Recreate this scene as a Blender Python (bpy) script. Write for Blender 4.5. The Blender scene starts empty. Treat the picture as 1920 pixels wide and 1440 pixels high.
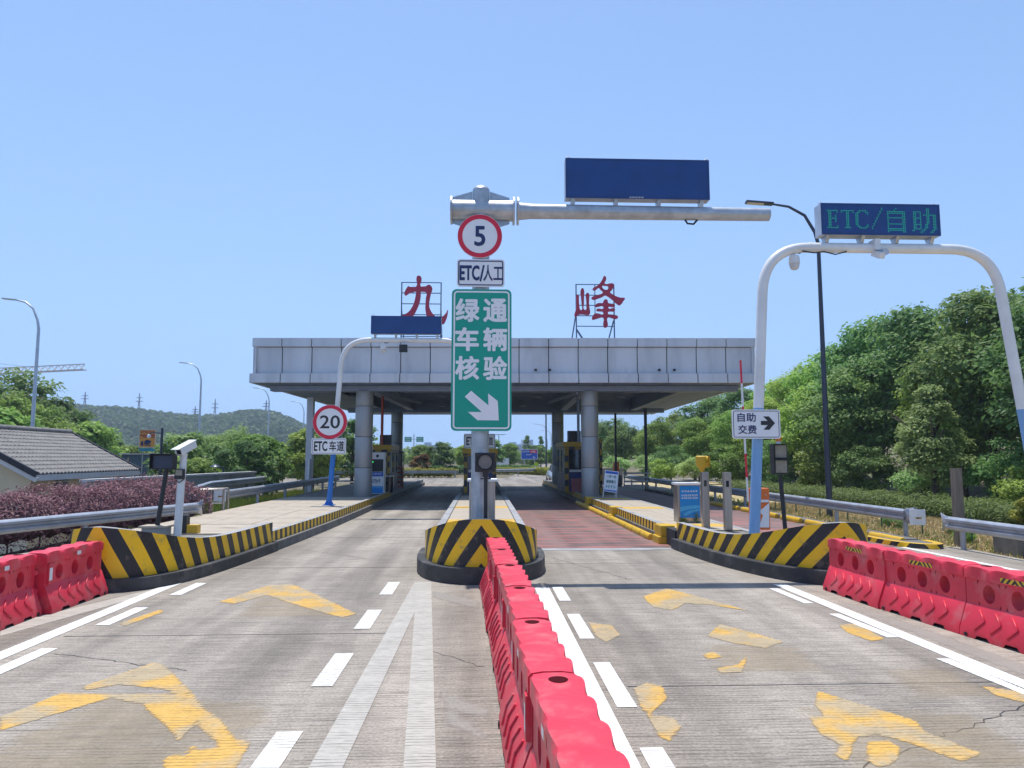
import bpy, bmesh, math, random
import numpy as np
from mathutils import Vector, Matrix
R = math.radians
random.seed(7)
scene = bpy.context.scene
COL = scene.collection

# ------------------------------------------------------------------ camera, sky, sun, exposure
cam_d = bpy.data.cameras.new('camera'); cam = bpy.data.objects.new('camera', cam_d); COL.objects.link(cam)
cam.location = (0, 0, 2.1)
cam.rotation_euler = (R(90 + 5.706), 0, R(-2.369))
cam_d.sensor_width = 36; cam_d.lens = 36 * 1371 / 1920
cam_d.clip_start = .05; cam_d.clip_end = 6000
scene.camera = cam
SUN_EL, SUN_AZ = 77.0, -14.0            # degrees above the horizon, degrees right of straight ahead
world = bpy.data.worlds.new('World'); scene.world = world; world.use_nodes = True
wn = world.node_tree.nodes; bg = wn['Background']
sky = wn.new('ShaderNodeTexSky'); sky.sky_type = 'NISHITA'; sky.sun_disc = False
sky.sun_elevation = R(SUN_EL); sky.sun_rotation = R(SUN_AZ)
sky.air_density = 1.0; sky.dust_density = 0.3; sky.ozone_density = 3.0; sky.altitude = 30
# a hazy summer sky is evener towards the horizon than the clear-air model: look the colour up a little higher near the horizon, all round
wl = world.node_tree.links; wtc = wn.new('ShaderNodeTexCoord'); wsx = wn.new('ShaderNodeSeparateXYZ'); wcx = wn.new('ShaderNodeCombineXYZ')
wl.new(wtc.outputs['Generated'], wsx.inputs[0]); wl.new(wsx.outputs[0], wcx.inputs[0]); wl.new(wsx.outputs[1], wcx.inputs[1])
wab = wn.new('ShaderNodeMath'); wab.operation = 'SUBTRACT'; wab.inputs[0].default_value = 1; wab.use_clamp = True; wl.new(wsx.outputs[2], wab.inputs[1])
wpw = wn.new('ShaderNodeMath'); wpw.operation = 'POWER'; wpw.inputs[1].default_value = 3.5; wl.new(wab.outputs[0], wpw.inputs[0])
wmu = wn.new('ShaderNodeMath'); wmu.operation = 'MULTIPLY_ADD'; wmu.inputs[1].default_value = .29; wl.new(wpw.outputs[0], wmu.inputs[0]); wl.new(wsx.outputs[2], wmu.inputs[2])
wl.new(wmu.outputs[0], wcx.inputs[2]); wnm = wn.new('ShaderNodeVectorMath'); wnm.operation = 'NORMALIZE'; wl.new(wcx.outputs[0], wnm.inputs[0]); wl.new(wnm.outputs[0], sky.inputs[0])
wl.new(sky.outputs[0], bg.inputs[0]); bg.inputs[1].default_value = 0.15
sun_d = bpy.data.lights.new('sun', 'SUN'); sun = bpy.data.objects.new('sun', sun_d); COL.objects.link(sun)
sun_d.energy = 3.4; sun_d.angle = R(.53); sun_d.color = (1, .955, .88)
sv = Vector((math.sin(R(SUN_AZ)) * math.cos(R(SUN_EL)), math.cos(R(SUN_AZ)) * math.cos(R(SUN_EL)), math.sin(R(SUN_EL))))
sun.rotation_euler = sv.to_track_quat('Z', 'Y').to_euler(); sun.location = (0, 20, 60)
scene.view_settings.view_transform = 'Standard'; scene.view_settings.look = 'None'
scene.view_settings.exposure = 0.5; scene.view_settings.gamma = 1.0
scene.cycles.use_denoising = True
scene.cycles.max_bounces = 7; scene.cycles.diffuse_bounces = 4; scene.cycles.glossy_bounces = 3
scene.cycles.transparent_max_bounces = 12; scene.cycles.volume_bounces = 0

# ------------------------------------------------------------------ materials
MATS = {}
def nt_of(m):
    m.use_nodes = True
    return m.node_tree, m.node_tree.nodes, m.node_tree.links
def mat(name, col, rough=.6, metal=0., var=.12, scale=3., world=False, bump=0., bscale=40., stain=None, stain_amt=.0, stain_scale=1.2, spec=.5, stretch=(1, 1, 1)):
    """principled with a gentle, object-space mottling of its colour, an optional stain colour and fine relief"""
    m = bpy.data.materials.new(name); t, n, l = nt_of(m); b = n['Principled BSDF']
    b.inputs['Roughness'].default_value = rough; b.inputs['Metallic'].default_value = metal
    b.inputs['Specular IOR Level'].default_value = spec
    tc = n.new('ShaderNodeTexCoord'); mp = n.new('ShaderNodeMapping'); mp.inputs['Scale'].default_value = stretch
    if world: l.new(n.new('ShaderNodeNewGeometry').outputs['Position'], mp.inputs[0])
    else: l.new(tc.outputs['Object'], mp.inputs[0])
    nz = n.new('ShaderNodeTexNoise'); nz.inputs['Scale'].default_value = scale; nz.inputs['Detail'].default_value = 5
    l.new(mp.outputs[0], nz.inputs['Vector'])
    mr = n.new('ShaderNodeMapRange'); mr.inputs[1].default_value = .3; mr.inputs[2].default_value = .7
    mr.inputs[3].default_value = 1 - var; mr.inputs[4].default_value = 1 + var
    l.new(nz.outputs[0], mr.inputs[0])
    mx = n.new('ShaderNodeMix'); mx.data_type = 'RGBA'; mx.blend_type = 'MULTIPLY'; mx.inputs[0].default_value = 1
    mx.inputs[6].default_value = (*col, 1); l.new(mr.outputs[0], mx.inputs[7])
    out = mx.outputs[2]
    if stain:
        ns = n.new('ShaderNodeTexNoise'); ns.inputs['Scale'].default_value = stain_scale; ns.inputs['Detail'].default_value = 7; ns.inputs['Roughness'].default_value = .65
        l.new(mp.outputs[0], ns.inputs['Vector'])
        r2 = n.new('ShaderNodeMapRange'); r2.inputs[1].default_value = .5; r2.inputs[2].default_value = .68; r2.inputs[4].default_value = stain_amt
        l.new(ns.outputs[0], r2.inputs[0])
        m2 = n.new('ShaderNodeMix'); m2.data_type = 'RGBA'; m2.inputs[7].default_value = (*stain, 1)
        l.new(r2.outputs[0], m2.inputs[0]); l.new(out, m2.inputs[6]); out = m2.outputs[2]
    l.new(out, b.inputs['Base Color'])
    if bump:
        n3 = n.new('ShaderNodeTexNoise'); n3.inputs['Scale'].default_value = bscale; n3.inputs['Detail'].default_value = 4
        l.new(mp.outputs[0], n3.inputs['Vector'])
        bp = n.new('ShaderNodeBump'); bp.inputs['Strength'].default_value = bump; bp.inputs['Distance'].default_value = .01
        l.new(n3.outputs[0], bp.inputs['Height']); l.new(bp.outputs[0], b.inputs['Normal'])
    MATS[name] = m
    return m
def emis(name, col, strength):
    m = bpy.data.materials.new(name); t, n, l = nt_of(m); b = n['Principled BSDF']
    b.inputs['Base Color'].default_value = (*[c * .3 for c in col], 1)
    b.inputs['Emission Color'].default_value = (*col, 1); b.inputs['Emission Strength'].default_value = strength
    return m
def stripe_mat(name, c1, c2, period, k, rough=.45, wear=.25, ph=0.):
    """two paints in slanted bands; UV.x is the length along the wall from its nose, UV.y the height"""
    m = bpy.data.materials.new(name); t, n, l = nt_of(m); b = n['Principled BSDF']; b.inputs['Roughness'].default_value = rough
    uv = n.new('ShaderNodeUVMap'); sx = n.new('ShaderNodeSeparateXYZ'); l.new(uv.outputs[0], sx.inputs[0])
    def mth(op, a, bb):
        x = n.new('ShaderNodeMath'); x.operation = op
        for i, v in enumerate((a, bb)):
            if v is None: continue
            if isinstance(v, (int, float)): x.inputs[i].default_value = v
            else: l.new(v, x.inputs[i])
        return x.outputs[0]
    u = mth('ABSOLUTE', sx.outputs[0], None)
    tt = mth('ADD', u, mth('MULTIPLY', sx.outputs[1], k))
    fr = mth('FRACT', mth('ADD', mth('DIVIDE', tt, period), ph), None)
    sel = mth('LESS_THAN', fr, .5)
    mx = n.new('ShaderNodeMix'); mx.data_type = 'RGBA'; mx.inputs[6].default_value = (*c1, 1); mx.inputs[7].default_value = (*c2, 1); l.new(sel, mx.inputs[0])
    tc = n.new('ShaderNodeTexCoord')
    nz = n.new('ShaderNodeTexNoise'); nz.inputs['Scale'].default_value = 4.5; nz.inputs['Detail'].default_value = 10; nz.inputs['Roughness'].default_value = .74
    l.new(tc.outputs['Object'], nz.inputs['Vector'])
    mr = n.new('ShaderNodeMapRange'); mr.inputs[1].default_value = .55; mr.inputs[2].default_value = .66; mr.inputs[4].default_value = wear; l.new(nz.outputs[0], mr.inputs[0])
    m2 = n.new('ShaderNodeMix'); m2.data_type = 'RGBA'; m2.inputs[7].default_value = (.2, .16, .11, 1)
    l.new(mr.outputs[0], m2.inputs[0]); l.new(mx.outputs[2], m2.inputs[6]); l.new(m2.outputs[2], b.inputs['Base Color'])
    bp = n.new('ShaderNodeBump'); bp.inputs['Strength'].default_value = .15; bp.inputs['Distance'].default_value = .01
    l.new(nz.outputs[0], bp.inputs['Height']); l.new(bp.outputs[0], b.inputs['Normal'])
    return m
def checker_mat(name, c1, c2, size):
    m = bpy.data.materials.new(name); t, n, l = nt_of(m); b = n['Principled BSDF']; b.inputs['Roughness'].default_value = .5
    tc = n.new('ShaderNodeTexCoord'); mp = n.new('ShaderNodeMapping'); mp.inputs['Location'].default_value = (.013, .017, .011)
    ck = n.new('ShaderNodeTexChecker'); ck.inputs['Scale'].default_value = 1 / size; ck.inputs[1].default_value = (*c1, 1); ck.inputs[2].default_value = (*c2, 1)
    l.new(tc.outputs['Object'], mp.inputs[0]); l.new(mp.outputs[0], ck.inputs[0]); l.new(ck.outputs[0], b.inputs['Base Color'])
    return m
def paint_mat(name, col, keep, wscale=2.2, fscale=30., rough=.6, stretch=(1, 1, 1), soft=.03, most=1., cover=0, col2=None):
    """road paint that has flaked off: where the noise is low the sheet is open and the road shows; soft = width of the thinned edge"""
    m = bpy.data.materials.new(name); t, n, l = nt_of(m); b = n['Principled BSDF']; b.inputs['Roughness'].default_value = rough
    tc = n.new('ShaderNodeNewGeometry'); mp = n.new('ShaderNodeMapping'); mp.inputs['Scale'].default_value = stretch; l.new(tc.outputs['Position'], mp.inputs[0])
    a = n.new('ShaderNodeTexNoise'); a.inputs['Scale'].default_value = wscale; a.inputs['Detail'].default_value = 10; a.inputs['Roughness'].default_value = .78
    l.new(mp.outputs[0], a.inputs['Vector'])
    mr = n.new('ShaderNodeMapRange'); mr.inputs[1].default_value = keep - soft; mr.inputs[2].default_value = keep + soft; mr.inputs[4].default_value = most; l.new(a.outputs[0], mr.inputs[0])
    gr = n.new('ShaderNodeMapRange'); gr.inputs[3].default_value = .3; l.new(groove_nodes(n, l, tc.outputs['Position']), gr.inputs[0])   # the grooves of the concrete cut the paint film
    mu = n.new('ShaderNodeMath'); mu.operation = 'MULTIPLY'; l.new(mr.outputs[0], mu.inputs[0]); l.new(gr.outputs[0], mu.inputs[1])
    c = n.new('ShaderNodeTexNoise'); c.inputs['Scale'].default_value = fscale; c.inputs['Detail'].default_value = 6; l.new(mp.outputs[0], c.inputs['Vector'])
    m3 = n.new('ShaderNodeMapRange'); m3.inputs[1].default_value = .3; m3.inputs[2].default_value = .7; m3.inputs[3].default_value = .72; m3.inputs[4].default_value = 1.1; l.new(c.outputs[0], m3.inputs[0])
    mx = n.new('ShaderNodeMix'); mx.data_type = 'RGBA'; mx.blend_type = 'MULTIPLY'; mx.inputs[0].default_value = 1; l.new(m3.outputs[0], mx.inputs[7])
    tw = n.new('ShaderNodeMix'); tw.data_type = 'RGBA'; tw.inputs[6].default_value = (*col, 1); tw.inputs[7].default_value = (*(col2 or col), 1)
    tz = n.new('ShaderNodeTexNoise'); tz.inputs['Scale'].default_value = 1.7; tz.inputs['Detail'].default_value = 6; l.new(tc.outputs['Position'], tz.inputs['Vector'])
    tr_ = n.new('ShaderNodeMapRange'); tr_.inputs[1].default_value = .44; tr_.inputs[2].default_value = .56; l.new(tz.outputs[0], tr_.inputs[0]); l.new(tr_.outputs[0], tw.inputs[0]); l.new(tw.outputs[2], mx.inputs[6])
    l.new(mx.outputs[2], b.inputs['Base Color'])
    if cover:                                                     # the film thins out towards its worn outline
        ca = n.new('ShaderNodeAttribute'); ca.attribute_name = 'cover'
        f1 = n.new('ShaderNodeMath'); f1.operation = 'MULTIPLY_ADD'; f1.inputs[1].default_value = 1.9; f1.inputs[2].default_value = -1.33; l.new(ca.outputs['Fac'], f1.inputs[0])
        f2 = n.new('ShaderNodeMath'); f2.operation = 'MULTIPLY_ADD'; f2.inputs[1].default_value = 3.0; l.new(a.outputs[0], f2.inputs[0]); l.new(f1.outputs[0], f2.inputs[2])
        mr.inputs[1].default_value = cover-soft; mr.inputs[2].default_value = cover+soft; l.new(f2.outputs[0], mr.inputs[0])
    l.new(mu.outputs[0], b.inputs['Alpha'])
    return m
def leaf_mat(name, c1, c2, trans=.45, c3=None):
    """leaf colour runs from c1 to c2 leaf by leaf (face attribute) and shifts a little tree by tree"""
    m = bpy.data.materials.new(name); t, n, l = nt_of(m)
    for x in list(n):
        if x.type != 'OUTPUT_MATERIAL': n.remove(x)
    out = [x for x in n][0]
    at = n.new('ShaderNodeAttribute'); at.attribute_name = 'tint'
    oi = n.new('ShaderNodeObjectInfo')
    mx = n.new('ShaderNodeMix'); mx.data_type = 'RGBA'; mx.inputs[6].default_value = (*c1, 1); mx.inputs[7].default_value = (*c2, 1)
    l.new(at.outputs['Fac'], mx.inputs[0])
    hs = n.new('ShaderNodeHueSaturation'); mr = n.new('ShaderNodeMapRange'); mr.inputs[3].default_value = .48; mr.inputs[4].default_value = .525
    l.new(oi.outputs['Random'], mr.inputs[0]); l.new(mr.outputs[0], hs.inputs['Hue'])
    m4 = n.new('ShaderNodeMapRange'); m4.inputs[3].default_value = .78; m4.inputs[4].default_value = 1.25
    wnz = n.new('ShaderNodeTexWhiteNoise'); wnz.noise_dimensions = '1D'; l.new(oi.outputs['Random'], wnz.inputs['W']); l.new(wnz.outputs[0], m4.inputs[0])
    l.new(m4.outputs[0], hs.inputs['Value']); l.new(mx.outputs[2], hs.inputs['Color'])
    p = n.new('ShaderNodeBsdfPrincipled'); p.inputs['Roughness'].default_value = .52; p.inputs['Specular IOR Level'].default_value = .3
    l.new(hs.outputs[0], p.inputs['Base Color'])
    tr = n.new('ShaderNodeBsdfTranslucent'); l.new(hs.outputs[0], tr.inputs[0])
    ms = n.new('ShaderNodeMixShader'); ms.inputs[0].default_value = trans
    l.new(p.outputs[0], ms.inputs[1]); l.new(tr.outputs[0], ms.inputs[2]); l.new(ms.outputs[0], out.inputs[0])
    return m
def groove_nodes(n, l, pos, period=.055):
    """0 in the saw-cut transverse grooves of the concrete, 1 between them; grooves come and go in patches"""
    def M_(op, a, b_=None, c=None):
        x = n.new('ShaderNodeMath'); x.operation = op
        for i, v in enumerate((a, b_, c)):
            if v is None: continue
            if isinstance(v, (int, float)): x.inputs[i].default_value = v
            else: l.new(v, x.inputs[i])
        return x.outputs[0]
    sx = n.new('ShaderNodeSeparateXYZ'); l.new(pos, sx.inputs[0])
    wob = n.new('ShaderNodeTexNoise'); wob.inputs['Scale'].default_value = 1.1; wob.inputs['Detail'].default_value = 3; l.new(pos, wob.inputs['Vector'])
    yy = M_('MULTIPLY_ADD', wob.outputs[0], .09, sx.outputs[1])
    fr = M_('FRACT', M_('DIVIDE', yy, period)); tri = M_('ABSOLUTE', M_('SUBTRACT', fr, .5))
    line = n.new('ShaderNodeMapRange'); line.inputs[1].default_value = .03; line.inputs[2].default_value = .14; l.new(tri, line.inputs[0])
    mp = n.new('ShaderNodeMapping'); mp.inputs['Scale'].default_value = (1.6, 4.5, 1); l.new(pos, mp.inputs[0])
    pz = n.new('ShaderNodeTexNoise'); pz.inputs['Scale'].default_value = 1; pz.inputs['Detail'].default_value = 6; pz.inputs['Roughness'].default_value = .75; l.new(mp.outputs[0], pz.inputs['Vector'])
    pm = n.new('ShaderNodeMapRange'); pm.inputs[1].default_value = .44; pm.inputs[2].default_value = .56; l.new(pz.outputs[0], pm.inputs[0])
    return M_('MAXIMUM', line.outputs[0], pm.outputs[0])
def road_mat(name, base, groove, tracks, dark=(.1, .095, .085)):
    m = bpy.data.materials.new(name); t, n, l = nt_of(m); b = n['Principled BSDF']; b.inputs['Roughness'].default_value = .8; b.inputs['Specular IOR Level'].default_value = .3
    geo = n.new('ShaderNodeNewGeometry')
    def noise(scale, detail=5, stretch=(1, 1, 1), rough=.55):
        mp = n.new('ShaderNodeMapping'); mp.inputs['Scale'].default_value = stretch; l.new(geo.outputs['Position'], mp.inputs[0])
        z = n.new('ShaderNodeTexNoise'); z.inputs['Scale'].default_value = scale; z.inputs['Detail'].default_value = detail; z.inputs['Roughness'].default_value = rough
        l.new(mp.outputs[0], z.inputs['Vector']); return z.outputs[0]
    def rng(v, a, bb, c, d):
        r = n.new('ShaderNodeMapRange'); r.inputs[1].default_value = a; r.inputs[2].default_value = bb; r.inputs[3].default_value = c; r.inputs[4].default_value = d
        l.new(v, r.inputs[0]); return r.outputs[0]
    def mul(x, y):
        k = n.new('ShaderNodeMath'); k.operation = 'MULTIPLY'; l.new(x, k.inputs[0]); l.new(y, k.inputs[1]); return k.outputs[0]
    f = rng(noise(.55, 6), .3, .72, .82, 1.14)                         # broad mottling
    f = mul(f, rng(noise(38, 4), .3, .7, .74, 1.26))                 # aggregate speckle
    f = mul(f, rng(noise(160, 2), .3, .7, .86, 1.14))
    if tracks: f = mul(f, rng(noise(1.25, 4, (1, .06, 1)), .36, .66, .6, 1.1))   # tyre-worn bands along the lane
    if groove:
        g1 = noise(1, 5, (.6, 15, 1), .8); f = mul(f, rng(g1, .34, .5, .72, 1.06)); f = mul(f, rng(groove_nodes(n, l, geo.outputs['Position']), 0, 1, .42, 1.06))
        g2 = noise(1, 3, (2.2, 34, 1), .75); f = mul(f, rng(g2, .34, .5, .68, 1.06))
    mx = n.new('ShaderNodeMix'); mx.data_type = 'RGBA'; mx.blend_type = 'MULTIPLY'; mx.inputs[0].default_value = 1
    mx.inputs[6].default_value = (*base, 1); l.new(f, mx.inputs[7])
    st = rng(noise(.9, 8, (1, .35, 1), .7), .55, .75, 0, .55)
    m2 = n.new('ShaderNodeMix'); m2.data_type = 'RGBA'; m2.inputs[7].default_value = (*dark, 1); l.new(st, m2.inputs[0]); l.new(mx.outputs[2], m2.inputs[6])
    l.new(m2.outputs[2], b.inputs['Base Color'])
    bp = n.new('ShaderNodeBump'); bp.inputs['Strength'].default_value = .35; bp.inputs['Distance'].default_value = .006
    l.new(f, bp.inputs['Height']); l.new(bp.outputs[0], b.inputs['Normal'])
    return m
def skid_mat(name):
    """brown-red anti-skid coating with ragged transverse red tongues and a worn middle"""
    m = road_mat(name, (.185, .14, .125), False, True, (.08, .065, .06)); t, n, l = nt_of(m); b = n['Principled BSDF']
    old = b.inputs['Base Color'].links[0].from_socket
    geo = n.new('ShaderNodeNewGeometry'); mp = n.new('ShaderNodeMapping'); mp.inputs['Scale'].default_value = (.55, 5.5, 1); l.new(geo.outputs['Position'], mp.inputs[0])
    z = n.new('ShaderNodeTexNoise'); z.inputs['Scale'].default_value = 1; z.inputs['Detail'].default_value = 5; z.inputs['Roughness'].default_value = .6; l.new(mp.outputs[0], z.inputs['Vector'])
    r = n.new('ShaderNodeMapRange'); r.inputs[1].default_value = .5; r.inputs[2].default_value = .56; r.inputs[4].default_value = .85; l.new(z.outputs[0], r.inputs[0])
    mx = n.new('ShaderNodeMix'); mx.data_type = 'RGBA'; mx.inputs[7].default_value = (.4, .15, .13, 1); l.new(r.outputs[0], mx.inputs[0]); l.new(old, mx.inputs[6])
    l.new(mx.outputs[2], b.inputs['Base Color']); b.inputs['Roughness'].default_value = .6
    return m
YEL = (.95, .55, .006); BLK = (.018, .018, .021)
M = dict(
  concrete=road_mat('concrete_road', (.335, .297, .25), True, True),
  asphalt=road_mat('plaza_concrete', (.29, .26, .225), False, True),
  skid=skid_mat('red_antiskid'),
  soil=mat('soil', (.16, .13, .08), .95, var=.3, scale=.6, bump=.6, bscale=9, stain=(.06, .1, .025), stain_amt=.9, stain_scale=.25),
  drygrass=mat('dry_grass_ground', (.46, .37, .2), .95, var=.25, scale=1.5, bump=.6, bscale=25, stain=(.2, .2, .08), stain_amt=.5, stain_scale=.5),
  slab=mat('paving_slab', (.43, .37, .29), .8, var=.13, scale=2, bump=.15, bscale=60, stain=(.2, .17, .13), stain_amt=.55, stain_scale=1.1),
  slab_y=mat('yellow_slab', (.62, .38, .05), .7, var=.15, scale=2, stain=(.3, .22, .1), stain_amt=.5),
  deck=mat('island_deck', (.2, .19, .17), .9, var=.2),
  stone=mat('kerb_stone', (.33, .335, .34), .75, var=.15, scale=2, bump=.2, stain=(.16, .15, .14), stain_amt=.5),
  plinth=mat('black_painted_concrete', (.035, .036, .04), .6, var=.3, scale=3, bump=.3, bscale=20, stain=(.16, .15, .14), stain_amt=.55, stain_scale=2.2),
  kerbgrey=mat('rough_kerb_concrete', (.15, .145, .14), .85, var=.25, scale=3, bump=.4, bscale=25, stain=(.06, .06, .06), stain_amt=.6),
  stripeN=stripe_mat('stripe_nose', BLK, YEL, .45, .72, wear=.6, ph=.46),
  stripeL=stripe_mat('stripe_left', BLK, YEL, .46, .55, wear=.45, ph=.187),
  stripeR=stripe_mat('stripe_right', BLK, YEL, .5, .95, wear=.45, ph=.48),
  stripeK=stripe_mat('stripe_kerb', BLK, YEL, .36, .12, wear=.55),
  hazard=stripe_mat('hazard_tape', BLK, (.7, .42, .02), .075, .9, wear=.4),
  yellow=mat('yellow_paint', (.66, .4, .02), .5, var=.12, stain=(.25, .17, .05), stain_amt=.5, stain_scale=3),
  wline=paint_mat('white_line', (.85, .85, .82), .26, 3.0, 14, stretch=(.6, 5, 1)),
  wdash=paint_mat('cream_dash', (.74, .72, .66), .3, 3.0, 14, stretch=(2, 2, 1)),
  wfade=paint_mat('worn_white_line', (.53, .5, .44), .37, 4.5, 24, stretch=(.5, 4.5, 1), soft=.06, most=.92),
  wghost=paint_mat('ghost_white_line', (.45, .42, .37), .45, 3.5, 40, stretch=(.8, 2, 1), soft=.35, most=.6, cover=1.35),
  yarrow=paint_mat('worn_yellow_arrow', (.72, .43, .09), .44, 5.5, 30, stretch=(.8, 2.4, 1), soft=.3, most=.92, cover=1.55, col2=(.5, .39, .23)),
  yghost=paint_mat('ghost_yellow_arrow', (.46, .36, .22), .56, 2.6, 30, stretch=(.6, 3, 1), soft=.4, most=.38, cover=1.75),
  red=mat('red_polyethylene', (.66, .03, .06), .46, var=.16, scale=2.2, world=True, stain=(.56, .17, .17), stain_amt=.6, stain_scale=3.6, bump=.08, bscale=14),
  darkred=mat('hole_shade_red', (.06, .003, .006), .9, spec=.1),  # near-black red: shade inside the barrier filler hole, put into the colour
  refl=mat('white_reflective', (.72, .72, .74), .35, var=.06),
  reflred=mat('red_reflective', (.5, .02, .03), .35),
  rubber=mat('black_rubber', (.02, .02, .022), .7),
  white=mat('white_coated_steel', (.78, .78, .77), .38, var=.05, scale=2, stain=(.5, .48, .42), stain_amt=.25, stain_scale=2.5),
  blue=mat('blue_coated_steel', (.02, .17, .55), .4, var=.06),
  paleblue=mat('pale_blue_steel', (.22, .42, .68), .45, var=.12, scale=4, stain=(.55, .6, .65), stain_amt=.5, stretch=(1, 1, .2)),
  galv=mat('galvanised_steel', (.46, .49, .52), .42, .65, var=.18, scale=5, bump=.05, stain=(.3, .3, .3), stain_amt=.4, stain_scale=3),
  rail=mat('guardrail_steel', (.42, .45, .5), .4, .55, var=.12, scale=3, stain=(.2, .2, .2), stain_amt=.4, stain_scale=2),
  steel=mat('brushed_stainless', (.45, .41, .37), .3, .85, var=.15, scale=3, stretch=(6, 6, .6)),
  alu=mat('aluminium_panel', (.62, .635, .67), .42, .2, var=.09, scale=.9, world=True, stain=(.36, .37, .4), stain_amt=.4, stain_scale=1.3, stretch=(1, 1, .22)),
  column=mat('column_cladding', (.36, .365, .37), .4, .4, var=.06, scale=1),
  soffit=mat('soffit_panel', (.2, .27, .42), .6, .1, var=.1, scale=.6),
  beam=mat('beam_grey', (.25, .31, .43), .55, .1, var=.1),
  joint=mat('dark_joint', (.03, .03, .035), .8),
  black=mat('black_housing', (.022, .023, .027), .5, var=.15),
  screen=mat('unlit_led_screen', (.006, .05, .21), .35, var=.1, spec=.5),
  darkblue=mat('dark_blue_frame', (.008, .045, .18), .45),
  navy=mat('sign_navy', (.012, .028, .12), .4, var=.03),
  signwhite=mat('sign_white', (.85, .85, .86), .4, var=.03),
  signgreen=mat('sign_green', (.0, .34, .24), .4, var=.05, scale=1.5),
  signred=mat('sign_red', (.7, .015, .05), .4, var=.03),
  signblue=mat('sign_blue', (.01, .1, .5), .4),
  glyph=mat('maroon_letter', (.42, .03, .07), .45, var=.12, scale=2),
  frame=mat('sign_frame_steel', (.1, .16, .24), .5, .2),
  orange=mat('orange_housing', (.72, .16, .02), .45, var=.08, stain=(.4, .14, .06), stain_amt=.4),
  amber=mat('amber_lens', (.85, .22, .01), .25),
  lens=mat('grey_lens', (.2, .18, .165), .35, var=.15, scale=8),
  lens2=mat('dusty_lens', (.34, .3, .23), .5, var=.2, scale=6),
  cyan=mat('cyan_print', (.0, .24, .68), .35, var=.04),
  cyan2=mat('light_cyan_print', (.06, .42, .82), .35),
  paper=mat('white_paper', (.78, .8, .82), .6, var=.05),
  teal=mat('teal_print', (.02, .3, .32), .5),
  beige=mat('beige_render', (.72, .62, .44), .9, var=.08, scale=1.5, bump=.1, stain=(.35, .3, .22), stain_amt=.3),
  tile=mat('grey_roof_tile', (.2, .19, .18), .75, var=.22, scale=3, bump=.2, bscale=20, stain=(.25, .24, .22), stain_amt=.4, stain_scale=2),
  tiledark=mat('dark_verge_tile', (.025, .025, .035), .6),
  board=mat('white_fascia_board', (.6, .6, .6), .6, var=.08),
  lampgrey=mat('pale_lamp_post', (.5, .54, .6), .4, .3),
  lampdark=mat('dark_lamp_post', (.045, .055, .085), .4, .3),
  lampglass=mat('lamp_glass', (.7, .62, .45), .3),
  glassd=mat('dark_glass', (.02, .025, .035), .08, var=.05, spec=.9),
  glassb=mat('blue_glass', (.08, .16, .28), .12, var=.1, spec=.8),
  checker=checker_mat('booth_checker', (.36, .22, .02), (.03, .03, .045), .3),
  boothblue=mat('booth_blue', (.012, .03, .16), .45),
  boothyel=mat('booth_yellow', (.5, .3, .02), .5, var=.1),
  cranered=mat('crane_red', (.42, .07, .04), .6),
  cranewhite=mat('crane_white', (.6, .55, .52), .6),
  bark=mat('bark', (.1, .08, .06), .9, var=.3, scale=6, bump=.5, bscale=20),
  wood=mat('weathered_post', (.2, .165, .13), .7, .2, var=.25, scale=4, stretch=(4, 4, .5)),
  city1=mat('far_glass_tower', (.2, .3, .42), .3, var=.1),
  city2=mat('far_concrete_block', (.35, .4, .46), .7, var=.1),
  silver=mat('silver_car_paint', (.5, .51, .53), .25, .6, var=.03),
  fencegreen=mat('green_wire', (.02, .1, .06), .5),
  leafA=leaf_mat('leaf_broad', (0.125, 0.22, 0.04), (0.4, 0.54, 0.12)),
  leafB=leaf_mat('leaf_dark', (0.085, 0.17, 0.055), (0.28, 0.43, 0.13)),
  leafC=leaf_mat('leaf_light', (0.2, 0.33, 0.09), (0.5, 0.68, 0.27)),
  leafM=leaf_mat('leaf_mid', (0.17, 0.28, 0.045), (0.5, 0.66, 0.15)),
  leafX=leaf_mat('leaf_far_wood', (0.04, 0.09, 0.035), (0.15, 0.25, 0.08)),
  leafP=leaf_mat('leaf_purple', (0.09, 0.04, 0.045), (0.42, 0.21, 0.225), .25),
  leafH=leaf_mat('leaf_hedge', (0.12, 0.19, 0.05), (0.3, 0.38, 0.12)),
  leafY=leaf_mat('leaf_yellow_green', (.14, .18, .02), (.36, .36, .06)),
  grass=leaf_mat('grass_blade', (0.072, 0.150, 0.018), (0.232, 0.300, 0.048)),
  grassdry=leaf_mat('dry_grass_blade', (.34, .27, .13), (.62, .5, .27)),
  leafR=leaf_mat('leaf_russet', (.12, .06, .02), (.24, .13, .05)),
)
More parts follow.
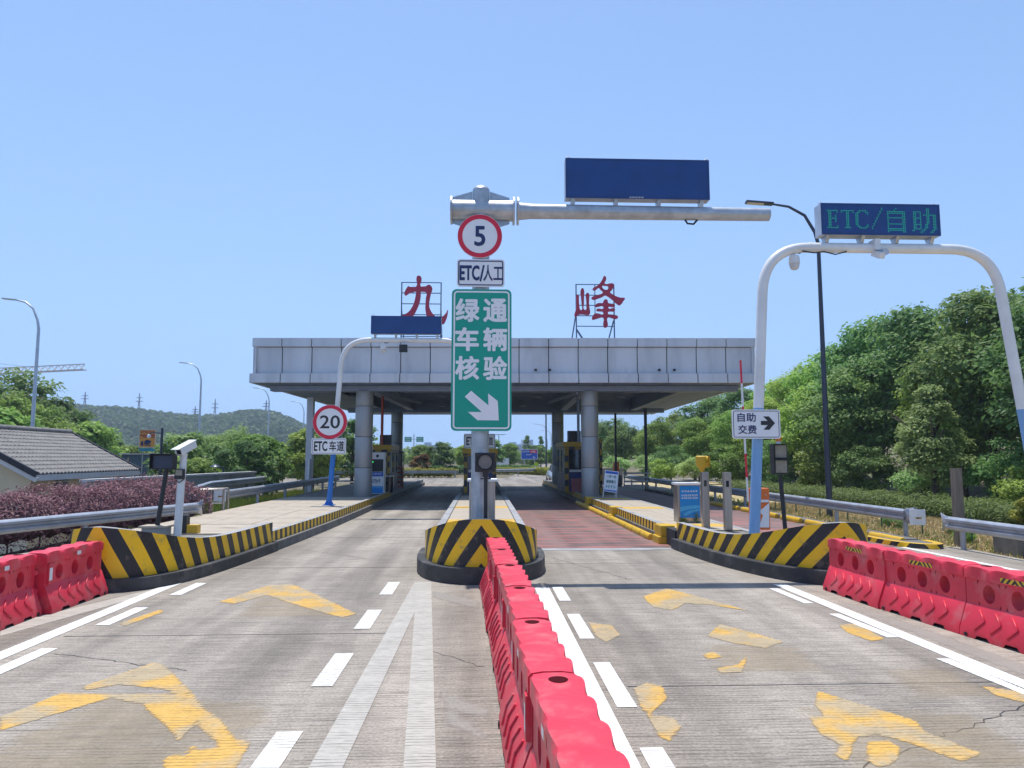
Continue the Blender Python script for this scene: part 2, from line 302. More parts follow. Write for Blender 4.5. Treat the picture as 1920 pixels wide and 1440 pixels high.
# ------------------------------------------------------------------ building helpers
class MB:
    """collects shapes in world coordinates; build() links them as ONE mesh object"""
    def __init__(s): s.v = []; s.f = []; s.mi = []; s.uv = []; s.cur = 0; s.sm = False
    def add(s, vs, fs, uvs=None):
        o = len(s.v); s.v += [tuple(x) for x in vs]
        for i, f in enumerate(fs):
            s.f.append([o + k for k in f]); s.mi.append(s.cur)
            s.uv.append(uvs[i] if uvs else None)
        return s
    def box(s, x0, x1, y0, y1, z0, z1):
        x0, x1 = min(x0, x1), max(x0, x1); y0, y1 = min(y0, y1), max(y0, y1); z0, z1 = min(z0, z1), max(z0, z1)
        return s.add([(x0,y0,z0),(x1,y0,z0),(x1,y1,z0),(x0,y1,z0),(x0,y0,z1),(x1,y0,z1),(x1,y1,z1),(x0,y1,z1)],
                     [(0,3,2,1),(4,5,6,7),(0,1,5,4),(1,2,6,5),(2,3,7,6),(3,0,4,7)])
    def bar(s, a, b, w, h=None, up=(0, 0, 1)):
        """square bar between two points"""
        a, b = Vector(a), Vector(b); d = (b - a).normalized(); h = h or w
        up = Vector(up)
        if abs(d.dot(up)) > .99: up = Vector((0, 1, 0))
        sx = d.cross(up).normalized(); sz = sx.cross(d).normalized()
        p = []
        for c in (a, b):
            for i, j in ((-1,-1),(1,-1),(1,1),(-1,1)): p.append(c + sx * (i * w / 2) + sz * (j * h / 2))
        return s.add(p, [(0,1,2,3),(7,6,5,4),(0,4,5,1),(1,5,6,2),(2,6,7,3),(3,7,4,0)])
    def tube(s, pts, r, n=12, cap=True):
        pts = [Vector(p) for p in pts]; m = len(pts); rr = r if isinstance(r, (list, tuple)) else [r] * m
        vs = []; ref = None
        for i, p in enumerate(pts):
            d = (pts[min(i + 1, m - 1)] - pts[max(i - 1, 0)]).normalized()
            if ref is None:
                ref = Vector((0, 1, 0)) if abs(d.y) < .9 else Vector((1, 0, 0))
            ref = (ref - d * ref.dot(d)).normalized(); q = d.cross(ref)
            for k in range(n):
                a = 2 * math.pi * k / n; vs.append(p + (ref * math.cos(a) + q * math.sin(a)) * rr[i])
        fs = [(i*n+k, i*n+(k+1)%n, (i+1)*n+(k+1)%n, (i+1)*n+k) for i in range(m-1) for k in range(n)]
        if cap: fs += [tuple(range(n))[::-1], tuple(range((m-1)*n, m*n))]
        return s.add(vs, fs)
    def cyl(s, x, y, z0, z1, r, n=20, r2=None): return s.tube([(x, y, z0), (x, y, z1)], [r, r if r2 is None else r2], n)
    def prism(s, poly, fn, d0, d1):
        """poly in 2D, fn(u, v, d) -> point; extruded from depth d0 to d1"""
        n = len(poly)
        vs = [fn(u, v, d0) for u, v in poly] + [fn(u, v, d1) for u, v in poly]
        return s.add(vs, [tuple(range(n)), tuple(range(2*n-1, n-1, -1))] + [(i, i+n, (i+1)%n+n, (i+1)%n) for i in range(n)])
    def lathe(s, prof, c, n=20):
        vs = []; m = len(prof)
        for r, z in prof:
            for k in range(n):
                a = 2*math.pi*k/n; vs.append((c[0]+r*math.cos(a), c[1]+r*math.sin(a), c[2]+z))
        fs = [(i*n+k, i*n+(k+1)%n, (i+1)*n+(k+1)%n, (i+1)*n+k) for i in range(m-1) for k in range(n)]
        return s.add(vs, fs + [tuple(range(n))[::-1], tuple(range((m-1)*n, m*n))])
    def mesh(s, name, mats, off=(0, 0, 0), bevel=0, smooth=False):
        me = bpy.data.meshes.new(name)
        ox, oy, oz = off
        me.from_pydata([(x-ox, y-oy, z-oz) for x, y, z in s.v], [], s.f)
        for m in (mats if isinstance(mats, (list, tuple)) else [mats]): me.materials.append(m)
        if any(s.mi): me.polygons.foreach_set('material_index', s.mi)
        if any(u is not None for u in s.uv):
            ul = me.uv_layers.new(name='UVMap'); k = 0
            for f, u in zip(s.f, s.uv):
                for j in range(len(f)):
                    ul.data[k].uv = u[j] if u else (0, 0); k += 1
        if bevel:
            bm = bmesh.new(); bm.from_mesh(me)
            es = [e for e in bm.edges if len(e.link_faces) == 2 and e.calc_face_angle(0) > .6]
            bmesh.ops.bevel(bm, geom=es, offset=bevel, segments=2, affect='EDGES', profile=.6, clamp_overlap=True)
            bm.to_mesh(me); bm.free()
        if smooth:
            me.polygons.foreach_set('use_smooth', [True] * len(me.polygons))
            if smooth != 'all': me.set_sharp_from_angle(angle=R(40))
        return me
    def build(s, name, mats, parent=None, bevel=0, smooth=False):
        if parent is None:
            a = np.array(s.v); off = ((a[:,0].min()+a[:,0].max())/2, (a[:,1].min()+a[:,1].max())/2, a[:,2].min())
        else: off = root_loc(parent)
        o = bpy.data.objects.new(name, s.mesh(name, mats, off, bevel, smooth)); COL.objects.link(o)
        if parent is None: o.location = off
        else: o.parent = parent
        return o
def root_loc(o):
    while o.parent: o = o.parent
    return tuple(o.location)
def tag(o, label=None, cat=None, group=None, kind=None):
    for k, v in (('label', label), ('category', cat), ('group', group), ('kind', kind)):
        if v: o[k] = v
    return o
def thing(name, label, cat, loc=(0, 0, 0), group=None):
    o = bpy.data.objects.new(name, None); o.empty_display_size = .2; COL.objects.link(o); o.location = loc
    return tag(o, label, cat, group)
def inst(name, me, parent=None, loc=(0, 0, 0), rot=(0, 0, 0), scale=(1, 1, 1)):
    o = bpy.data.objects.new(name, me); COL.objects.link(o); o.location = loc; o.rotation_euler = rot; o.scale = scale; o.parent = parent
    return o
def copy_tree(o, parent=None):
    c = o.copy(); COL.objects.link(c); c.parent = parent
    for ch in o.children: copy_tree(ch, c)
    return c
def struct(o, label=None): return tag(o, label, kind='structure')
def sheet(name, polys, z, m, parent=None):
    b = MB()
    for i_, p in enumerate(polys): b.add([(x, y, z+.0012*i_) for x, y in p], [tuple(range(len(p)))] if area(p) > 0 else [tuple(range(len(p)))[::-1]])
    return b.build(name, m, parent)
def area(p): return sum(p[i][0]*p[(i+1) % len(p)][1] - p[(i+1) % len(p)][0]*p[i][1] for i in range(len(p))) / 2
def text(name, body, cx, cz, w, h, y, m, parent, bold=.012, depth=.004, sx=None):
    """flat lettering facing the camera side (-Y), fitted into a w x h box centred on (cx, cz); bold = stroke gain as a share of the em"""
    c = bpy.data.curves.new(name, 'FONT'); c.body = body; c.extrude = 0; c.resolution_u = 3
    o = bpy.data.objects.new(name, c); me = bpy.data.meshes.new_from_object(o)
    bpy.data.objects.remove(o); bpy.data.curves.remove(c)
    n = len(me.vertices); co = np.empty(n*3); me.vertices.foreach_get('co', co); co = co.reshape(-1, 3)
    fs = [list(p.vertices) for p in me.polygons]; bpy.data.meshes.remove(me)
    mn, mx = co.min(0), co.max(0); ex, ez = w/(mx[0]-mn[0]), h/(mx[1]-mn[1])
    X = (co[:, 0]-(mn[0]+mx[0])/2)*ex; Z = (co[:, 1]-(mn[1]+mx[1])/2)*ez
    ox, oy, oz = root_loc(parent); V = []; F = []
    sh = [(0, 0)]+([(math.cos(a*math.pi/4)*bold, math.sin(a*math.pi/4)*bold) for a in range(8)] if bold > .001 else [])
    for k, (dx, dz) in enumerate(sh):                             # the stroke is fattened by shifted copies, each a hair in front of the last
        b0 = len(V); V += [(cx+a+dx*ex-ox, y-.00025*k-oy, cz+c_+dz*ez-oz) for a, c_ in zip(X, Z)]; F += [[b0+i for i in f] for f in fs]
    me = bpy.data.meshes.new(name); me.from_pydata(V, [], F); me.materials.append(m)
    ob = bpy.data.objects.new(name, me); COL.objects.link(ob); ob.parent = parent
    return ob
def marks(name, n, cx, cz, w, h, y, m, parent):
    """a row of tiny print that the photograph does not let one read: n blocks of short strokes"""
    b = MB(); c = w/n; r = random.Random(n+int(abs(cx)*100))
    for k in range(n):
        x0 = cx-w/2+c*k+c*.08; x1 = x0+c*.8
        for z in r.sample((0, .3, .55, .85), 3): b.add([(x0, y, cz-h/2+z*h), (x1, y, cz-h/2+z*h), (x1, y, cz-h/2+(z+.14)*h), (x0, y, cz-h/2+(z+.14)*h)], [(0,1,2,3)])
        xm = r.uniform(x0, x1-c*.15); b.add([(xm, y-.0006, cz-h/2), (xm+c*.14, y-.0006, cz-h/2), (xm+c*.14, y-.0006, cz+h/2), (xm, y-.0006, cz+h/2)], [(0,1,2,3)])
    return b.build(name, m, parent)
def outline(name, loops, fn, depth, m, parent):
    """a solid cut from closed 2D loops (holes by even-odd), mapped with fn(u, v) -> (X, Z) at the parent's Y"""
    c = bpy.data.curves.new(name, 'CURVE'); c.dimensions = '2D'; c.fill_mode = 'BOTH'; c.extrude = depth/2
    for lp in loops:
        sp = c.splines.new('BEZIER'); sp.bezier_points.add(len(lp)-1); sp.use_cyclic_u = True; sp.resolution_u = 4
        for bp_, (u, v) in zip(sp.bezier_points, lp):
            x, z = fn(u, v); bp_.co = (x, z, 0); bp_.handle_left_type = bp_.handle_right_type = 'AUTO'
    o = bpy.data.objects.new(name, c); me = bpy.data.meshes.new_from_object(o); bpy.data.objects.remove(o); bpy.data.curves.remove(c)
    n = len(me.vertices); co = np.empty(n*3); me.vertices.foreach_get('co', co); co = co.reshape(-1, 3)
    return me, co
def set_mesh_xz(me, co, y, parent, m, name):
    ox, oy, oz = root_loc(parent)
    out = np.stack([co[:, 0]-ox, y-co[:, 2]-oy, co[:, 1]-oz], 1)
    me.vertices.foreach_set('co', out.ravel()); me.update(); me.materials.clear(); me.materials.append(m)
    ob = bpy.data.objects.new(name, me); COL.objects.link(ob); ob.parent = parent
    return ob
def rrect(x0, x1, z0, z1, r, n=4):
    p = []
    for cx, cz, a0 in ((x1-r, z1-r, 0), (x0+r, z1-r, 90), (x0+r, z0+r, 180), (x1-r, z0+r, 270)):
        for k in range(n+1):
            a = R(a0+90*k/n); p.append((cx+r*math.cos(a), cz+r*math.sin(a)))
    return p
def plate(name, x0, x1, z0, z1, y, m, parent, t=.02, r=.05):
    b = MB(); b.prism(rrect(x0, x1, z0, z1, r), lambda u, v, d: (u, d, v), y, y+t); return b.build(name, m, parent)
def border(name, x0, x1, z0, z1, y, w, m, parent, r=.05):
    a = rrect(x0, x1, z0, z1, r); c = rrect(x0+w, x1-w, z0+w, z1-w, max(r-w, .005)); n = len(a)
    b = MB(); b.add([(u, y, v) for u, v in a+c], [(i, i+n, (i+1) % n+n, (i+1) % n) for i in range(n)]); return b.build(name, m, parent)
def disc(name, cx, cz, r, y, m, parent, t=.02, n=40):
    b = MB(); b.prism([(cx+r*math.cos(2*math.pi*k/n), cz+r*math.sin(2*math.pi*k/n)) for k in range(n)], lambda u, v, d: (u, d, v), y, y+t); return b.build(name, m, parent)
def ring(name, cx, cz, r0, r1, y, m, parent, n=48):
    b = MB(); v = [(cx+r*math.cos(2*math.pi*k/n), y, cz+r*math.sin(2*math.pi*k/n)) for r in (r0, r1) for k in range(n)]
    b.add(v, [(k, k+n, (k+1) % n+n, (k+1) % n)[::-1] for k in range(n)]); return b.build(name, m, parent)
def bend(p0, p1, p2, r, n=8):
    """points of a rounded corner at p1"""
    p0, p1, p2 = Vector(p0), Vector(p1), Vector(p2); a = (p0-p1).normalized(); c = (p2-p1).normalized()
    th = a.angle(c); t = r/math.tan(th/2); A = p1+a*t; B = p1+c*t; out = []
    for k in range(n+1):
        q = k/n; out.append((A*(1-q)**2 + p1*2*q*(1-q) + B*q*q))
    return out
def catmull(pts, n=6):
    out = []; m = len(pts)
    for i in range(m-1):
        p = [Vector(pts[max(min(j, m-1), 0)]) for j in (i-1, i, i+1, i+2)]
        for k in range(n):
            t = k/n; out.append(.5*((2*p[1])+(-p[0]+p[2])*t+(2*p[0]-5*p[1]+4*p[2]-p[3])*t*t+(-p[0]+3*p[1]-3*p[2]+p[3])*t**3))
    out.append(Vector(pts[-1])); return out
def wall_strip(path, z0, ztop, s0, thick, name, mats, parent, inward=1, smooth=False):
    """a wall along a 2D path: outer face with UV (arc length from s0, height), cap and inner face; ztop is a list"""
    n = len(path); P = [Vector((p[0], p[1])) for p in path]; s = [0]
    for i in range(1, n): s.append(s[-1]+(P[i]-P[i-1]).length)
    nor = []
    for i in range(n):
        d = (P[min(i+1, n-1)]-P[max(i-1, 0)]).normalized(); nor.append(Vector((-d.y, d.x))*inward)
    b = MB(); Z0 = z0 if isinstance(z0, list) else [z0]*n
    for i in range(n-1):
        a, c = P[i], P[i+1]; ai, ci = a+nor[i]*thick, c+nor[i+1]*thick
        u0, u1 = s[i]-s0, s[i+1]-s0
        b.cur = 0
        q = [(a.x,a.y,Z0[i]),(c.x,c.y,Z0[i+1]),(c.x,c.y,ztop[i+1]),(a.x,a.y,ztop[i])]; uv = [(u0,Z0[i]),(u1,Z0[i+1]),(u1,ztop[i+1]),(u0,ztop[i])]
        if inward < 0: q = q[::-1]; uv = uv[::-1]
        b.add(q, [(0,1,2,3)], [uv])
        b.cur = 1
        for q in ([(a.x,a.y,ztop[i]),(c.x,c.y,ztop[i+1]),(ci.x,ci.y,ztop[i+1]),(ai.x,ai.y,ztop[i])], [(ai.x,ai.y,ztop[i]),(ci.x,ci.y,ztop[i+1]),(ci.x,ci.y,Z0[i+1]),(ai.x,ai.y,Z0[i])]):
            if inward < 0: q = q[::-1]
            b.add(q, [(0,1,2,3)])
    for i in (0, n-1):
        a = P[i]; ai = a+nor[i]*thick
        b.add([(a.x,a.y,Z0[i]),(a.x,a.y,ztop[i]),(ai.x,ai.y,ztop[i]),(ai.x,ai.y,Z0[i])], [(0,1,2,3)])
    return b.build(name, mats, parent, smooth=smooth)
def arclen(path):
    s = [0]
    for i in range(1, len(path)): s.append(s[-1]+(Vector(path[i])-Vector(path[i-1])).length)
    return s

# ------------------------------------------------------------------ foliage helpers
rng = np.random.default_rng(11)
def leaf_mesh(name, pos, nrm, size, tint, mats, blobs=None, aspect=.55, droop=0.):
    """diamond leaves: pos (n,3), nrm (n,3), size (n), tint (n) as one mesh; blobs = [(centre, radius)] of dense inner foliage"""
    n = len(pos)
    nrm = nrm/np.linalg.norm(nrm, axis=1, keepdims=True)
    ref = rng.normal(size=(n, 3)); t = np.cross(nrm, ref); t /= np.linalg.norm(t, axis=1, keepdims=True)+1e-9
    b = np.cross(nrm, t); s = size[:, None]
    V = np.empty((n, 4, 3)); V[:, 0] = pos-t*s*.5; V[:, 1] = pos+b*s*.5*aspect+nrm*s*.1; V[:, 2] = pos+t*s*.5; V[:, 3] = pos-b*s*.5*aspect+nrm*s*.1
    if droop: V[:, 2, 2] -= size*droop
    V = V.reshape(-1, 3); F = np.arange(n*4).reshape(-1, 4).tolist(); tl = tint.tolist(); V = V.tolist()
    if blobs:
        for c, r in blobs:
            bm = bmesh.new(); bmesh.ops.create_icosphere(bm, subdivisions=1, radius=r); o = len(V)
            for v in bm.verts: V.append([c[i]+v.co[i]*(1+random.uniform(-.25, .2))*(1, 1, .8)[i] for i in range(3)])
            bm.verts.index_update()
            for f in bm.faces: F.append([o+v.index for v in f.verts]); tl.append(random.uniform(.15, .55))
            bm.free()
    me = bpy.data.meshes.new(name); me.from_pydata(V, [], F); me.materials.append(mats)
    a = me.attributes.new('tint', 'FLOAT', 'FACE'); a.data.foreach_set('value', np.array(tl, dtype=np.float32))
    return me
def crown_mesh(name, seed, W, H, z0, nclump, nleaf, lsize, m, shape='round', flat=.7):
    """a crown W wide and H high starting z0 above the ground, made of leafy clumps with gaps between them"""
    r = np.random.default_rng(seed); C = []; RR = []
    for i in range(nclump):
        while True:
            p = r.uniform(-1, 1, 3)
            d = np.linalg.norm(p)
            if d < 1 and d > (.25 if i < nclump*.25 else .55): break
        zz = (p[2]+1)/2
        wid = {'round': 1.0, 'cone': (1.12-zz)*1.05, 'dome': min(1.0, 1.25-zz*.6), 'willow': 1.0}[shape]
        C.append((p[0]*wid*W/2*.82, p[1]*wid*W/2*.82, z0+H*(.1+.84*zz))); RR.append(W*r.uniform(.075, .145)*(.75+.25*wid))
    C = np.array(C); RR = np.array(RR)
    w = RR**2; k = r.choice(nclump, nleaf, p=w/w.sum())
    d = r.normal(size=(nleaf, 3)); d[:, 2] = np.where(r.random(nleaf) < .55, np.abs(d[:, 2]), d[:, 2]); d /= np.linalg.norm(d, axis=1, keepdims=True)   # foliage gathers on the sky side of each clump
    rad = RR[k]*(.35+.8*r.random(nleaf)**.8)
    pos = C[k]+d*rad[:, None]*np.array([1.15, 1.15, flat])
    spr = r.random(nleaf) < .06; pos[spr] += d[spr]*(RR[k][spr]*r.random(spr.sum())*.35)[:, None]          # loose sprigs past the clump
    if shape == 'willow': pos[:, 2] -= r.random(nleaf)**2*H*.18
    nr = d*.9+r.normal(size=(nleaf, 3))*.45+np.array([0, 0, .75])
    tc = r.uniform(0, 1, nclump)
    tint = np.clip(tc[k]*.5+r.random(nleaf)*.5, 0, 1)
    sz = lsize*r.uniform(.5, 1.45, nleaf)
    return leaf_mesh(name, pos, nr, sz, tint, m, [(C[i], RR[i]*.42) for i in range(0, nclump, 3)], aspect=.34 if shape == 'willow' else .6)
def trunk_mesh(name, seed, H, r0, nl, spread):
    r = random.Random(seed); b = MB()
    b.tube([(0, 0, -.4), (r.uniform(-.1, .1), r.uniform(-.1, .1), H*.35), (r.uniform(-.25, .25), r.uniform(-.25, .25), H*.8)], [r0*1.25, r0*.85, r0*.3], 8)
    for i in range(nl):
        a = r.uniform(0, 6.28); z = H*r.uniform(.25, .6); L = spread*r.uniform(.5, .95)
        b.tube([(0, 0, z), (math.cos(a)*L*.45, math.sin(a)*L*.45, z+H*.14), (math.cos(a)*L, math.sin(a)*L, z+H*r.uniform(.2, .34))], [r0*.5, r0*.32, r0*.1], 6)
    return b.mesh(name, M['bark'], smooth='all')
def shell_leaves(name, path, half, h0, h1, nleaf, lsize, m, round_=.35, core=True, seed=1):
    """a clipped hedge along a path of (x, y, base z, height): leaves over its top and sides, a dense core below"""
    r = np.random.default_rng(seed); P = np.array(path, float); seg = np.linalg.norm(np.diff(P[:, :2], axis=0), axis=1); cum = np.concatenate([[0], np.cumsum(seg)])
    s = r.uniform(0, cum[-1], nleaf); i = np.clip(np.searchsorted(cum, s)-1, 0, len(seg)-1); f = ((s-cum[i])/seg[i])[:, None]
    base = P[i]*(1-f)+P[i+1]*f; d = (P[i+1]-P[i])[:, :2]/seg[i][:, None]; nx = np.stack([-d[:, 1], d[:, 0]], 1)
    a = r.uniform(-1, 1, nleaf)                                     # around the section: -1 left foot .. 0 top .. 1 right foot
    hgt = base[:, 3]
    ang = a*math.pi/2*1.15
    px = np.sign(np.sin(ang))*np.abs(np.sin(ang))**.55*half; pz = np.clip(np.cos(ang), 0, 1)**.45*hgt
    low = np.abs(a) > .8; pz = np.where(low, r.uniform(0, .75, nleaf)*hgt, pz)
    bumpn = .13*np.sin(s*2.3+a*3)+.1*np.sin(s*5.1+1.7)+.07*np.sin(s*11+a*7)
    pz = pz*(1+bumpn*.55*(np.cos(ang) > .2))
    jit = r.normal(size=(nleaf, 3))*.06+0
    pos = np.stack([base[:, 0]+nx[:, 0]*px, base[:, 1]+nx[:, 1]*px, base[:, 2]+pz], 1)+jit
    nr = np.stack([nx[:, 0]*np.sin(ang), nx[:, 1]*np.sin(ang), np.cos(ang)+.9], 1)+r.normal(size=(nleaf, 3))*.6
    tint = np.clip(r.random(nleaf)*.75+.25*np.sin(s*1.7)**2*r.random(nleaf), 0, 1)
    blobs = []
    if core:
        for k in range(int(cum[-1]/(half*.55))):
            ss = (k+.5)*half*.55; j = min(np.searchsorted(cum, ss)-1, len(seg)-1); ff = (ss-cum[j])/seg[j]; q = P[j]*(1-ff)+P[j+1]*ff
            for o in (-.45, .45):
                dd = (P[j+1]-P[j])[:2]/seg[j]
                blobs.append(((q[0]-dd[1]*o*half, q[1]+dd[0]*o*half, q[2]+q[3]*.45), half*.55 if half*.55 < q[3]*.62 else q[3]*.6))
    return leaf_mesh(name, pos, nr, lsize*r.uniform(.6, 1.3, nleaf), tint, m, blobs)
# ------------------------------------------------------------------ ground, roads
def ground_z(x, y):
    z = -.12
    if x < -11: z -= min(1.5, (-11-x)*.32)
    if x > 22: z += min(6, (x-22)*.16)
    if y > 130: z += 0
    return z
xs = [-1500, -900, -600, -400, -250, -150, -90, -60, -45, -35, -28, -22, -18, -16, -14.5, -13, -12, -11, -9, 0, 9, 11, 14, 18, 22, 26, 32, 40, 50, 60, 90, 150, 300, 600, 1500]
ys = [-60, -30, -10, 0, 8, 14, 20, 26, 32, 40, 50, 62, 80, 100, 130, 180, 260, 400, 700, 1200, 2500, 4000]
b = MB(); nx = len(xs)
b.add([(x, y, ground_z(x, y)) for y in ys for x in xs], [(j*nx+i, j*nx+i+1, (j+1)*nx+i+1, (j+1)*nx+i) for j in range(len(ys)-1) for i in range(nx-1)])
struct(b.build('ground', M['soil'], smooth='all'))
b = MB(); b.box(-7.6, 7.3, -8, 17.05, -.1, 0); struct(b.build('toll_road', M['concrete']))
struct(sheet('left_shoulder', [[(-7.6, -8), (-7.6, 17.05), (-7.6, 20), (-8.6, 22), (-10.6, 15), (-13, 7), (-16, -8)]], -.006, M['concrete']))
b = MB(); b.box(-7, 1.15, 17.05, 62, -.1, 0); struct(b.build('left_lane', M['concrete']))
b = MB(); b.box(1.15, 6.4, 17.05, 46, -.1, .0); struct(b.build('red_lane', M['skid']))
b = MB(); b.box(6.4, 10.5, 17.05, 46, -.1, .0); struct(b.build('exit_lane', M['skid']))
b = MB(); b.box(7.3, 11.2, -8, 17.05, -.1, .0); struct(b.build('exit_lane_apron', M['concrete']))
b = MB(); b.box(1.15, 12.5, 46, 62, -.1, .0); struct(b.build('plaza_apron', M['asphalt']))
struct(sheet('cross_road', [[(-70, 62), (70, 62), (70, 76), (-70, 73)]], -.004, M['asphalt']))
struct(sheet('far_road', [[(2.5, 74), (16, 75.5), (34, 320), (26, 320)]], -.012, M['asphalt']))
struct(sheet('verge', [[(11.2, -8), (40, -8), (40, 62), (12.5, 62), (11.2, 46)]], -.05, M['drygrass']))
struct(sheet('lane_joint', [[(1.2, 16.75), (4.45, 16.75), (4.45, 17.1), (1.2, 17.1)]], .006, M['stone']))
b = MB()                                                       # transverse construction joints, pressed into the concrete
for yy in (9.05, 14.35, 19.6, 25.0): b.box(-4.9, -1.0, yy, yy+.022, .0005, .0015)
for yy in (6.9, 14.7): b.box(1.35, 4.85, yy, yy+.02, .0005, .0015)
struct(b.build('road_joint', M['joint']))

for a_, c_ in (((1.35, 15.9), (2.6, 12.7)), ((-4.6, 8.3), (-2.9, 7.6)), ((2.2, 4.9), (4.7, 6.3)), ((-2.4, 15.6), (-4.5, 17.5)), ((-.7, 8.4), (.05, 7.6))):
    a_, c_ = Vector(a_), Vector(c_); n_c = int((c_-a_).length/.09); pts_c = [a_.lerp(c_, k/n_c)+Vector((random.gauss(0, .018), random.gauss(0, .018))) for k in range(n_c+1)]; b = MB()
    for p_, q_ in zip(pts_c, pts_c[1:]):
        nn_ = (q_-p_).normalized(); nn_ = Vector((-nn_.y, nn_.x))*random.uniform(.003, .008); b.add([(p_.x-nn_.x, p_.y-nn_.y, .002), (q_.x-nn_.x, q_.y-nn_.y, .002), (q_.x+nn_.x, q_.y+nn_.y, .002), (p_.x+nn_.x, p_.y+nn_.y, .002)], [(0, 1, 2, 3)])
    struct(b.build('road_crack', M['joint']))
# ------------------------------------------------------------------ road markings (thin sheets above the road)
def para(x0, x1, y0, y1, dx=0): return [(x0, y0), (x1, y0), (x1+dx, y1), (x0+dx, y1)]
def worn_sheet(name, polys, z, m, step=.035, edge=.11):
    """a fine grid over the union of the polygons whose 'cover' attribute falls from 1 to 0 across the outline"""
    allp = np.array([q for p in polys for q in p]); x0, y0 = allp.min(0)-.12; x1, y1 = allp.max(0)+.12
    gx = np.arange(x0, x1, step); gy = np.arange(y0, y1, step*1.6); X, Y = np.meshgrid(gx, gy); cov = np.full(X.shape, -9.)
    for p in polys:
        ins = np.zeros(X.shape, bool); dist = np.full(X.shape, 9.); n = len(p)
        for i in range(n):
            (ax, ay), (bx, by) = p[i], p[(i+1) % n]
            t = np.clip(((X-ax)*(bx-ax)+(Y-ay)*(by-ay))/((bx-ax)**2+(by-ay)**2+1e-9), 0, 1); dist = np.minimum(dist, np.hypot(X-ax-t*(bx-ax), Y-ay-t*(by-ay)))
            c = (ay > Y) != (by > Y); xi = (bx-ax)*(Y-ay)/((by-ay) if abs(by-ay) > 1e-9 else 1e-9)+ax; ins ^= c & (X < xi)
        cov = np.maximum(cov, np.where(ins, dist, -dist))
    cov = np.clip(.5+(cov+.02)/edge, 0, 1); ny_, nx_ = X.shape
    idx = np.full(X.shape, -1); keep = np.zeros(X.shape, bool)
    cell = (np.maximum.reduce([cov[:-1, :-1], cov[1:, :-1], cov[:-1, 1:], cov[1:, 1:]]) > .01)
    for a, c in ((0, 0), (1, 0), (0, 1), (1, 1)): keep[a:ny_-1+a, c:nx_-1+c] |= cell
    idx[keep] = np.arange(keep.sum()); cy, cx = np.nonzero(cell)
    F = np.stack([idx[cy, cx], idx[cy, cx+1], idx[cy+1, cx+1], idx[cy+1, cx]], 1).tolist(); V = np.stack([X[keep], Y[keep], np.full(keep.sum(), z)], 1)
    me = bpy.data.meshes.new(name); me.from_pydata(V.tolist(), [], F); me.materials.append(m)
    at = me.attributes.new('cover', 'FLOAT', 'POINT'); at.data.foreach_set('value', cov[keep].astype(np.float32))
    o = bpy.data.objects.new(name, me); COL.objects.link(o); return o
def marking(name, polys, m, label, z=.006):
    if m in ('yarrow', 'yghost', 'wghost'): return tag(worn_sheet(name, polys, z*.6, M[m], edge={'yarrow': .05, 'yghost': .5, 'wghost': .16}[m]), label, 'road marking', {'yellow_marking': 'worn yellow arrows'}.get(name, 'worn road lines'))
    return tag(sheet(name, polys, z, M[m]), label, 'road marking', {'lane_dash': 'lane dashes', 'edge_line': 'solid edge lines', 'yellow_marking': 'worn yellow arrows'}.get(name, 'worn road lines'))
def quadstrip(a, c, w, n=1): return [[(a[0]-w/2, a[1]), (a[0]+w/2, a[1]), (c[0]+w/2, c[1]), (c[0]-w/2, c[1])]]
marking('edge_line', quadstrip((-5.05, -6), (-5.1, 12.7), .21), 'wline', 'solid white edge line beside the left pair of red barriers')
marking('edge_line', quadstrip((5.25, -6), (4.93, 12.2), .21), 'wline', 'solid white edge line beside the right row of red barriers')
marking('centre_line', quadstrip((.97, -6), (.98, 12.05), .23), 'wline', 'solid bright white line on the right of the central barriers')
marking('worn_line', quadstrip((-1.12, -6), (-1.0, 12.65), .23), 'wfade', 'ribbed dirty white line slanting left of the central barriers')
marking('worn_line', [[(-.28, -6), (-.06, -6), (-.3, 5.2), (-.84, 12.63), (-1.08, 12.63), (-.52, 5.2)]], 'wfade', 'broad worn white line between slanting line and central barriers', .01)
DL = dict()
for i, y1 in enumerate((12.66, 10.41, 8.16, 5.91)):
    marking('lane_dash', [para(-1.56, -1.36, y1-1.13, y1)], 'wdash', ['farthest', 'second farthest', 'third farthest', 'nearest'][i]+' short dash in the left lane beside the ribbed worn line')
for i, (y1, y0) in enumerate(((12.08, 10.94), (10.03, 8.69), (7.7, 6.35), (5.49, 4.3))):
    marking('lane_dash', [para(1.15, 1.32, y0, y1)], 'wline', ['farthest', 'second farthest', 'third farthest', 'nearest'][i]+' white dash right of the bright line by the central barriers')
for i, (y1, y0, xo) in enumerate(((12.7, 11.64, 0), (10.7, 9.62, -.12), (8.5, 7.3, -.12))):
    marking('lane_dash', [para(-4.76+xo*.6, -4.58+xo*.6, y0, y1)], 'wline', ['farthest', 'middle', 'nearest'][i]+' white dash along the left solid edge line')
for i, (y1, y0, x0, x1) in enumerate(((11.8, 10.6, 4.64, 4.68), (9.9, 8.6, 4.7, 4.77), (7.7, 6.4, 4.78, 4.85))):
    marking('lane_dash', [[(x1-.03, y0), (x1+.11, y0), (x0+.11, y1), (x0-.03, y1)]], 'wline', ['farthest', 'middle', 'nearest'][i]+' white dash along the right solid edge line')
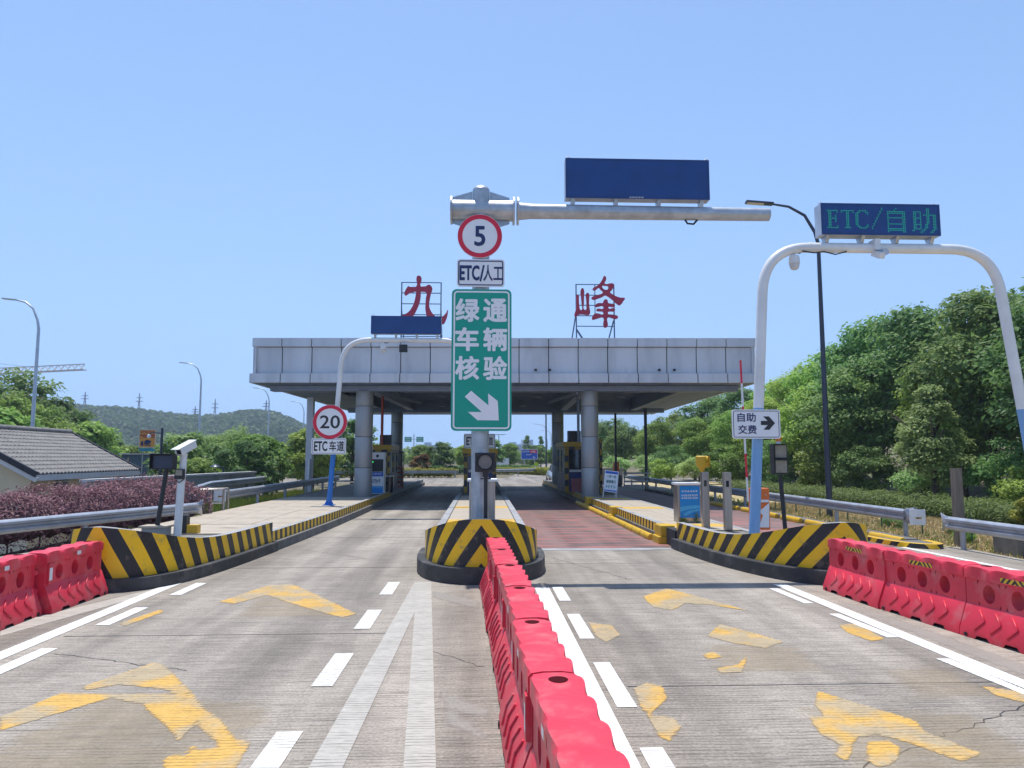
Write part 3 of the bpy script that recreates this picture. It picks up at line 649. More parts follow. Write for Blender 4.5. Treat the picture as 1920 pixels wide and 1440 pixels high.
PAINT = dict(
  y1=[ [(-3.73, 6.91), (-3.09, 6.88), (-2.73, 6.85), (-2.62, 6.89), (-2.58, 6.60), (-2.67, 6.45), (-2.91, 6.62), (-3.21, 6.77), (-3.42, 6.72)], [(-2.59, 6.58), (-2.29, 6.43), (-2.08, 6.18), (-1.83, 5.78), (-1.99, 5.78), (-2.27, 6.16)], [(-2.00, 5.58), (-1.80, 5.67), (-1.66, 5.36), (-1.83, 5.33)], [(-3.64, 7.13), (-3.34, 7.88), (-3.25, 7.85), (-2.59, 6.91), (-2.74, 6.91), (-2.93, 7.03), (-3.20, 7.12), (-3.37, 7.17), (-3.57, 7.01)], [(-3.89, 6.34), (-3.80, 6.60), (-3.74, 6.92), (-3.51, 6.90), (-3.23, 6.81), (-3.38, 6.56), (-3.58, 6.24), (-3.70, 6.04)], [(-3.05, 6.81), (-2.74, 6.82), (-2.57, 6.69), (-2.57, 6.86), (-2.32, 6.47), (-2.47, 6.44), (-2.27, 6.16), (-2.24, 5.77), (-2.41, 6.02), (-2.66, 6.32), (-2.93, 6.66)], [(-2.35, 6.28), (-2.14, 6.24), (-2.04, 6.00), (-1.89, 5.78), (-1.69, 5.72), (-1.68, 5.36), (-1.76, 5.45), (-2.01, 5.84)], [(-2.21, 5.45), (-2.14, 5.52), (-2.02, 5.44), (-2.12, 5.66), (-2.02, 5.58), (-1.88, 5.39), (-1.68, 5.34), (-1.60, 5.08), (-2.05, 5.10)] ],
  y2=[ [(-3.80, 11.06), (-3.50, 12.38), (-3.16, 12.57), (-2.37, 11.33), (-1.68, 10.17), (-1.83, 9.95), (-2.58, 10.75), (-3.27, 11.58), (-3.54, 10.94)] ],
  y3=[ [(2.45, 11.22), (2.97, 11.87), (3.33, 11.05), (3.65, 10.16), (3.26, 10.58), (2.95, 10.71), (2.63, 10.24), (2.42, 10.43)] ],
  y4=[ [(3.01, 9.35), (3.25, 8.89), (3.44, 8.45), (3.14, 8.20), (2.86, 8.42), (2.67, 8.75)], [(2.36, 7.93), (2.50, 8.07), (2.54, 7.88), (2.38, 7.78)], [(2.35, 7.43), (2.62, 7.57), (2.79, 7.83), (2.56, 7.33), (2.34, 7.27)] ],
  y5=[ [(4.50, 9.26), (4.74, 9.31), (4.67, 8.54), (4.48, 8.45), (4.40, 8.84)] ],
  y6=[ [(1.38, 9.54), (1.63, 9.35), (1.64, 8.85), (1.42, 8.53), (1.36, 8.83)] ],
  y7=[ [(1.40, 6.85), (1.55, 7.00), (1.66, 6.91), (1.62, 6.57), (1.40, 6.22), (1.35, 6.27)], [(1.37, 6.17), (1.55, 6.09), (1.56, 5.89), (1.40, 5.62), (1.35, 5.70)] ],
  y8=[ [(3.04, 6.69), (3.47, 5.95), (3.41, 5.76), (3.20, 5.61), (3.01, 5.71), (2.80, 6.08), (2.86, 6.38)], [(2.66, 6.05), (3.05, 6.11), (2.99, 5.67), (2.83, 5.64), (2.54, 5.22), (2.51, 5.30), (2.65, 5.49), (2.59, 5.69)], [(3.00, 5.69), (3.38, 5.75), (3.56, 5.29), (3.33, 5.18), (3.26, 5.31), (3.13, 5.56)], [(2.87, 5.53), (3.02, 5.54), (3.03, 5.42), (2.88, 5.19), (2.72, 5.10), (2.68, 5.19)] ],
  y9=[ [(4.61, 6.78), (4.87, 6.57), (4.69, 6.30), (4.56, 6.52)] ],
  y10=[ [(-4.57, 9.72), (-4.42, 10.53), (-4.32, 10.39), (-4.45, 9.57)] ],
  w_h1=[ [(-0.76, 11.84), (-0.05, 11.03), (-0.04, 10.46), (-0.69, 11.26)] ],
  w_h2=[ [(-0.31, 6.77), (0.08, 6.34), (0.06, 6.15), (-0.23, 6.35), (0.07, 5.70), (0.02, 5.70), (-0.27, 6.08)] ],
  w_l=[ [(-5.65, 9.10), (-4.99, 12.15), (-5.18, 12.31), (-6.01, 9.66)] ],
  w_l2=[ [(-6.25, 10.04), (-5.66, 11.81), (-5.37, 11.80), (-6.01, 9.66)] ],
)
for k, lab in (('y1', 'broken yellow arrow paint nearest the lower left corner'), ('y2', 'faded yellow arrow tip farther up the left lane'), ('y3', 'worn yellow arrow tip farthest up the right lane'),
               ('y4', 'worn yellow patches in the middle of the right lane'), ('y5', 'yellow patch touching the middle dash of the right edge line'), ('y6', 'pale yellow patch beside the second dash right of the barriers'),
               ('y7', 'pair of yellow patches beside the third dash right of the barriers'), ('y8', 'large torn yellow arrow nearest the lower right corner'), ('y9', 'yellow scrap beside the nearest dash at the right edge'), ('y10', 'thin yellow scrap near the left edge line')):
    marking('yellow_marking', PAINT[k], 'yarrow', lab, .008)
marking('yellow_ghost', [[(2.2, 7.2), (3.5, 7.2), (3.6, 8.4), (2.5, 8.5)], [(2.4, 4.9), (4.0, 4.9), (4.1, 6.2), (2.6, 6.4)], [(3.7, 6.4), (4.7, 6.4), (4.7, 7.6), (3.9, 7.4)]], 'yghost', 'faint ochre smears of an old arrow in the right lane', .0035)
marking('yellow_ghost', [[(-3.7, 5.0), (-1.7, 5.0), (-1.6, 6.6), (-3.4, 7.0)]], 'yghost', 'faint ochre smear of the near arrow in the left lane', .0035)
marking('yellow_ghost', [[(-3.3, 9.9), (-1.6, 9.9), (-2.3, 11.4), (-3.5, 11.6)]], 'yghost', 'faint ochre smear of the far arrow in the left lane', .0035)
marking('hatch_line', PAINT['w_h1'], 'wghost', 'pale worn hatch stripe in front of the middle island', .005)
marking('hatch_line', PAINT['w_h2'], 'wghost', 'pale worn zigzag hatch close to the nearest central barriers', .005)
marking('worn_line', PAINT['w_l'], 'wfade', 'grey worn line outside the left solid edge line', .004)
marking('worn_line', PAINT['w_l2'], 'wghost', 'faint grey line against the feet of the left barriers', .003)
marking('worn_line', [[(5.3, 6.0), (5.6, 6.0), (5.35, 10.6), (5.12, 10.6)]], 'wghost', 'faint worn line against the feet of the right barriers', .003)
marking('exit_line', quadstrip((10.15, 6), (9.85, 17), .15), 'wline', 'white edge line of the far right exit lane')
marking('exit_line', quadstrip((9.6, 6), (9.3, 17), .12), 'wfade', 'worn inner line of the far right exit lane')

# ------------------------------------------------------------------ toll islands
ZD = .38
def paver_mesh(w, l, m):
    b = MB(); b.box(-w/2, w/2, -l/2, l/2, 0, .03); return b.mesh('slab', m, bevel=.006)
SLAB = {}
def pave(parent, x0, x1, y0, y1, nx_, dl, yellow_rows, zt):
    w = (x1-x0)/nx_; ox, oy, oz = root_loc(parent); n = int((y1-y0)/dl)
    for key, mm in (('g', 'slab'), ('y', 'slab_y')):
        SLAB[(key, round(w, 3), dl)] = paver_mesh(w-.014, dl-.014, M[mm])
    for j in range(n):
        for i in range(nx_):
            yy = y0+dl*(j+.5); k = 'y' if any(abs(yy-q) < dl*.55 for q in yellow_rows) else 'g'
            o = inst('slab', SLAB[(k, round(w, 3), dl)], parent, (x0+w*(i+.5)-ox, yy-oy, zt-.03-oz+random.uniform(-.003, .002)))
def island_base(parent, path_l, path_r, z, name='kerb_base', m='plinth'):
    """closed solid between two flank paths that share the nose"""
    poly = [(p[0], p[1]) for p in path_l]+[(p[0], p[1]) for p in reversed(path_r)]
    if area(poly) < 0: poly = poly[::-1]
    b = MB(); b.prism(poly, lambda u, v, d: (u, v, d), z, -.1); return b.build(name, M[m], parent)
def offset_path(P, d):
    P = [Vector(p) for p in P]; out = []
    for i in range(len(P)):
        t = (P[min(i+1, len(P)-1)]-P[max(i-1, 0)]).normalized(); out.append(P[i]+Vector((-t.y, t.x))*d)
    return out
def nose_island(label, path, nose_i, inward, ztops, stripe, zp):
    """plinth and tall chevron wall following one path of control points from lane-side flank round the nose"""
    root = thing('toll_island', label, 'traffic island', (path[nose_i][0], path[nose_i][1]+2, 0), 'toll islands between the lanes')
    pp = catmull([Vector(p) for p in path], 6); s = arclen(pp); s0 = s[nose_i*6]
    zt = catmull([Vector((z, 0)) for z in ztops], 6); zt = [q.x for q in zt]
    wall_strip(pp, zp-.01, zt, s0, .16, 'striped_wall', [M[stripe], M['stone']], root, inward, smooth=True)
    out = offset_path(pp, -.15*inward)
    poly = [(q.x, q.y) for q in out]
    if area(poly) < 0: poly = poly[::-1]
    b = MB(); b.prism(poly, lambda u, v, d: (u, v, d), zp, -.1); b.build('plinth', [M['plinth']], root, bevel=.02)
    b = MB(); poly = [(q.x, q.y) for q in offset_path(pp, .1*inward)]
    if area(poly) < 0: poly = poly[::-1]
    b.prism(poly, lambda u, v, d: (u, v, d), ZD-.035, .02); b.build('nose_deck', M['stone'], root)
    return root, pp
# middle
mid_path = [(-1.06, 15.2), (-1.07, 14.4), (-1.0, 13.6), (-.8, 13.0), (-.45, 12.6), (0, 12.47), (.45, 12.6), (.8, 13.0), (1.0, 13.6), (1.07, 14.4), (1.06, 15.2)]
I_mid, _ = nose_island('middle island with rounded yellow and black chevron nose under the green sign', mid_path, 5, 1, [.66, .7, .78, .9, 1.02, 1.06, 1.02, .9, .78, .7, .66], 'stripeN', .27)
b = MB(); b.box(-.92, .92, 15.15, 60, -.05, ZD-.032); b.build('deck', M['deck'], I_mid)
for sx in (-1, 1):
    for k in range(26):
        y0 = 15.15+k*1.5; b = MB(); b.box(sx*.93, sx*1.12, y0, y0+1.49, -.05, ZD+.01); b.build('kerb_stone', M['stone'], I_mid, bevel=.012)
pave(I_mid, -.92, .92, 15.2, 33.2, 2, .9, (20.4, 25.6), ZD)
# left
lp = [(-4.72, 17.0), (-4.82, 15.3), (-4.92, 14.1), (-5.05, 13.2), (-5.24, 12.55), (-5.55, 12.12), (-6.05, 11.95), (-6.45, 12.1), (-6.72, 12.5), (-6.85, 13.3), (-6.9, 14.6)]
I_left, _ = nose_island('left island with yellow and black striped nose behind the two left red barriers', lp, 6, -1, [.63, .62, .63, .7, .82, .93, 1.0, .96, .9, .8, .72], 'stripeL', .2)
kb = [( -4.72, 17.05), (-4.62, 19.5), (-4.5, 24), (-4.45, 32), (-4.4, 44), (-4.4, 56)]
kp = catmull([Vector(p) for p in kb], 5)
wall_strip(kp[:18], .2, [.43]*18, 0, .14, 'striped_kerb', [M['stripeK'], M['stone']], I_left, 1)
wall_strip(kp[17:], .2, [.43]*len(kp[17:]), 0, .14, 'plain_kerb', [M['stone'], M['stone']], I_left, 1)
wall_strip([p+Vector((.12, 0)) for p in kp], -.05, [.2]*len(kp), 0, .3, 'kerb_foot', [M['kerbgrey'], M['kerbgrey']], I_left, 1)
b = MB(); b.prism([(q.x-.13, q.y) for q in kp]+[(-8.6, 56), (-8.5, 17.2), (-6.6, 15.0), (-6.4, 13.2), (-5.6, 13.0), (-5.0, 15.4)], lambda u, v, d: (u, v, d), ZD-.032, -.05); b.build('deck', M['deck'], I_left)
pave(I_left, -8.4, -4.72, 19.4, 33.8, 3, 1.6, (), ZD)
b = MB(); b.box(-8.4, -4.95, 17.1, 19.36, ZD-.03, ZD-.004); b.build('screed', M['slab'], I_left)
# right
rp = [(4.52, 17.0), (4.62, 15.6), (4.75, 14.5), (4.95, 13.6), (5.2, 12.85), (5.52, 12.35), (6.0, 12.05), (6.4, 12.2), (6.65, 12.55), (6.78, 13.2), (6.84, 14.4)]
I_right, _ = nose_island('right island with striped nose and yellow kerb blocks beside red lane', rp, 6, 1, [.6, .59, .6, .68, .82, .95, 1.02, .98, .93, .84, .75], 'stripeR', .24)
b = MB(); b.prism([(4.66, 17), (4.66, 56), (6.25, 56), (6.25, 17), (6.6, 15), (6.5, 13.2), (5.6, 13.0), (4.9, 15)], lambda u, v, d: (u, v, d), ZD-.032, -.05); b.build('deck', M['deck'], I_right)
pave(I_right, 4.68, 6.2, 17.4, 33.4, 2, .8, (18.6, 25.0, 30.6), ZD)
b = MB(); b.box(6.21, 6.38, 15, 46, -.05, ZD); b.build('outer_kerb', M['stone'], I_right, bevel=.015)
ye = [17.35, 18.15, 18.75, 24.6, 25.2, 30.5, 31.1, 38, 45]
for y0, y1 in ((18.75, 24.55), (25.2, 30.4), (31.1, 38), (38.1, 45), (45.1, 54)):
    n = 12; path = [Vector((4.5, y0+(y1-y0)*k/n)) for k in range(n+1)]
    wall_strip(path, .19, [.42]*(n+1), 0, .17, 'striped_kerb', [M['stripeK'], M['stone']], I_right, -1)
    wall_strip([p+Vector((-.06, 0)) for p in path], -.05, [.19]*(n+1), 0, .25, 'kerb_foot', [M['kerbgrey'], M['kerbgrey']], I_right, -1)
for y0 in (17.9, 24.56, 30.42):
    b = MB(); b.box(4.36, 4.72, y0, y0+.62, .18, .44); b.box(4.3, 4.72, y0-.02, y0+.64, -.05, .178); b.build('yellow_block', M['yellow'], I_right, bevel=.03)
b = MB(); b.box(4.5, 4.7, 17.1, 17.88, -.05, .4); b.build('dark_gap', M['joint'], I_right)
gb = MB()                                                        # one rounded rubber kerb guard, shared by the row
gb.prism([(0, 0), (.17, 0), (.17, .09), (.13, .145), (.06, .15), (.01, .1)], lambda u, v, d: (-u, d, v), -.5, .5)
gm = gb.mesh('kerb_guard', M['yellow'], bevel=.025, smooth=True); rx, ry, rz = root_loc(I_right)
for k in range(14): inst('kerb_guard', gm, I_right, (4.42-rx, 19.3+k*1.04-ry, -rz))

# exit lane kerb on the far right
I_exit = thing('exit_kerb', 'low kerb with yellow rubber guards along the right guardrail', 'kerb', (10.3, 20, 0))
b = MB(); b.box(10.25, 10.6, 17.6, 46, -.06, .13); b.build('kerb_body', M['kerbgrey'], I_exit, bevel=.02)
for k in range(10): inst('kerb_guard', gm, I_exit, (10.28-10.3, 18.3+k*1.9-20, 0), scale=(1, 1.5, 1.1))
I_low = thing('low_nose', 'low yellow and black kerb nose in front of the right guardrail end', 'kerb', (10.1, 16.8, 0))
np_ = catmull([Vector(p) for p in [(9.7, 18.6), (9.75, 17.6), (9.95, 16.9), (10.35, 16.6), (10.7, 16.8), (10.8, 17.5)]], 5)
wall_strip(np_, -.05, [.11]*len(np_), 1.9, .2, 'striped_edge', [M['stripeR'], M['yellow']], I_low, 1)
b = MB(); b.prism([(q.x, q.y) for q in offset_path(np_, .05)], lambda u, v, d: (u, v, d), .1, -.05); b.build('top', M['kerbgrey'], I_low)

# ------------------------------------------------------------------ canopy
CY = 31.0
CAN = thing('toll_canopy', 'grey panelled toll canopy on four round columns', 'canopy', (1.0, CY, 0))
X0, X1 = -9.85, 11.75; NP = 17; pw = (X1-X0)/NP
Y0, Y1 = CY, 54.5
def panel(w, h, t=.06, tilt=0.):
    b = MB(); b.add([(-w/2, -t/2+tilt, -h/2), (w/2, -t/2+tilt, -h/2), (w/2, t/2, -h/2), (-w/2, t/2, -h/2), (-w/2, -t/2, h/2), (w/2, -t/2, h/2), (w/2, t/2, h/2), (-w/2, t/2, h/2)],
      [(0,3,2,1),(4,5,6,7),(0,1,5,4),(1,2,6,5),(2,3,7,6),(3,0,4,7)]); return b.mesh('fascia_panel', M['alu'], bevel=.012)
pm_main = panel(pw-.035, 1.13, .06, .03); pm_top = panel(pw-.035, .38, .12); pm_bot = panel(pw-.035, .4, .14)
cx0 = 1.0
for i in range(NP):
    x = X0+pw*(i+.5)-cx0
    inst('fascia_panel', pm_main, CAN, (x, .16+random.uniform(-.006, .006), 6.23), (random.uniform(-.006, .006), 0, random.uniform(-.004, .004)))
    inst('fascia_panel', pm_top, CAN, (x, .07+random.uniform(-.004, .004), 7.0))
    inst('fascia_panel', pm_bot, CAN, (x, .0+random.uniform(-.004, .004), 5.45))
pws = (Y1-Y0)/18; ps_main = panel(pws-.02, 1.13); ps_top = panel(pws-.02, .38, .12); ps_bot = panel(pws-.02, .4, .14)
for sx, xx in ((-1, X0), (1, X1)):
    for j in range(18):
        y = Y0+pws*(j+.5)-CY
        for me_, z, off in ((ps_main, 6.23, .16), (ps_top, 7.0, .07), (ps_bot, 5.45, 0)):
            inst('fascia_panel', me_, CAN, (xx-sx*off-cx0, y, z), (0, 0, R(90*sx)))
b = MB(); b.box(X0+.2, X1-.2, Y0+.19, Y0+.3, 5.3, 7.19); b.box(X0+.2, X1-.2, Y1-.1, Y1, 5.25, 7.1); b.box(X0+.24, X0+.3, Y0+.3, Y1-.1, 5.3, 7.1); b.box(X1-.3, X1-.24, Y0+.3, Y1-.1, 5.3, 7.1); b.build('backing', M['joint'], CAN)
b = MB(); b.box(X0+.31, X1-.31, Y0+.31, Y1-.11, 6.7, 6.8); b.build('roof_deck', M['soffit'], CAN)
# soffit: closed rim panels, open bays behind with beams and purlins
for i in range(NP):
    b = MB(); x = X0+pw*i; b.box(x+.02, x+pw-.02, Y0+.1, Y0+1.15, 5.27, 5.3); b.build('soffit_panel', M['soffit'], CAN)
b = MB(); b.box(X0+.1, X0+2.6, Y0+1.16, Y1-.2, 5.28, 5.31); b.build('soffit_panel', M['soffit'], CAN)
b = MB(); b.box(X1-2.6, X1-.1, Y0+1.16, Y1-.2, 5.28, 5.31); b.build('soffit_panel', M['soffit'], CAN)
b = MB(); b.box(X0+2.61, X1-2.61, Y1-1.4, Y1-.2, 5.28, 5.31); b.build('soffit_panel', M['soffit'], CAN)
FCY, RCY = 32.6, 48.3
for yy in (FCY, RCY):
    b = MB(); b.box(X0+.4, X1-.4, yy-.28, yy+.28, 5.02, 5.26); b.box(X0+.4, X1-.4, yy-.06, yy+.06, 5.26, 6.6); b.build('cross_beam', M['beam'], CAN)
for xx in (-5.3, -.3, 4.7, 9.3):
    b = MB(); b.box(xx-.2, xx+.2, FCY+.3, RCY-.3, 5.15, 5.3); b.box(xx-.05, xx+.05, FCY+.3, RCY-.3, 5.3, 6.5); b.build('long_beam', M['beam'], CAN)
for k in range(9):
    yy = 34+k*1.6; b = MB(); b.box(X0+2.7, X1-2.7, yy-.05, yy+.05, 5.75, 5.95); b.build('purlin', M['beam'], CAN)
for i, xx in enumerate((-8.6, -6.9, -3.6, -1.9, 1.4, 3.1, 6.4, 8.1)):
    b = MB(); b.box(xx, xx+1.5, FCY+.6, FCY+.75, 5.05, 5.12); b.build('tube_light', M['board'], CAN)
for xx, yy in ((-7, 38), (-2.4, 38), (2.6, 38), (7, 38), (-3, 45), (2, 45), (6.4, 45)):
    b = MB(); b.cyl(xx, yy, 5.3, 5.6, .02, 6); b.lathe([(.02, 0), (.2, -.02), (.22, -.1), (.02, -.1)], (xx, yy, 5.3), 14); b.build('pendant_light', M['beam'], CAN)
for xx, yy in ((-5.3, FCY), (4.75, FCY), (-6.25, RCY), (4.35, RCY)):
    for z0, z1 in ((0.3, 1.62), (1.64, 2.98), (3.0, 4.34), (4.36, 5.02)):
        b = MB(); b.cyl(xx, yy, z0, z1, .39, 40); b.build('column', M['column'], CAN, bevel=.008, smooth=True)
    b = MB(); b.cyl(xx, yy, .3, 5.02, .375, 32); b.build('column_core', M['joint'], CAN)
for xx in (-5.3, 4.75):                                           # raking brackets behind the column heads
    b = MB(); b.bar((xx+.5 if xx < 0 else xx-.5, FCY+.4, 5.0), (xx+1.3 if xx < 0 else xx-1.3, RCY-6, 5.25), .12); b.build('raking_strut', M['beam'], CAN)
for xx, yy, r_ in ((10.1, 48.0, .1), (8.7, 52.0, .08)):
    b = MB(); b.cyl(xx, yy, -.1, 5.3, r_, 14); b.build('slim_post', M['lampdark'], CAN, smooth=True)
b = MB(); b.box(-9.55, -9.2, 38.6, 38.95, .25, 5.28); b.build('edge_post', M['alu'], CAN, bevel=.03)
b = MB(); b.tube([(-9.3, 38.5, 2.0), (-9.3, 38.5, 1.0), (-9.5, 38.45, .8), (-10, 38.4, .7)], .07, 10); b.build('downpipe', M['white'], CAN, smooth=True)
for x, w in ((-1.2, .0), (2.25, 0), (2.85, 0), (7.55, 0), (8.2, 0)):    # small torn fixing holes and brackets on the fascia
    b = MB(); b.box(x, x+.1, CY+.06, CY+.14, 5.78, 5.86); b.build('bracket_stub', M['joint'], CAN)
CAN.rotation_euler = (0, 0, R(-2.2))
# rooftop characters
def glyph(label, loops_list, sc, px0, py0, x_at, z_at, yy, frame):
    root = thing('rooftop_character', label, 'sign letter', ((x_at(0)+x_at(100))/2, yy, 7.19), 'rooftop characters')
    for i, loops in enumerate(loops_list):
        me, co = outline('stroke', loops, lambda u, v: (x_at(u/sc), z_at(v/sc)), .12, M['glyph'], root)
        set_mesh_xz(me, co, yy, root, M['glyph'], 'stroke')
    for k, (a, c, w) in enumerate(frame):
        b = MB(); b.bar(a, c, w); b.build('frame_bar', M['frame'], root)
    return root
PXM = 31.5/1371
jx = lambda u: -3.72+u*PXM; jz = lambda v: 10.22-v*PXM
jiu = [[(475,190),(485,150),(505,122),(540,118),(580,140),(603,185),(590,395),(640,393),(700,390),(740,370),(775,348),(815,355),(850,385),(872,430),(870,480),(845,545),(825,640),(808,740),(798,830),(805,900),(830,980),(870,1050),(920,1110),(985,1160),(1060,1175),(1140,1145),(1200,1085),(1240,1030),(1258,985),(1262,1060),(1250,1140),(1220,1230),(1190,1300),(1160,1335),(1080,1330),(1000,1320),(900,1300),(820,1250),(750,1170),(725,1080),(708,980),(708,840),(715,700),(725,545),(700,528),(640,520),(590,525),(588,600),(578,700),(550,830),(500,960),(440,1080),(370,1175),(250,1240),(100,1270),(20,1250),(20,1210),(120,1140),(200,1100),(300,1030),(370,930),(420,820),(450,700),(465,600),(470,525),(400,530),(300,565),(215,620),(190,610),(180,570),(205,500),(250,420),(278,385),(310,405),(400,405),(472,395)]]
fr = []
fy = 31.75
for xz in (8, 83): fr.append(((jx(xz), fy, 7.1), (jx(xz), fy, jz(20)), .05))
for v in (20.5, 41, 62, 83, 104, 125): fr.append(((jx(8), fy, jz(v)), (jx(83), fy, jz(v)), .035))
for xz in (8, 83): fr.append(((jx(xz), fy+1.3, 7.1), (jx(xz), fy+.02, jz(70)), .05))
glyph('maroon rooftop character on a frame above the left dark display', [jiu], 13.09, 0, 0, jx, jz, 31.6, fr)
fx = lambda u: 3.78+u*PXM; fz = lambda v: 10.38-v*PXM
shan = [[(190,535),(215,548),(222,640),(230,780),(250,850),(278,850),(280,720),(268,560),(265,430),(295,395),(325,425),(328,560),(325,720),(330,845),(365,845),(378,760),(375,620),(370,520),(400,492),(430,515),(435,620),(430,720),(442,830),(452,900),(440,940),(400,955),(340,945),(230,945),(185,970),(150,995),(130,960),(135,920),(165,830),(172,700),(170,570)]]
zhi = [[(720,190),(735,150),(752,135),(780,155),(792,190),(775,250),(755,290),(900,290),(940,300),(950,335),(930,390),(890,450),(865,475),(900,510),(990,560),(1080,590),(1170,605),(1140,660),(1090,730),(1060,745),(1000,710),(900,620),(800,550),(775,540),(700,580),(620,610),(530,635),(490,615),(485,590),(510,570),(600,540),(720,475),(670,420),(640,385),(590,420),(540,440),(510,420),(520,390),(600,345),(680,260)], [(705,350),(770,340),(835,360),(790,430)]]
feng = [[(735,650),(770,625),(810,645),(825,700),(880,715),(940,725),(965,750),(945,780),(830,785),(832,815),(940,812),(965,845),(945,872),(870,875),(825,885),(820,930),(880,940),(980,955),(1020,980),(1020,1010),(990,1030),(900,1015),(815,1005),(810,1170),(790,1205),(765,1215),(730,1195),(720,1150),(720,1005),(640,1015),(560,1040),(510,1050),(490,1030),(500,980),(540,930),(600,920),(720,935),(720,890),(600,870),(580,850),(600,825),(720,820),(722,770),(640,775),(580,785),(560,765),(580,725),(640,705),(715,700)]]
fr = []
for xz in (16.5, 90): fr.append(((fx(xz), fy, 7.1), (fx(xz), fy, fz(28)), .05))
fr.append(((fx(53), fy, fz(28)), (fx(53), fy, fz(86)), .035))
for v in (28, 49, 69, 89.5, 110): fr.append(((fx(16.5), fy, fz(v)), (fx(90), fy, fz(v)), .035))
fr.append(((fx(12), fy+1.3, 7.1), (fx(16), fy+.02, fz(86)), .05)); fr.append(((fx(84), fy+1.3, 7.1), (fx(89), fy+.02, fz(98)), .05)); fr.append(((fx(17), fy+.05, fz(116)), (fx(47), fy+1.2, 7.1), .06))
glyph('maroon rooftop character of three parts on a frame right of the green sign', [shan, zhi, feng], 10.67, 0, 0, fx, fz, 31.6, fr)
# ------------------------------------------------------------------ cantilever pole on the middle island
py_ = 13.75
POLE = thing('cantilever_gantry', 'galvanised pole with long bare arm rising from the middle island', 'gantry', (-.03, py_, .3))
b = MB(); b.cyl(-.03, py_, .3, 7.25, .165, 28); b.lathe([(.165, 0), (.13, .05), (.05, .08), (.01, .085)], (-.03, py_, 7.25), 28); b.build('post', M['galv'], POLE, smooth=True)
b = MB(); b.tube([(-.6, py_, 6.84), (.62, py_, 6.84)], .2, 24); b.build('sleeve', M['galv'], POLE, smooth=True)
for xx in (-.6, .6, .68):
    b = MB(); b.tube([(xx-.018, py_, 6.84), (xx+.018, py_, 6.84)], .27, 24); b.build('flange', M['galv'], POLE, bevel=.004)
for sx in (-1, 1):
    for sz in (-1, 1):
        b = MB(); b.prism([(-.03+sx*.17, 6.84+sz*.19), (-.03+sx*.55, 6.84+sz*.19), (-.03+sx*.55, 6.84+sz*.26), (-.03+sx*.17, 6.84+sz*.38)], lambda u, v, d: (u, d, v), py_-.008, py_+.008); b.build('gusset', M['galv'], POLE)
b = MB(); b.tube([(.69, py_, 6.84), (.95, py_, 6.84), (5.62, py_, 6.84)], [.17, .145, .125], 24); b.build('arm', M['galv'], POLE, smooth=True)
b = MB(); b.prism(rrect(-.1, .0, .9, 1.35, .02), lambda u, v, d: (u, d, v), py_-.17, py_-.15); b.build('hatch', M['galv'], POLE)
b = MB(); b.tube([(3.95, py_, 6.72), (4.0, py_, 6.64), (4.12, py_, 6.63), (4.2, py_, 6.72)], .02, 8); b.build('cable_loop', M['rubber'], POLE, smooth=True)
def display(label, x0, x1, z0, z1, yy, depth, arm_z, nlug=4, name='led_display'):
    d = thing(name, label, 'display', ((x0+x1)/2, yy, z0), 'led displays above the lanes')
    b = MB(); b.box(x0, x1, yy-depth/2, yy+depth/2, z0, z1); b.build('housing', M['lampgrey' if 'lit' in label else 'darkblue'], d, bevel=.01)
    b = MB(); f = yy-depth/2-.012; w = .045
    b.box(x0, x1, f, f+.011, z0, z0+w); b.box(x0, x1, f, f+.011, z1-w, z1); b.box(x0, x0+w, f, f+.011, z0+w, z1-w); b.box(x1-w, x1, f, f+.011, z0+w, z1-w); b.build('bezel', M['darkblue'], d)
    b = MB(); b.box(x0+w, x1-w, f+.004, f+.011, z0+w, z1-w); b.build('screen', M['screen'], d)
    for k in range(nlug):
        xx = x0+.15+(x1-x0-.3)*k/(nlug-1)
        b = MB(); b.prism([(yy-depth/2+.02, z0-.002), (yy+depth/2-.02, z0-.002), (yy+.06, arm_z), (yy-.06, arm_z)], lambda u, v, dd: (dd, u, v), xx-.035, xx+.035); b.build('bracket', M['galv'], d)
    for xx in (x0+.04, x1-.05):
        b = MB(); b.tube([(xx, yy, z1), (xx, yy, z1+.05), (xx+.03, yy, z1+.07), (xx+.06, yy, z1+.05), (xx+.06, yy, z1)], .01, 6); b.build('lifting_eye', M['galv'], d)
    return d
DM = display('large unlit dark blue led board on the galvanised arm', 1.6, 4.42, 7.08, 7.88, py_, .22, 6.95)
marks('nameplate', 5, 2.98, 7.105, .28, .03, py_-.1235, M['refl'], DM)
def round_sign(label, cx, cz, r, yy, num, nw, nh):
    d = thing('speed_limit_sign', label, 'road sign', (cx, yy, cz-r), 'speed limit signs')
    disc('plate', cx, cz, r, yy, M['signwhite'], d); ring('red_ring', cx, cz, r*.985, r*.78, yy-.003, M['signred'], d)
    text('number', num, cx, cz, nw, nh, yy-.004, M['navy' if num == '5' else 'black'], d, .022 if num == '5' else .012)
    b = MB(); b.box(cx-.05, cx+.05, yy+.021, yy+.05, cz-r*.6, cz+r*.6); b.build('back_channel', M['galv'], d)
    return d
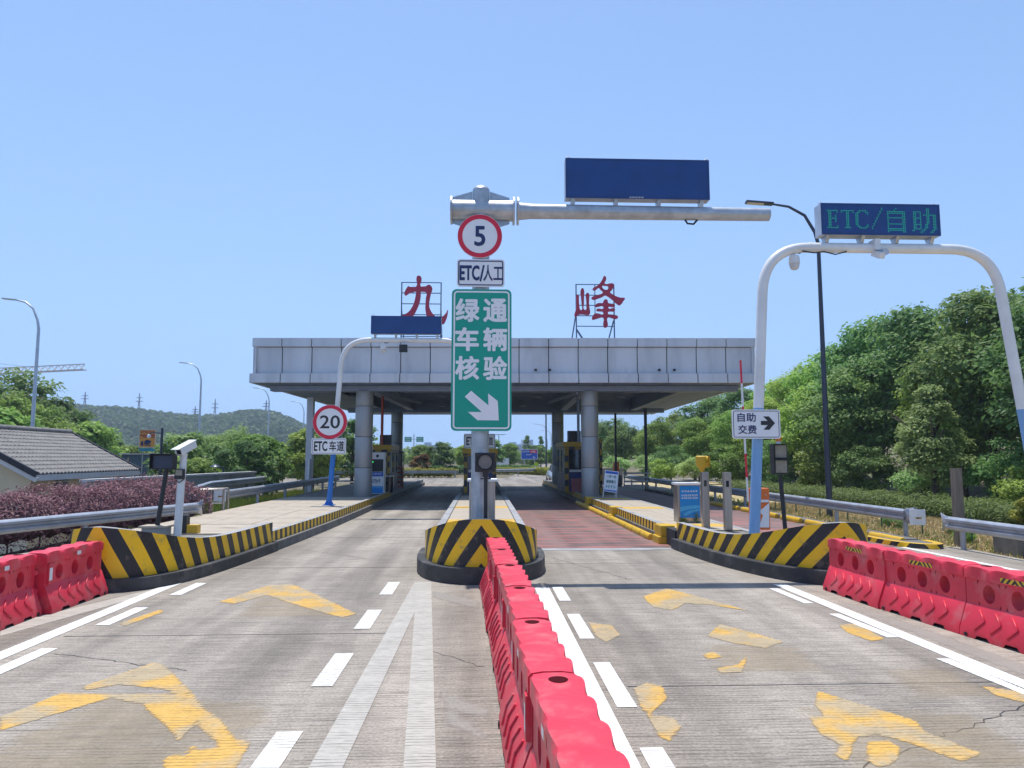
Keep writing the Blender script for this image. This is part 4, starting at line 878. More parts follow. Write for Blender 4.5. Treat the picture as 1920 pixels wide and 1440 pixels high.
def plate_sign(name, label, x0, x1, z0, z1, yy, rows, bcol='navy', bg_='signwhite', r=.06, bw=.022, inset=.025):
    d = thing(name, label, 'road sign', ((x0+x1)/2, yy, z0))
    plate('plate', x0, x1, z0, z1, yy, M[bg_], d, .02, r); border('border', x0+inset, x1-inset, z0+inset, z1-inset, yy-.003, bw, M[bcol], d, r*.8)
    for body, cx, cz, w, h, m, bold in rows: text('lettering', body, cx, cz, w, h, yy-.004, M[m], d, bold)
    b = MB(); b.box((x0+x1)/2-.2, (x0+x1)/2+.2, yy+.021, yy+.05, z0+.1, z0+.16); b.box((x0+x1)/2-.2, (x0+x1)/2+.2, yy+.021, yy+.05, z1-.16, z1-.1); b.build('back_channel', M['galv'], d)
    return d
sy = 13.53
round_sign('round red rimmed speed limit sign reading 5', -.05, 6.27, .425, sy, '5', .19, .37)
plate_sign('lane_sign', 'small white plate reading ETC slash manual under the 5 sign', -.48, .42, 5.29, 5.82, sy, [('ETC', -.24, 5.555, .36, .27, 'navy', .035), ('/', -.005, 5.55, .085, .3, 'navy', .02), ('人工', .2, 5.555, .36, .3, 'navy', .02)])
GS = plate_sign('green_lane_sign', 'tall green sign with six white characters and a slanting arrow', -.57, .55, 2.58, 5.24, sy-.01,
  [(c, x, z, .42, .42, 'signwhite', .034) for c, x, z in (('绿', -.275, 4.84), ('通', .245, 4.84), ('车', -.285, 4.29), ('辆', .245, 4.29), ('核', -.275, 3.75), ('验', .245, 3.75))], 'signwhite', 'signgreen', .09, .03, .035)
b = MB(); SA = lambda u, v: (-.625+u*1.185/626, 5.29-v*2.72/1440*1.0)
b.prism([SA(*p) for p in ((163,1100),(226,1042),(395,1185),(391,1067),(486,1142),(497,1332),(287,1330),(196,1249),(330,1250))], lambda u, v, d: (u, d, v), sy-.016, sy-.0145); b.build('arrow', M['signwhite'], GS)
# slim signal head in front of the pole and the cabinet behind
SG = thing('signal_light', 'single round unlit signal on a thin black post before the pole', 'signal', (.07, 13.35, .3))
b = MB(); b.box(-.12, .25, 13.3, 13.42, 1.83, 2.18); b.build('housing', M['black'], SG, bevel=.015)
b = MB(); b.tube([(.065, 13.3, 2.01), (.065, 13.25, 2.01)], .14, 28, False); b.tube([(.065, 13.25, 2.01), (.065, 13.3, 2.01)], .128, 28, False); b.build('hood', M['black'], SG, smooth=True)
disc('lens', .065, 2.01, .127, 13.285, M['lens'], SG, .01, 28)
b = MB(); b.cyl(.075, 13.36, .3, 1.83, .035, 14); b.box(.02, .13, 13.31, 13.41, 1.74, 1.83); b.box(-.02, .17, 13.34, 13.38, 1.7, 1.72); b.build('post', M['black'], SG, smooth=True)
CB = thing('control_cabinet', 'narrow grey cabinet with pinkish cap behind the galvanised pole', 'cabinet', (.02, 14.75, ZD))
b = MB(); b.box(-.24, .27, 14.5, 15.0, ZD, 1.62); b.build('body', M['steel'], CB, bevel=.012)
b = MB(); b.box(-.28, .31, 14.45, 15.05, 1.62, 1.67); b.build('cap', M['paper'], CB, bevel=.012)
b = MB(); b.box(-.2, -.17, 14.478, 14.5, 1.2, 1.3); b.build('handle', M['black'], CB)
BL = thing('bollard_stub', 'little chromed stub at the left foot of the middle cabinet', 'bollard', (-.62, 14.2, ZD))
b = MB(); b.lathe([(.07, 0), (.07, .02), (.03, .03), (.03, .2), (.045, .22), (.03, .27), (.005, .285)], (-.62, 14.2, ZD), 16); b.build('body', M['steel'], BL, smooth=True)

# ------------------------------------------------------------------ white arches
def arch(label, yy, bl, tl, tr, br, z_top, r_, zb, zblue, blue):
    a = thing('white_arch', label, 'gantry', (bl, yy, zb), 'white arched display gantries')
    L = bend((bl, yy, zb), (tl, yy, z_top), (tr, yy, z_top), 1.05, 10); Rr = bend((tl, yy, z_top), (tr, yy, z_top), (br, yy, zb), 1.05, 10)
    cut = lambda x0, x1, z: x0+(x1-x0)*(z-zb)/(z_top-zb)
    zc = zblue
    b = MB(); b.tube([(cut(bl, tl, zc), yy, zc)]+L+Rr+[(cut(br, tr, zc), yy, zc)], r_, 20); b.build('arch_tube', M['white'], a, smooth=True)
    for x0, x1 in ((bl, tl), (br, tr)):
        b = MB(); b.tube([(x0, yy, zb), (cut(x0, x1, zc), yy, zc)], r_*1.015, 20); b.build('painted_leg', M[blue], a, smooth=True)
        b = MB(); b.box(x0-.2, x0+.2, yy-.2, yy+.2, zb, zb+.025)
        for k in range(4):
            an = R(45+90*k); b.prism([(r_*.9, zb+.02), (r_*2.0, zb+.02), (r_*2.0, zb+.05), (r_*.9, zb+.22)], lambda u, v, d, an=an: (x0+u*math.cos(an)-d*math.sin(an), yy+u*math.sin(an)+d*math.cos(an), v), -.008, .008)
        b.build('base_plate', M[blue], a)
    for xx in (L[0][0], ):
        b = MB(); b.tube([(L[-1][0]-.02, yy, z_top), (L[-1][0]+.02, yy, z_top)], r_*1.06, 20); b.build('weld_ring', M['white'], a, smooth=True)
    return a
AR = arch('white arch with pale blue legs over the far right lane', 14.8, 5.5, 5.92, 10.88, 11.62, 6.5, .105, .3, 3.1, 'paleblue')
AL = arch('white arch with bright blue leg over the left lane', 26.8, -5.47, -5.1, -.55, .05, 6.39, .09, ZD, 2.9, 'blue')
DR = display('lit led board with green dotted writing on the right arch', 7.1, 9.66, 6.74, 7.42, 14.8, .3, 6.6)
DLs = display('unlit dark board on the left arch before the canopy', -4.08, -1.5, 6.6, 7.27, 26.8, .22, 6.48)
GL = {'E': ["11111110","01100010","01100000","01100100","01100100","01111100","01100100","01100100","01100000","01100000","01100010","11111110"],
 'T': ["11111111","10011001","00011000","00011000","00011000","00011000","00011000","00011000","00011000","00011000","00011000","00111100"],
 'C': ["00111110","01100011","11000001","11000000","11000000","11000000","11000000","11000000","11000000","11000001","01100011","00111110"],
 '/': ["00000001","00000001","00000010","00000010","00000100","00000100","00001000","00001000","00010000","00010000","00100000","00100000","01000000","01000000"],
 '自': ["0000000100000000","0000001000000000","0011111111111000","0011111111111000","0010000000011000","0010000000011000","0011111111111000","0010000000011000","0010000000011000","0010000000011000","0011111111111000","0010000000011000","0010000000011000","0011111111111000","0011111111111000","0010000000011000"],
 '助': ["0000000001100000","0000000001100000","0111110001100000","0110010001100000","0110010111111110","0110010001100110","0111110001100110","0110010001100110","0110010001100110","0110010001100110","0111110011000110","0110010011000110","0110010011000110","0111110110000110","1100001100001100","0000011000011000"]}
led = emis('green_led', (.02, .6, .36), .3)
cw = 2.36/66; x = 7.22; f = 14.8-.15-.0105
for ch in 'ETC/自助':
    b = MB(); g = GL[ch]; top = 7.31 if len(g) > 12 else 7.25
    for r_, row in enumerate(g):
        for c_, v in enumerate(row):
            if v == '1':
                xx = x+c_*cw; zz = top-r_*.0335
                b.add([(xx, f, zz), (xx+cw*.62, f, zz), (xx+cw*.62, f, zz+.017), (xx, f, zz+.017)], [(0,1,2,3)])
    x += len(g[0])*cw+cw*.6; b.build('led_character', led, DR)['kind'] = 'stuff'
round_sign('round red rimmed speed limit sign reading 20 on the blue leg', -5.46, 3.36, .62, 26.58, '20', .7, .46)
plate_sign('lane_sign', 'white ETC lane plate under the 20 sign', -6.1, -4.87, 2.2, 2.78, 26.58, [('ETC', -5.77, 2.49, .46, .33, 'black', .03), ('车道', -5.2, 2.495, .52, .36, 'black', .02)], bw=.014, inset=.03)
PS = plate_sign('payment_sign', 'white self payment sign with thick black arrow on right arch leg', 5.06, 6.05, 2.47, 3.06, 14.6, [('自助', 5.36, 2.9, .37, .175, 'navy', .018), ('交费', 5.37, 2.655, .37, .175, 'navy', .018)], 'black', r=.05, bw=.012)
b = MB(); b.prism([(5.65, 2.83), (5.79, 2.83), (5.70, 2.92), (5.82, 2.92), (5.94, 2.785), (5.82, 2.65), (5.70, 2.65), (5.79, 2.745), (5.65, 2.745)], lambda u, v, d: (u, d, v), 14.594, 14.596); b.build('arrow', M['black'], PS)
def dome_camera(label, x, yy, z_top):
    d = thing('dome_camera', label, 'camera', (x, yy, z_top-.4), 'dome cameras under the arches')
    b = MB(); b.cyl(x, yy, z_top-.1, z_top+.05, .025, 10); b.lathe([(.03, -.08), (.09, -.1), (.11, -.16), (.11, -.24), (.115, -.24), (.115, -.27)], (x, yy, z_top), 24); b.build('housing', M['white'], d, smooth=True)
    b = MB(); b.lathe([(.1, -.27), (.1, -.31), (.085, -.37), (.05, -.4), (.01, -.41)], (x, yy, z_top), 24); b.build('dome', M['board'], d, smooth=True)
    b = MB(); b.tube([(x+.02, yy, z_top-.02), (x+.12, yy, z_top-.05), (x+.2, yy, z_top+.0)], .012, 6); b.build('cable', M['rubber'], d, smooth=True)
dome_camera('round white dome camera under the right arch', 6.56, 14.8, 6.42)
dome_camera('small dome camera under the left arch', -3.62, 26.8, 6.32)
t = thing('arch_cable', 'black cable sagging below the right arch beside the dome camera', 'cable', (7.0, 14.72, 6.3))
b = MB(); b.tube([(6.7, 14.72, 6.4), (6.95, 14.7, 6.36), (7.15, 14.7, 6.39), (7.4, 14.7, 6.33), (7.65, 14.72, 6.4)], .014, 6); b.build('strand', M['rubber'], t, smooth=True)
t = thing('box_camera', 'grey bracketed camera in the middle of the right arch', 'camera', (8.28, 14.7, 6.2))
b = MB(); b.box(8.22, 8.34, 14.62, 14.9, 6.42, 6.66); b.build('clamp', M['white'], t, bevel=.01)
b = MB(); b.bar((8.28, 14.8, 6.4), (8.26, 14.45, 6.24), .12, .13); b.build('body', M['white'], t, bevel=.015)
b = MB(); b.tube([(8.4, 14.55, 6.36), (8.4, 14.75, 6.38)], .07, 16); b.build('lamp', M['lampgrey'], t, smooth=True)
t = thing('flood_light', 'square black flood light under the left arch', 'light', (-2.88, 26.7, 5.95))
b = MB(); b.box(-3.03, -2.73, 26.62, 26.72, 5.92, 6.2); b.build('body', M['black'], t, bevel=.02)
b = MB(); b.box(-3.0, -2.76, 26.72, 26.8, 6.08, 6.24); b.bar((-2.88, 26.75, 6.2), (-2.88, 26.78, 6.32), .06); b.build('yoke', M['board'], t)

# ------------------------------------------------------------------ red water-filled barriers
BLn, BHt = 1.5, .82
def barrier_body():
    b = MB(); L = 1.48; N = 40; ysn = [-L/2+L*i/N for i in range(N+1)]
    def wave(y):
        t = (y+L/2)/L*4.0
        return .5+.5*math.cos(2*math.pi*t)
    def notch(y): return .045 if any(abs(y-c) < .09 for c in (-.42, 0, .42)) else 0.
    for sx in (-1, 1):
        rows = []
        for y in ysn:
            endt = .02 if abs(y) > L/2-.02 else 0
            w = wave(y)**1.5
            rows.append([(sx*.25, y, notch(y)), (sx*.25, y, .07), (sx*.14, y, .36), (sx*.125, y, .38)])
            rows[-1] += [(sx*.125, y, .66), (sx*.146, y, .675), (sx*.146, y, .775), (sx*(.15-.024*w), y, .815-.018*w), (sx*.06, y, .822-.016*w), (0, y, .822-.016*w)]
        n = len(rows[0]); vs = [p for r_ in rows for p in r_]; fs = []
        for i in range(N):
            for k in range(n-1):
                if k == 3: continue                              # the pierced web is built below
                q = (i*n+k, (i+1)*n+k, (i+1)*n+k+1, i*n+k+1); fs.append(q if sx > 0 else q[::-1])
        b.add(vs, fs)
        # web with three round openings
        z0, z1 = .38, .66; cells = [(-.56, -.24), (-.16, .16), (.24, .56)]; edges = [-L/2, -.56, -.24, -.16, .16, .24, .56, L/2]
        for i in range(len(edges)-1):
            y0, y1 = edges[i], edges[i+1]
            if (y0, y1) not in cells:
                q = [(sx*.125, y0, z0), (sx*.125, y1, z0), (sx*.125, y1, z1), (sx*.125, y0, z1)]; b.add(q if sx > 0 else q[::-1], [(0,1,2,3)])
            else:
                K = 24; c = (y0+y1)/2; cz = .52; sq = []; ci = []
                for k in range(K):
                    a = 2*math.pi*k/K; cc, ss = math.cos(a), math.sin(a)
                    ty = (y1-y0)/2/abs(cc) if abs(cc) > 1e-6 else 9; tz = ((z1-cz) if ss > 0 else (cz-z0))/abs(ss) if abs(ss) > 1e-6 else 9
                    t = min(ty, tz); sq.append((sx*.125, c+cc*t, cz+ss*t)); ci.append((sx*.125, c+cc*.088, cz+ss*.105))
                for k in range(K):
                    q = [sq[k], sq[(k+1) % K], ci[(k+1) % K], ci[k]]; b.add(q if sx > 0 else q[::-1], [(0,1,2,3)])
                for k in range(K):                               # bore wall (half, met in the middle)
                    p0, p1 = ci[k], ci[(k+1) % K]; q = [p0, p1, (0, p1[1], p1[2]), (0, p0[1], p0[2])]; b.add(q if sx > 0 else q[::-1], [(0,1,2,3)])
    for e in (-1, 1):
        y = e*L/2; prof = [(.25, 0), (.25, .07), (.14, .36), (.125, .38), (.125, .66), (.146, .675), (.146, .775), (.126, .797), (.06, .806), (-.06, .806), (-.126, .797), (-.146, .775), (-.146, .675), (-.125, .66), (-.125, .38), (-.14, .36), (-.25, .07), (-.25, 0)]
        p = [(x, y, z) for x, z in prof]; b.add(p if e < 0 else p[::-1], [tuple(range(len(p)))[::-1]])
        for zc in ((.2, .26), (.44, .5), (.7, .76)) if e > 0 else ((.28, .34), (.52, .58)):     # interlocking knuckles
            b.cyl(0, y+e*.012, zc[0], zc[1], .05, 12)
    me = b.mesh('body', M['red']); bm = bmesh.new(); bm.from_mesh(me); bmesh.ops.remove_doubles(bm, verts=bm.verts, dist=.0006); bmesh.ops.recalc_face_normals(bm, faces=bm.faces); bm.to_mesh(me); bm.free()
    me.polygons.foreach_set('use_smooth', [True]*len(me.polygons)); me.set_sharp_from_angle(angle=R(38))
    return me
BODY = barrier_body()
def rib_mesh(sx, d):
    b = MB()
    def on(y, t): return (sx*(.25-.11*t+.004), y, .07+.29*t+.002)
    b.tube([on(-.06*d, .12), on(.05*d, .5), on(-.06*d, .88)], [.011, .014, .011], 6); return b.mesh('chevron_rib', M['red'], smooth='all')
RIB = {(sx, d): rib_mesh(sx, d) for sx in (-1, 1) for d in (-1, 1)}
def stick(y0, y1, z0, z1, x, mk):
    b = MB(); uv = [(y0, z0), (y1, z0), (y1, z1), (y0, z1)]
    b.add([(x, y0, z0), (x, y1, z0), (x, y1, z1), (x, y0, z1)], [(0,1,2,3) if x > 0 else (3,2,1,0)], [uv if x > 0 else uv[::-1]]); return b.mesh('sticker', M[mk])
STK = {}
HOLDER = {}
for f_ in (-1, 1):
    q_ = MB(); q_.box(f_*.12, f_*.158, -.695, -.605, .38, .65); HOLDER[f_] = q_.mesh('tag_holder', M['red'], bevel=.006)
hb = MB(); hb.lathe([(.058, -.004), (.058, .002), (.05, .003)], (0, 0, .8215), 20); HOLE_DISC = hb.mesh('filler_hole_disc', M['darkred'])  # flat disc, no recess; its dark colour paints the shade of the opening
pb = MB(); pb.tube([(.2515, 0, .035), (.262, 0, .035)], .024, 12); PLUG = pb.mesh('drain_plug', M['rubber'])
def barrier(x, y, rz, label, face, kind, d):
    t = thing('water_barrier', label, 'barrier', (x, y, 0), 'red water filled barriers'); t.rotation_euler = (random.uniform(-.006, .006), random.uniform(-.004, .004), rz)
    inst('body', BODY, t)
    for sx in (-1, 1):
        for k in range(5): inst('chevron_rib', RIB[(sx, d)], t, (0, -.46+.23*k, 0))
    def st(y0, y1, z0, z1, xx, mk, nm):
        key = (y0, y1, z0, z1, xx, mk)
        if key not in STK: STK[key] = stick(*key)
        inst(nm, STK[key], t)
    if kind == 'hazard': st(-.22, .2, .69, .745, face*.1485, 'hazard', 'hazard_sticker')
    else:
        inst('tag_holder', HOLDER[face], t); st(-.685, -.615, .43, .6, face*.1595, 'refl', 'reflector')
        st(0, .1, .69, .745, face*.1485, 'refl', 'reflector'); st(-.11, -.005, .69, .745, face*.1485, 'reflred', 'reflector')
    inst('filler_hole_disc', HOLE_DISC, t, (0, .55, 0)); inst('drain_plug', PLUG, t, (0, .64, 0), (0, 0, 0)) if face > 0 else inst('drain_plug', PLUG, t, (0, .64, 0), (0, 0, math.pi))
    return t
ordn = ['farthest', 'second farthest', 'third farthest', 'fourth farthest', 'third nearest', 'second nearest', 'nearest']
p0, p1 = Vector((.235, 12.05)), Vector((.53, 1.6)); dv = (p1-p0).normalized()
for i in range(7):
    c = p0+dv*(BLn*(i+.5)); barrier(c.x+random.uniform(-.014, .014), c.y, math.atan2(-dv.x, dv.y)+math.pi+random.uniform(-.012, .012), ordn[i]+' red barrier in the central row', -1, 'refl', 1)
for i, (xx, yy, rz) in enumerate(((-6.0, 11.05, .0), (-6.07, 9.52, .05), (-6.16, 8.0, .06))):
    barrier(xx, yy, rz, ['left red barrier touching the striped nose of the left island', 'left red barrier next to the frame edge', 'red barrier beyond the left frame edge'][i], 1, 'refl', -1)
for i, (xx, yy, rz) in enumerate(((5.72, 10.95, .05), (5.86, 9.5, .11), (6.03, 8.02, .12), (6.22, 6.54, .13))):
    barrier(xx, yy, rz, ['right red barrier touching the striped nose of the right island', 'middle one of the right red barriers', 'right red barrier cut by the frame edge', 'red barrier beyond the right frame edge'][i], -1, 'hazard', -1)

# ------------------------------------------------------------------ guardrails
WP = [(-.0, -.155), (.035, -.15), (.08, -.1), (.08, -.055), (.01, -.02), (.01, .02), (.08, .055), (.08, .1), (.035, .15), (0, .155)]
def wbeam(pts, name, parent, side, m='rail'):
    """corrugated beam along 3D points; side = +1 puts the ribs on the right-hand side of travel"""
    P = [Vector(p) for p in pts]; b = MB(); vs = []; n = len(WP)
    for i, p in enumerate(P):
        d = (P[min(i+1, len(P)-1)]-P[max(i-1, 0)]); d.z = 0; d.normalize(); q = Vector((d.y, -d.x, 0))*side
        for u, v in WP: vs.append(p+q*u+Vector((0, 0, v)))
        for u, v in reversed(WP): vs.append(p+q*(u-.008)+Vector((0, 0, v*.985)))
    m2 = 2*n
    fs = [(i*m2+k, (i+1)*m2+k, (i+1)*m2+(k+1) % m2, i*m2+(k+1) % m2) for i in range(len(P)-1) for k in range(m2)]+[tuple(range(m2)), tuple(range((len(P)-1)*m2, len(P)*m2))[::-1]]
    b.add(vs, fs); o = b.build(name, M[m], parent, smooth=True); return o
def guardrail(label, pts, zc, side, step=4., postr=.06, zg=0., end0=False, end1=False, board=None):
    P = [Vector((p[0], p[1], 0)) for p in pts]; s = arclen(P); g = thing('guardrail', label, 'guardrail', (P[0].x, P[0].y, zg), 'corrugated steel guardrails')
    def at(t):
        for i in range(len(P)-1):
            if t <= s[i+1] or i == len(P)-2:
                f = (t-s[i])/(s[i+1]-s[i]); q = P[i].lerp(P[i+1], f); d = (P[i+1]-P[i]).normalized(); return q, d
    n = max(1, round(s[-1]/step)); st = s[-1]/n
    for k in range(n):
        q = [at(st*k+st*j/6)[0]+Vector((0, 0, zc)) for j in range(7)]; q[-1] = q[-1]+(q[-1]-q[-2]).normalized()*.06; wbeam([p+Vector((0, 0, .002*(k % 2)))+Vector((.003*(k % 2), 0, 0)) for p in q], 'rail', g, side)
    for k in range(n+1):
        t = min(max(st*k, .25), s[-1]-.25); p, d = at(t); q = Vector((d.y, -d.x, 0))*side
        c = p-q*.12; b = MB(); b.cyl(c.x, c.y, zg-.3, zc+.13, postr, 14); b.build('post', M['rail'], g, smooth=True)
        b = MB(); b.bar(c+Vector((0, 0, zc)), p+Vector((0, 0, zc))-q*.005, .08, .16); b.build('spacer', M['rail'], g)
    for flag, t, sg in ((end0, 0, -1), (end1, s[-1], 1)):
        if not flag: continue
        p, d = at(t); e = d*sg; q = Vector((d.y, -d.x, 0))*side; b = MB(); path = []                  # flared fishtail end shoe
        for k in range(7):
            a = k/6; path.append((p+e*(.38*a)-q*(.1*a*a), .155+.06*math.sin(a*math.pi/2)))
        vs = []
        for c, h in path: vs += [c+Vector((0, 0, zc-h))+q*.06*(1), c+Vector((0, 0, zc))+q*.02, c+Vector((0, 0, zc+h))+q*.06, c+Vector((0, 0, zc+h))+q*.045, c+Vector((0, 0, zc))+q*.005, c+Vector((0, 0, zc-h))+q*.045]
        fs = [(i*6+k, (i+1)*6+k, (i+1)*6+(k+1) % 6, i*6+(k+1) % 6) for i in range(6) for k in range(6)]+[tuple(range(6)), tuple(range(36, 42))]
        b.add(vs, fs); b.build('end_shoe', M['rail'], g, smooth='all')
        if board:
            c = p+e*.25; b = MB(); b.box(c.x-.2, c.x+.2, c.y-.25, c.y-.23, zc-.2, zc+.18); b.build('end_board', M['signwhite'], g)
            for i, (xa, za, mk) in enumerate(((-.2, -.2, 'signwhite'), (0, -.01, 'reflred'))):
                pass
            b = MB(); b.box(c.x-.01, c.x+.17, c.y-.256, c.y-.25, zc-.01, zc+.15); b.build('board_mark', M['paper'], g)
            b = MB(); b.box(c.x-.06, c.x+.09, c.y-.262, c.y-.257, zc-.05, zc-.01); b.build('board_mark', M['boothyel'], g)
            b = MB(); b.box(c.x-.02, c.x+.02, c.y-.267, c.y-.263, zc-.045, zc-.015); b.build('board_mark', M['black'], g)
    return g
guardrail('near left guardrail in front of the purple hedge', [(-14.5, 4), (-10.6, 14.6), (-9.4, 18.6), (-8.35, 22.0)], .62, 1, 4., end1=True)
guardrail('left guardrail with white end board running to the canopy', [(-8.75, 25.6), (-8.75, 34), (-8.85, 46)], .82, 1, 4., zg=.2, end0=True, board=True)
guardrail('right guardrail with white end board along the exit lane', [(10.85, 18.5), (10.85, 34), (10.9, 54)], .62, -1, 4., end0=True, board=True)
guardrail('nearest right guardrail beside the brown post', [(11.25, 6), (11.1, 12), (10.95, 16.9)], .56, -1, 4., end1=True)
guardrail('far white guardrail behind the stainless frame left of the canopy', [(-9.8, 25.5), (-11.2, 31), (-11.5, 40)], .95, 1, 3.)
guardrail('distant guardrail across the plaza left of the middle booth', [(-40, 76.5), (-20, 76.8), (-2.5, 77)], .55, -1, 5)
guardrail('distant guardrail beyond the plaza right of the middle booth', [(.5, 80), (6, 86), (14, 110)], .6, 1, 6)
# ------------------------------------------------------------------ equipment on the left island
t = thing('led_lane_sign', 'small black dot matrix sign on a leaning black post at the left nose', 'sign', (-7.0, 16.4, ZD))
b = MB(); b.tube([(-7.05, 16.4, ZD), (-6.88, 16.4, 1.86)], .05, 14); b.build('post', M['black'], t, smooth=True)
b = MB(); b.box(-7.16, -6.7, 16.3, 16.45, 1.83, 2.16); b.build('housing', M['black'], t, bevel=.012)
b = MB(); b.box(-7.13, -6.73, 16.285, 16.3, 1.86, 2.13); b.build('screen', M['lampdark'], t)
b = MB(); b.prism([(-7.17, 2.16), (-6.69, 2.16), (-6.69, 2.175), (-7.17, 2.175)], lambda u, v, d: (u, d, v), 16.2, 16.45); b.box(-7.175, -7.165, 16.2, 16.45, 1.85, 2.16); b.box(-6.695, -6.685, 16.2, 16.45, 1.85, 2.16); b.build('hood', M['black'], t)
b = MB(); b.box(-7.3, -6.8, 16.25, 16.6, ZD-.02, .58); b.build('footing', M['stone'], t, bevel=.02)
b = MB(); b.box(-7.34, -6.76, 16.2, 16.65, .58, .63); b.build('footing_cap', M['slab'], t, bevel=.01)
t = thing('camera_post', 'white post carrying a long white camera housing at the left nose', 'camera', (-6.62, 16.5, ZD))
b = MB(); b.tube([(-6.63, 16.5, ZD), (-6.6, 16.5, 1.5), (-6.56, 16.5, 2.18)], [.085, .08, .07], 18); b.build('post', M['white'], t, smooth=True)
def tbox(x0, x1, y0, y1, z0, z1, mx):
    b = MB(); b.box(x0, x1, y0, y1, z0, z1); b.v = [tuple(mx @ Vector(p)) for p in b.v]; return b
CHd = Matrix.Translation((-6.53, 16.5, 2.3)) @ Matrix.Rotation(R(-24), 4, 'Z') @ Matrix.Rotation(R(24), 4, 'X')
tbox(-.1, .1, -.23, .23, -.08, .08, CHd).build('housing', M['white'], t, bevel=.02)
tbox(-.115, .115, -.3, .25, .082, .093, CHd).build('sun_shield', M['white'], t)
tbox(-.03, .085, -.238, -.231, -.05, .05, CHd).build('window', M['glassd'], t)
b = MB(); b.box(-6.7, -6.5, 16.36, 16.46, 1.62, 1.84); b.build('lamp_box', M['black'], t, bevel=.012)
b = MB(); b.box(-6.67, -6.53, 16.35, 16.36, 1.7, 1.82); b.build('lamp_lens', M['lens2'], t)
b = MB(); b.tube([(-6.68, 16.42, 1.6), (-6.6, 16.38, 1.54), (-6.5, 16.42, 1.62)], .01, 6); b.build('cable', M['rubber'], t, smooth=True)
t = thing('island_bollard', 'short chromed bollard with black and yellow box left of the white post', 'bollard', (-6.85, 17.2, ZD))
b = MB(); b.lathe([(.03, 0), (.03, .5), (.05, .52), (.05, .6), (.03, .66), (.005, .68)], (-6.9, 17.2, ZD), 14); b.build('body', M['steel'], t, smooth=True)
b = MB(); b.box(-6.85, -6.7, 17.15, 17.35, ZD, .78); b.build('box', M['black'], t); b = MB(); b.box(-6.69, -6.45, 17.15, 17.35, ZD, .56); b.build('yellow_box', M['yellow'], t)
t = thing('stainless_frame', 'stainless steel barrier frame standing on grass behind the left guardrail gap', 'railing', (-8.6, 24.0, 0))
for xx, yy in ((-9.05, 24.2), (-8.75, 24.3), (-8.42, 24.5), (-9.2, 24.9), (-8.5, 25.2)):
    b = MB(); b.cyl(xx, yy, 0, 1.05, .035, 12); b.build('upright', M['steel'], t, smooth=True)
b = MB(); b.tube([(-9.05, 24.2, 1.05), (-8.42, 24.5, 1.05), (-8.5, 25.2, 1.05), (-9.2, 24.9, 1.05), (-9.05, 24.2, 1.05)], .03, 10); b.tube([(-8.75, 24.3, .6), (-8.42, 24.5, .6)], .022, 8); b.build('top_rail', M['steel'], t, smooth=True)

# ------------------------------------------------------------------ equipment on the right island
t = thing('blue_cabinet', 'waist high cabinet with bright blue printed front on the right island', 'cabinet', (5.5, 19.6, ZD))
b = MB(); b.box(5.2, 5.82, 19.4, 19.85, ZD, 1.36); b.build('body', M['steel'], t, bevel=.012)
b = MB(); b.box(5.17, 5.85, 19.34, 19.9, 1.36, 1.42); b.build('lid', M['white'], t, bevel=.012)
b = MB(); b.box(5.26, 5.79, 19.385, 19.398, .5, 1.34); b.build('print', M['cyan'], t)
b = MB(); b.prism([(5.26, .66), (5.45, .72), (5.79, .76), (5.79, .83), (5.5, .82), (5.26, .78)], lambda u, v, d: (u, d, v), 19.382, 19.384); b.prism([(5.4, .55), (5.55, .63), (5.79, .7), (5.79, .73), (5.5, .69), (5.33, .6)], lambda u, v, d: (u, d, v), 19.382, 19.384); b.build('wave', M['cyan2'], t)
for n_, cz_ in ((6, 1.2), (8, 1.09), (8, 1.02)): marks('print_line', n_, 5.52, cz_, .44, .045, 19.381, M['paper'], t)
t = thing('weed', 'small green weed growing at the foot of the blue cabinet', 'weed', (5.5, 19.3, ZD))
n = 160; pp_ = np.array([random.choice([(5.3, 0, .12), (5.36, 0, .1), (5.66, 0, .3), (5.68, 0, .22)]) for _ in range(n)]); pos = np.stack([pp_[:, 0]+rng.normal(size=n)*.03-5.5, rng.normal(size=n)*.03, rng.random(n)*pp_[:, 2]], 1)
inst('leaves', leaf_mesh('leaves', pos, rng.normal(size=(n, 3)), np.full(n, .05), rng.random(n), M['grass']), t)
for lab, xx, yy, h, in (('stainless square post topped by a yellow alarm light', 5.54, 18.1, 1.73), ('bare stainless square post right of the alarm light post', 5.86, 17.4, 1.74)):
    t = thing('steel_post', lab, 'post', (xx, yy, ZD), 'stainless square posts')
    b = MB(); b.box(xx-.085, xx+.085, yy-.085, yy+.085, ZD, h); b.build('body', M['steel'], t, bevel=.008)
    b = MB(); b.box(xx-.05, xx+.02, yy-.09, yy-.086, h-.35, h-.2); b.build('reader', M['glassd'], t)
t = thing('alarm_light', 'yellow horned alarm light on top of the first stainless post', 'light', (5.5, 18.1, 1.73))
b = MB(); b.lathe([(.05, 0), (.07, .1), (.13, .13), (.15, .2), (.15, .38), (.12, .4)], (5.48, 18.1, 1.73), 18); b.build('body', M['amber' if 0 else 'yellow'], t, smooth=True)
for zz in (2.05, 1.92):
    b = MB(); b.tube([(5.52, 18.05, zz), (5.62, 17.96, zz)], [.04, .075], 16, False); b.build('horn', M['yellow'], t, smooth=True)
    b = MB(); b.tube([(5.535, 18.02, zz), (5.545, 18.01, zz)], .04, 14); b.build('horn_core', M['black'], t)
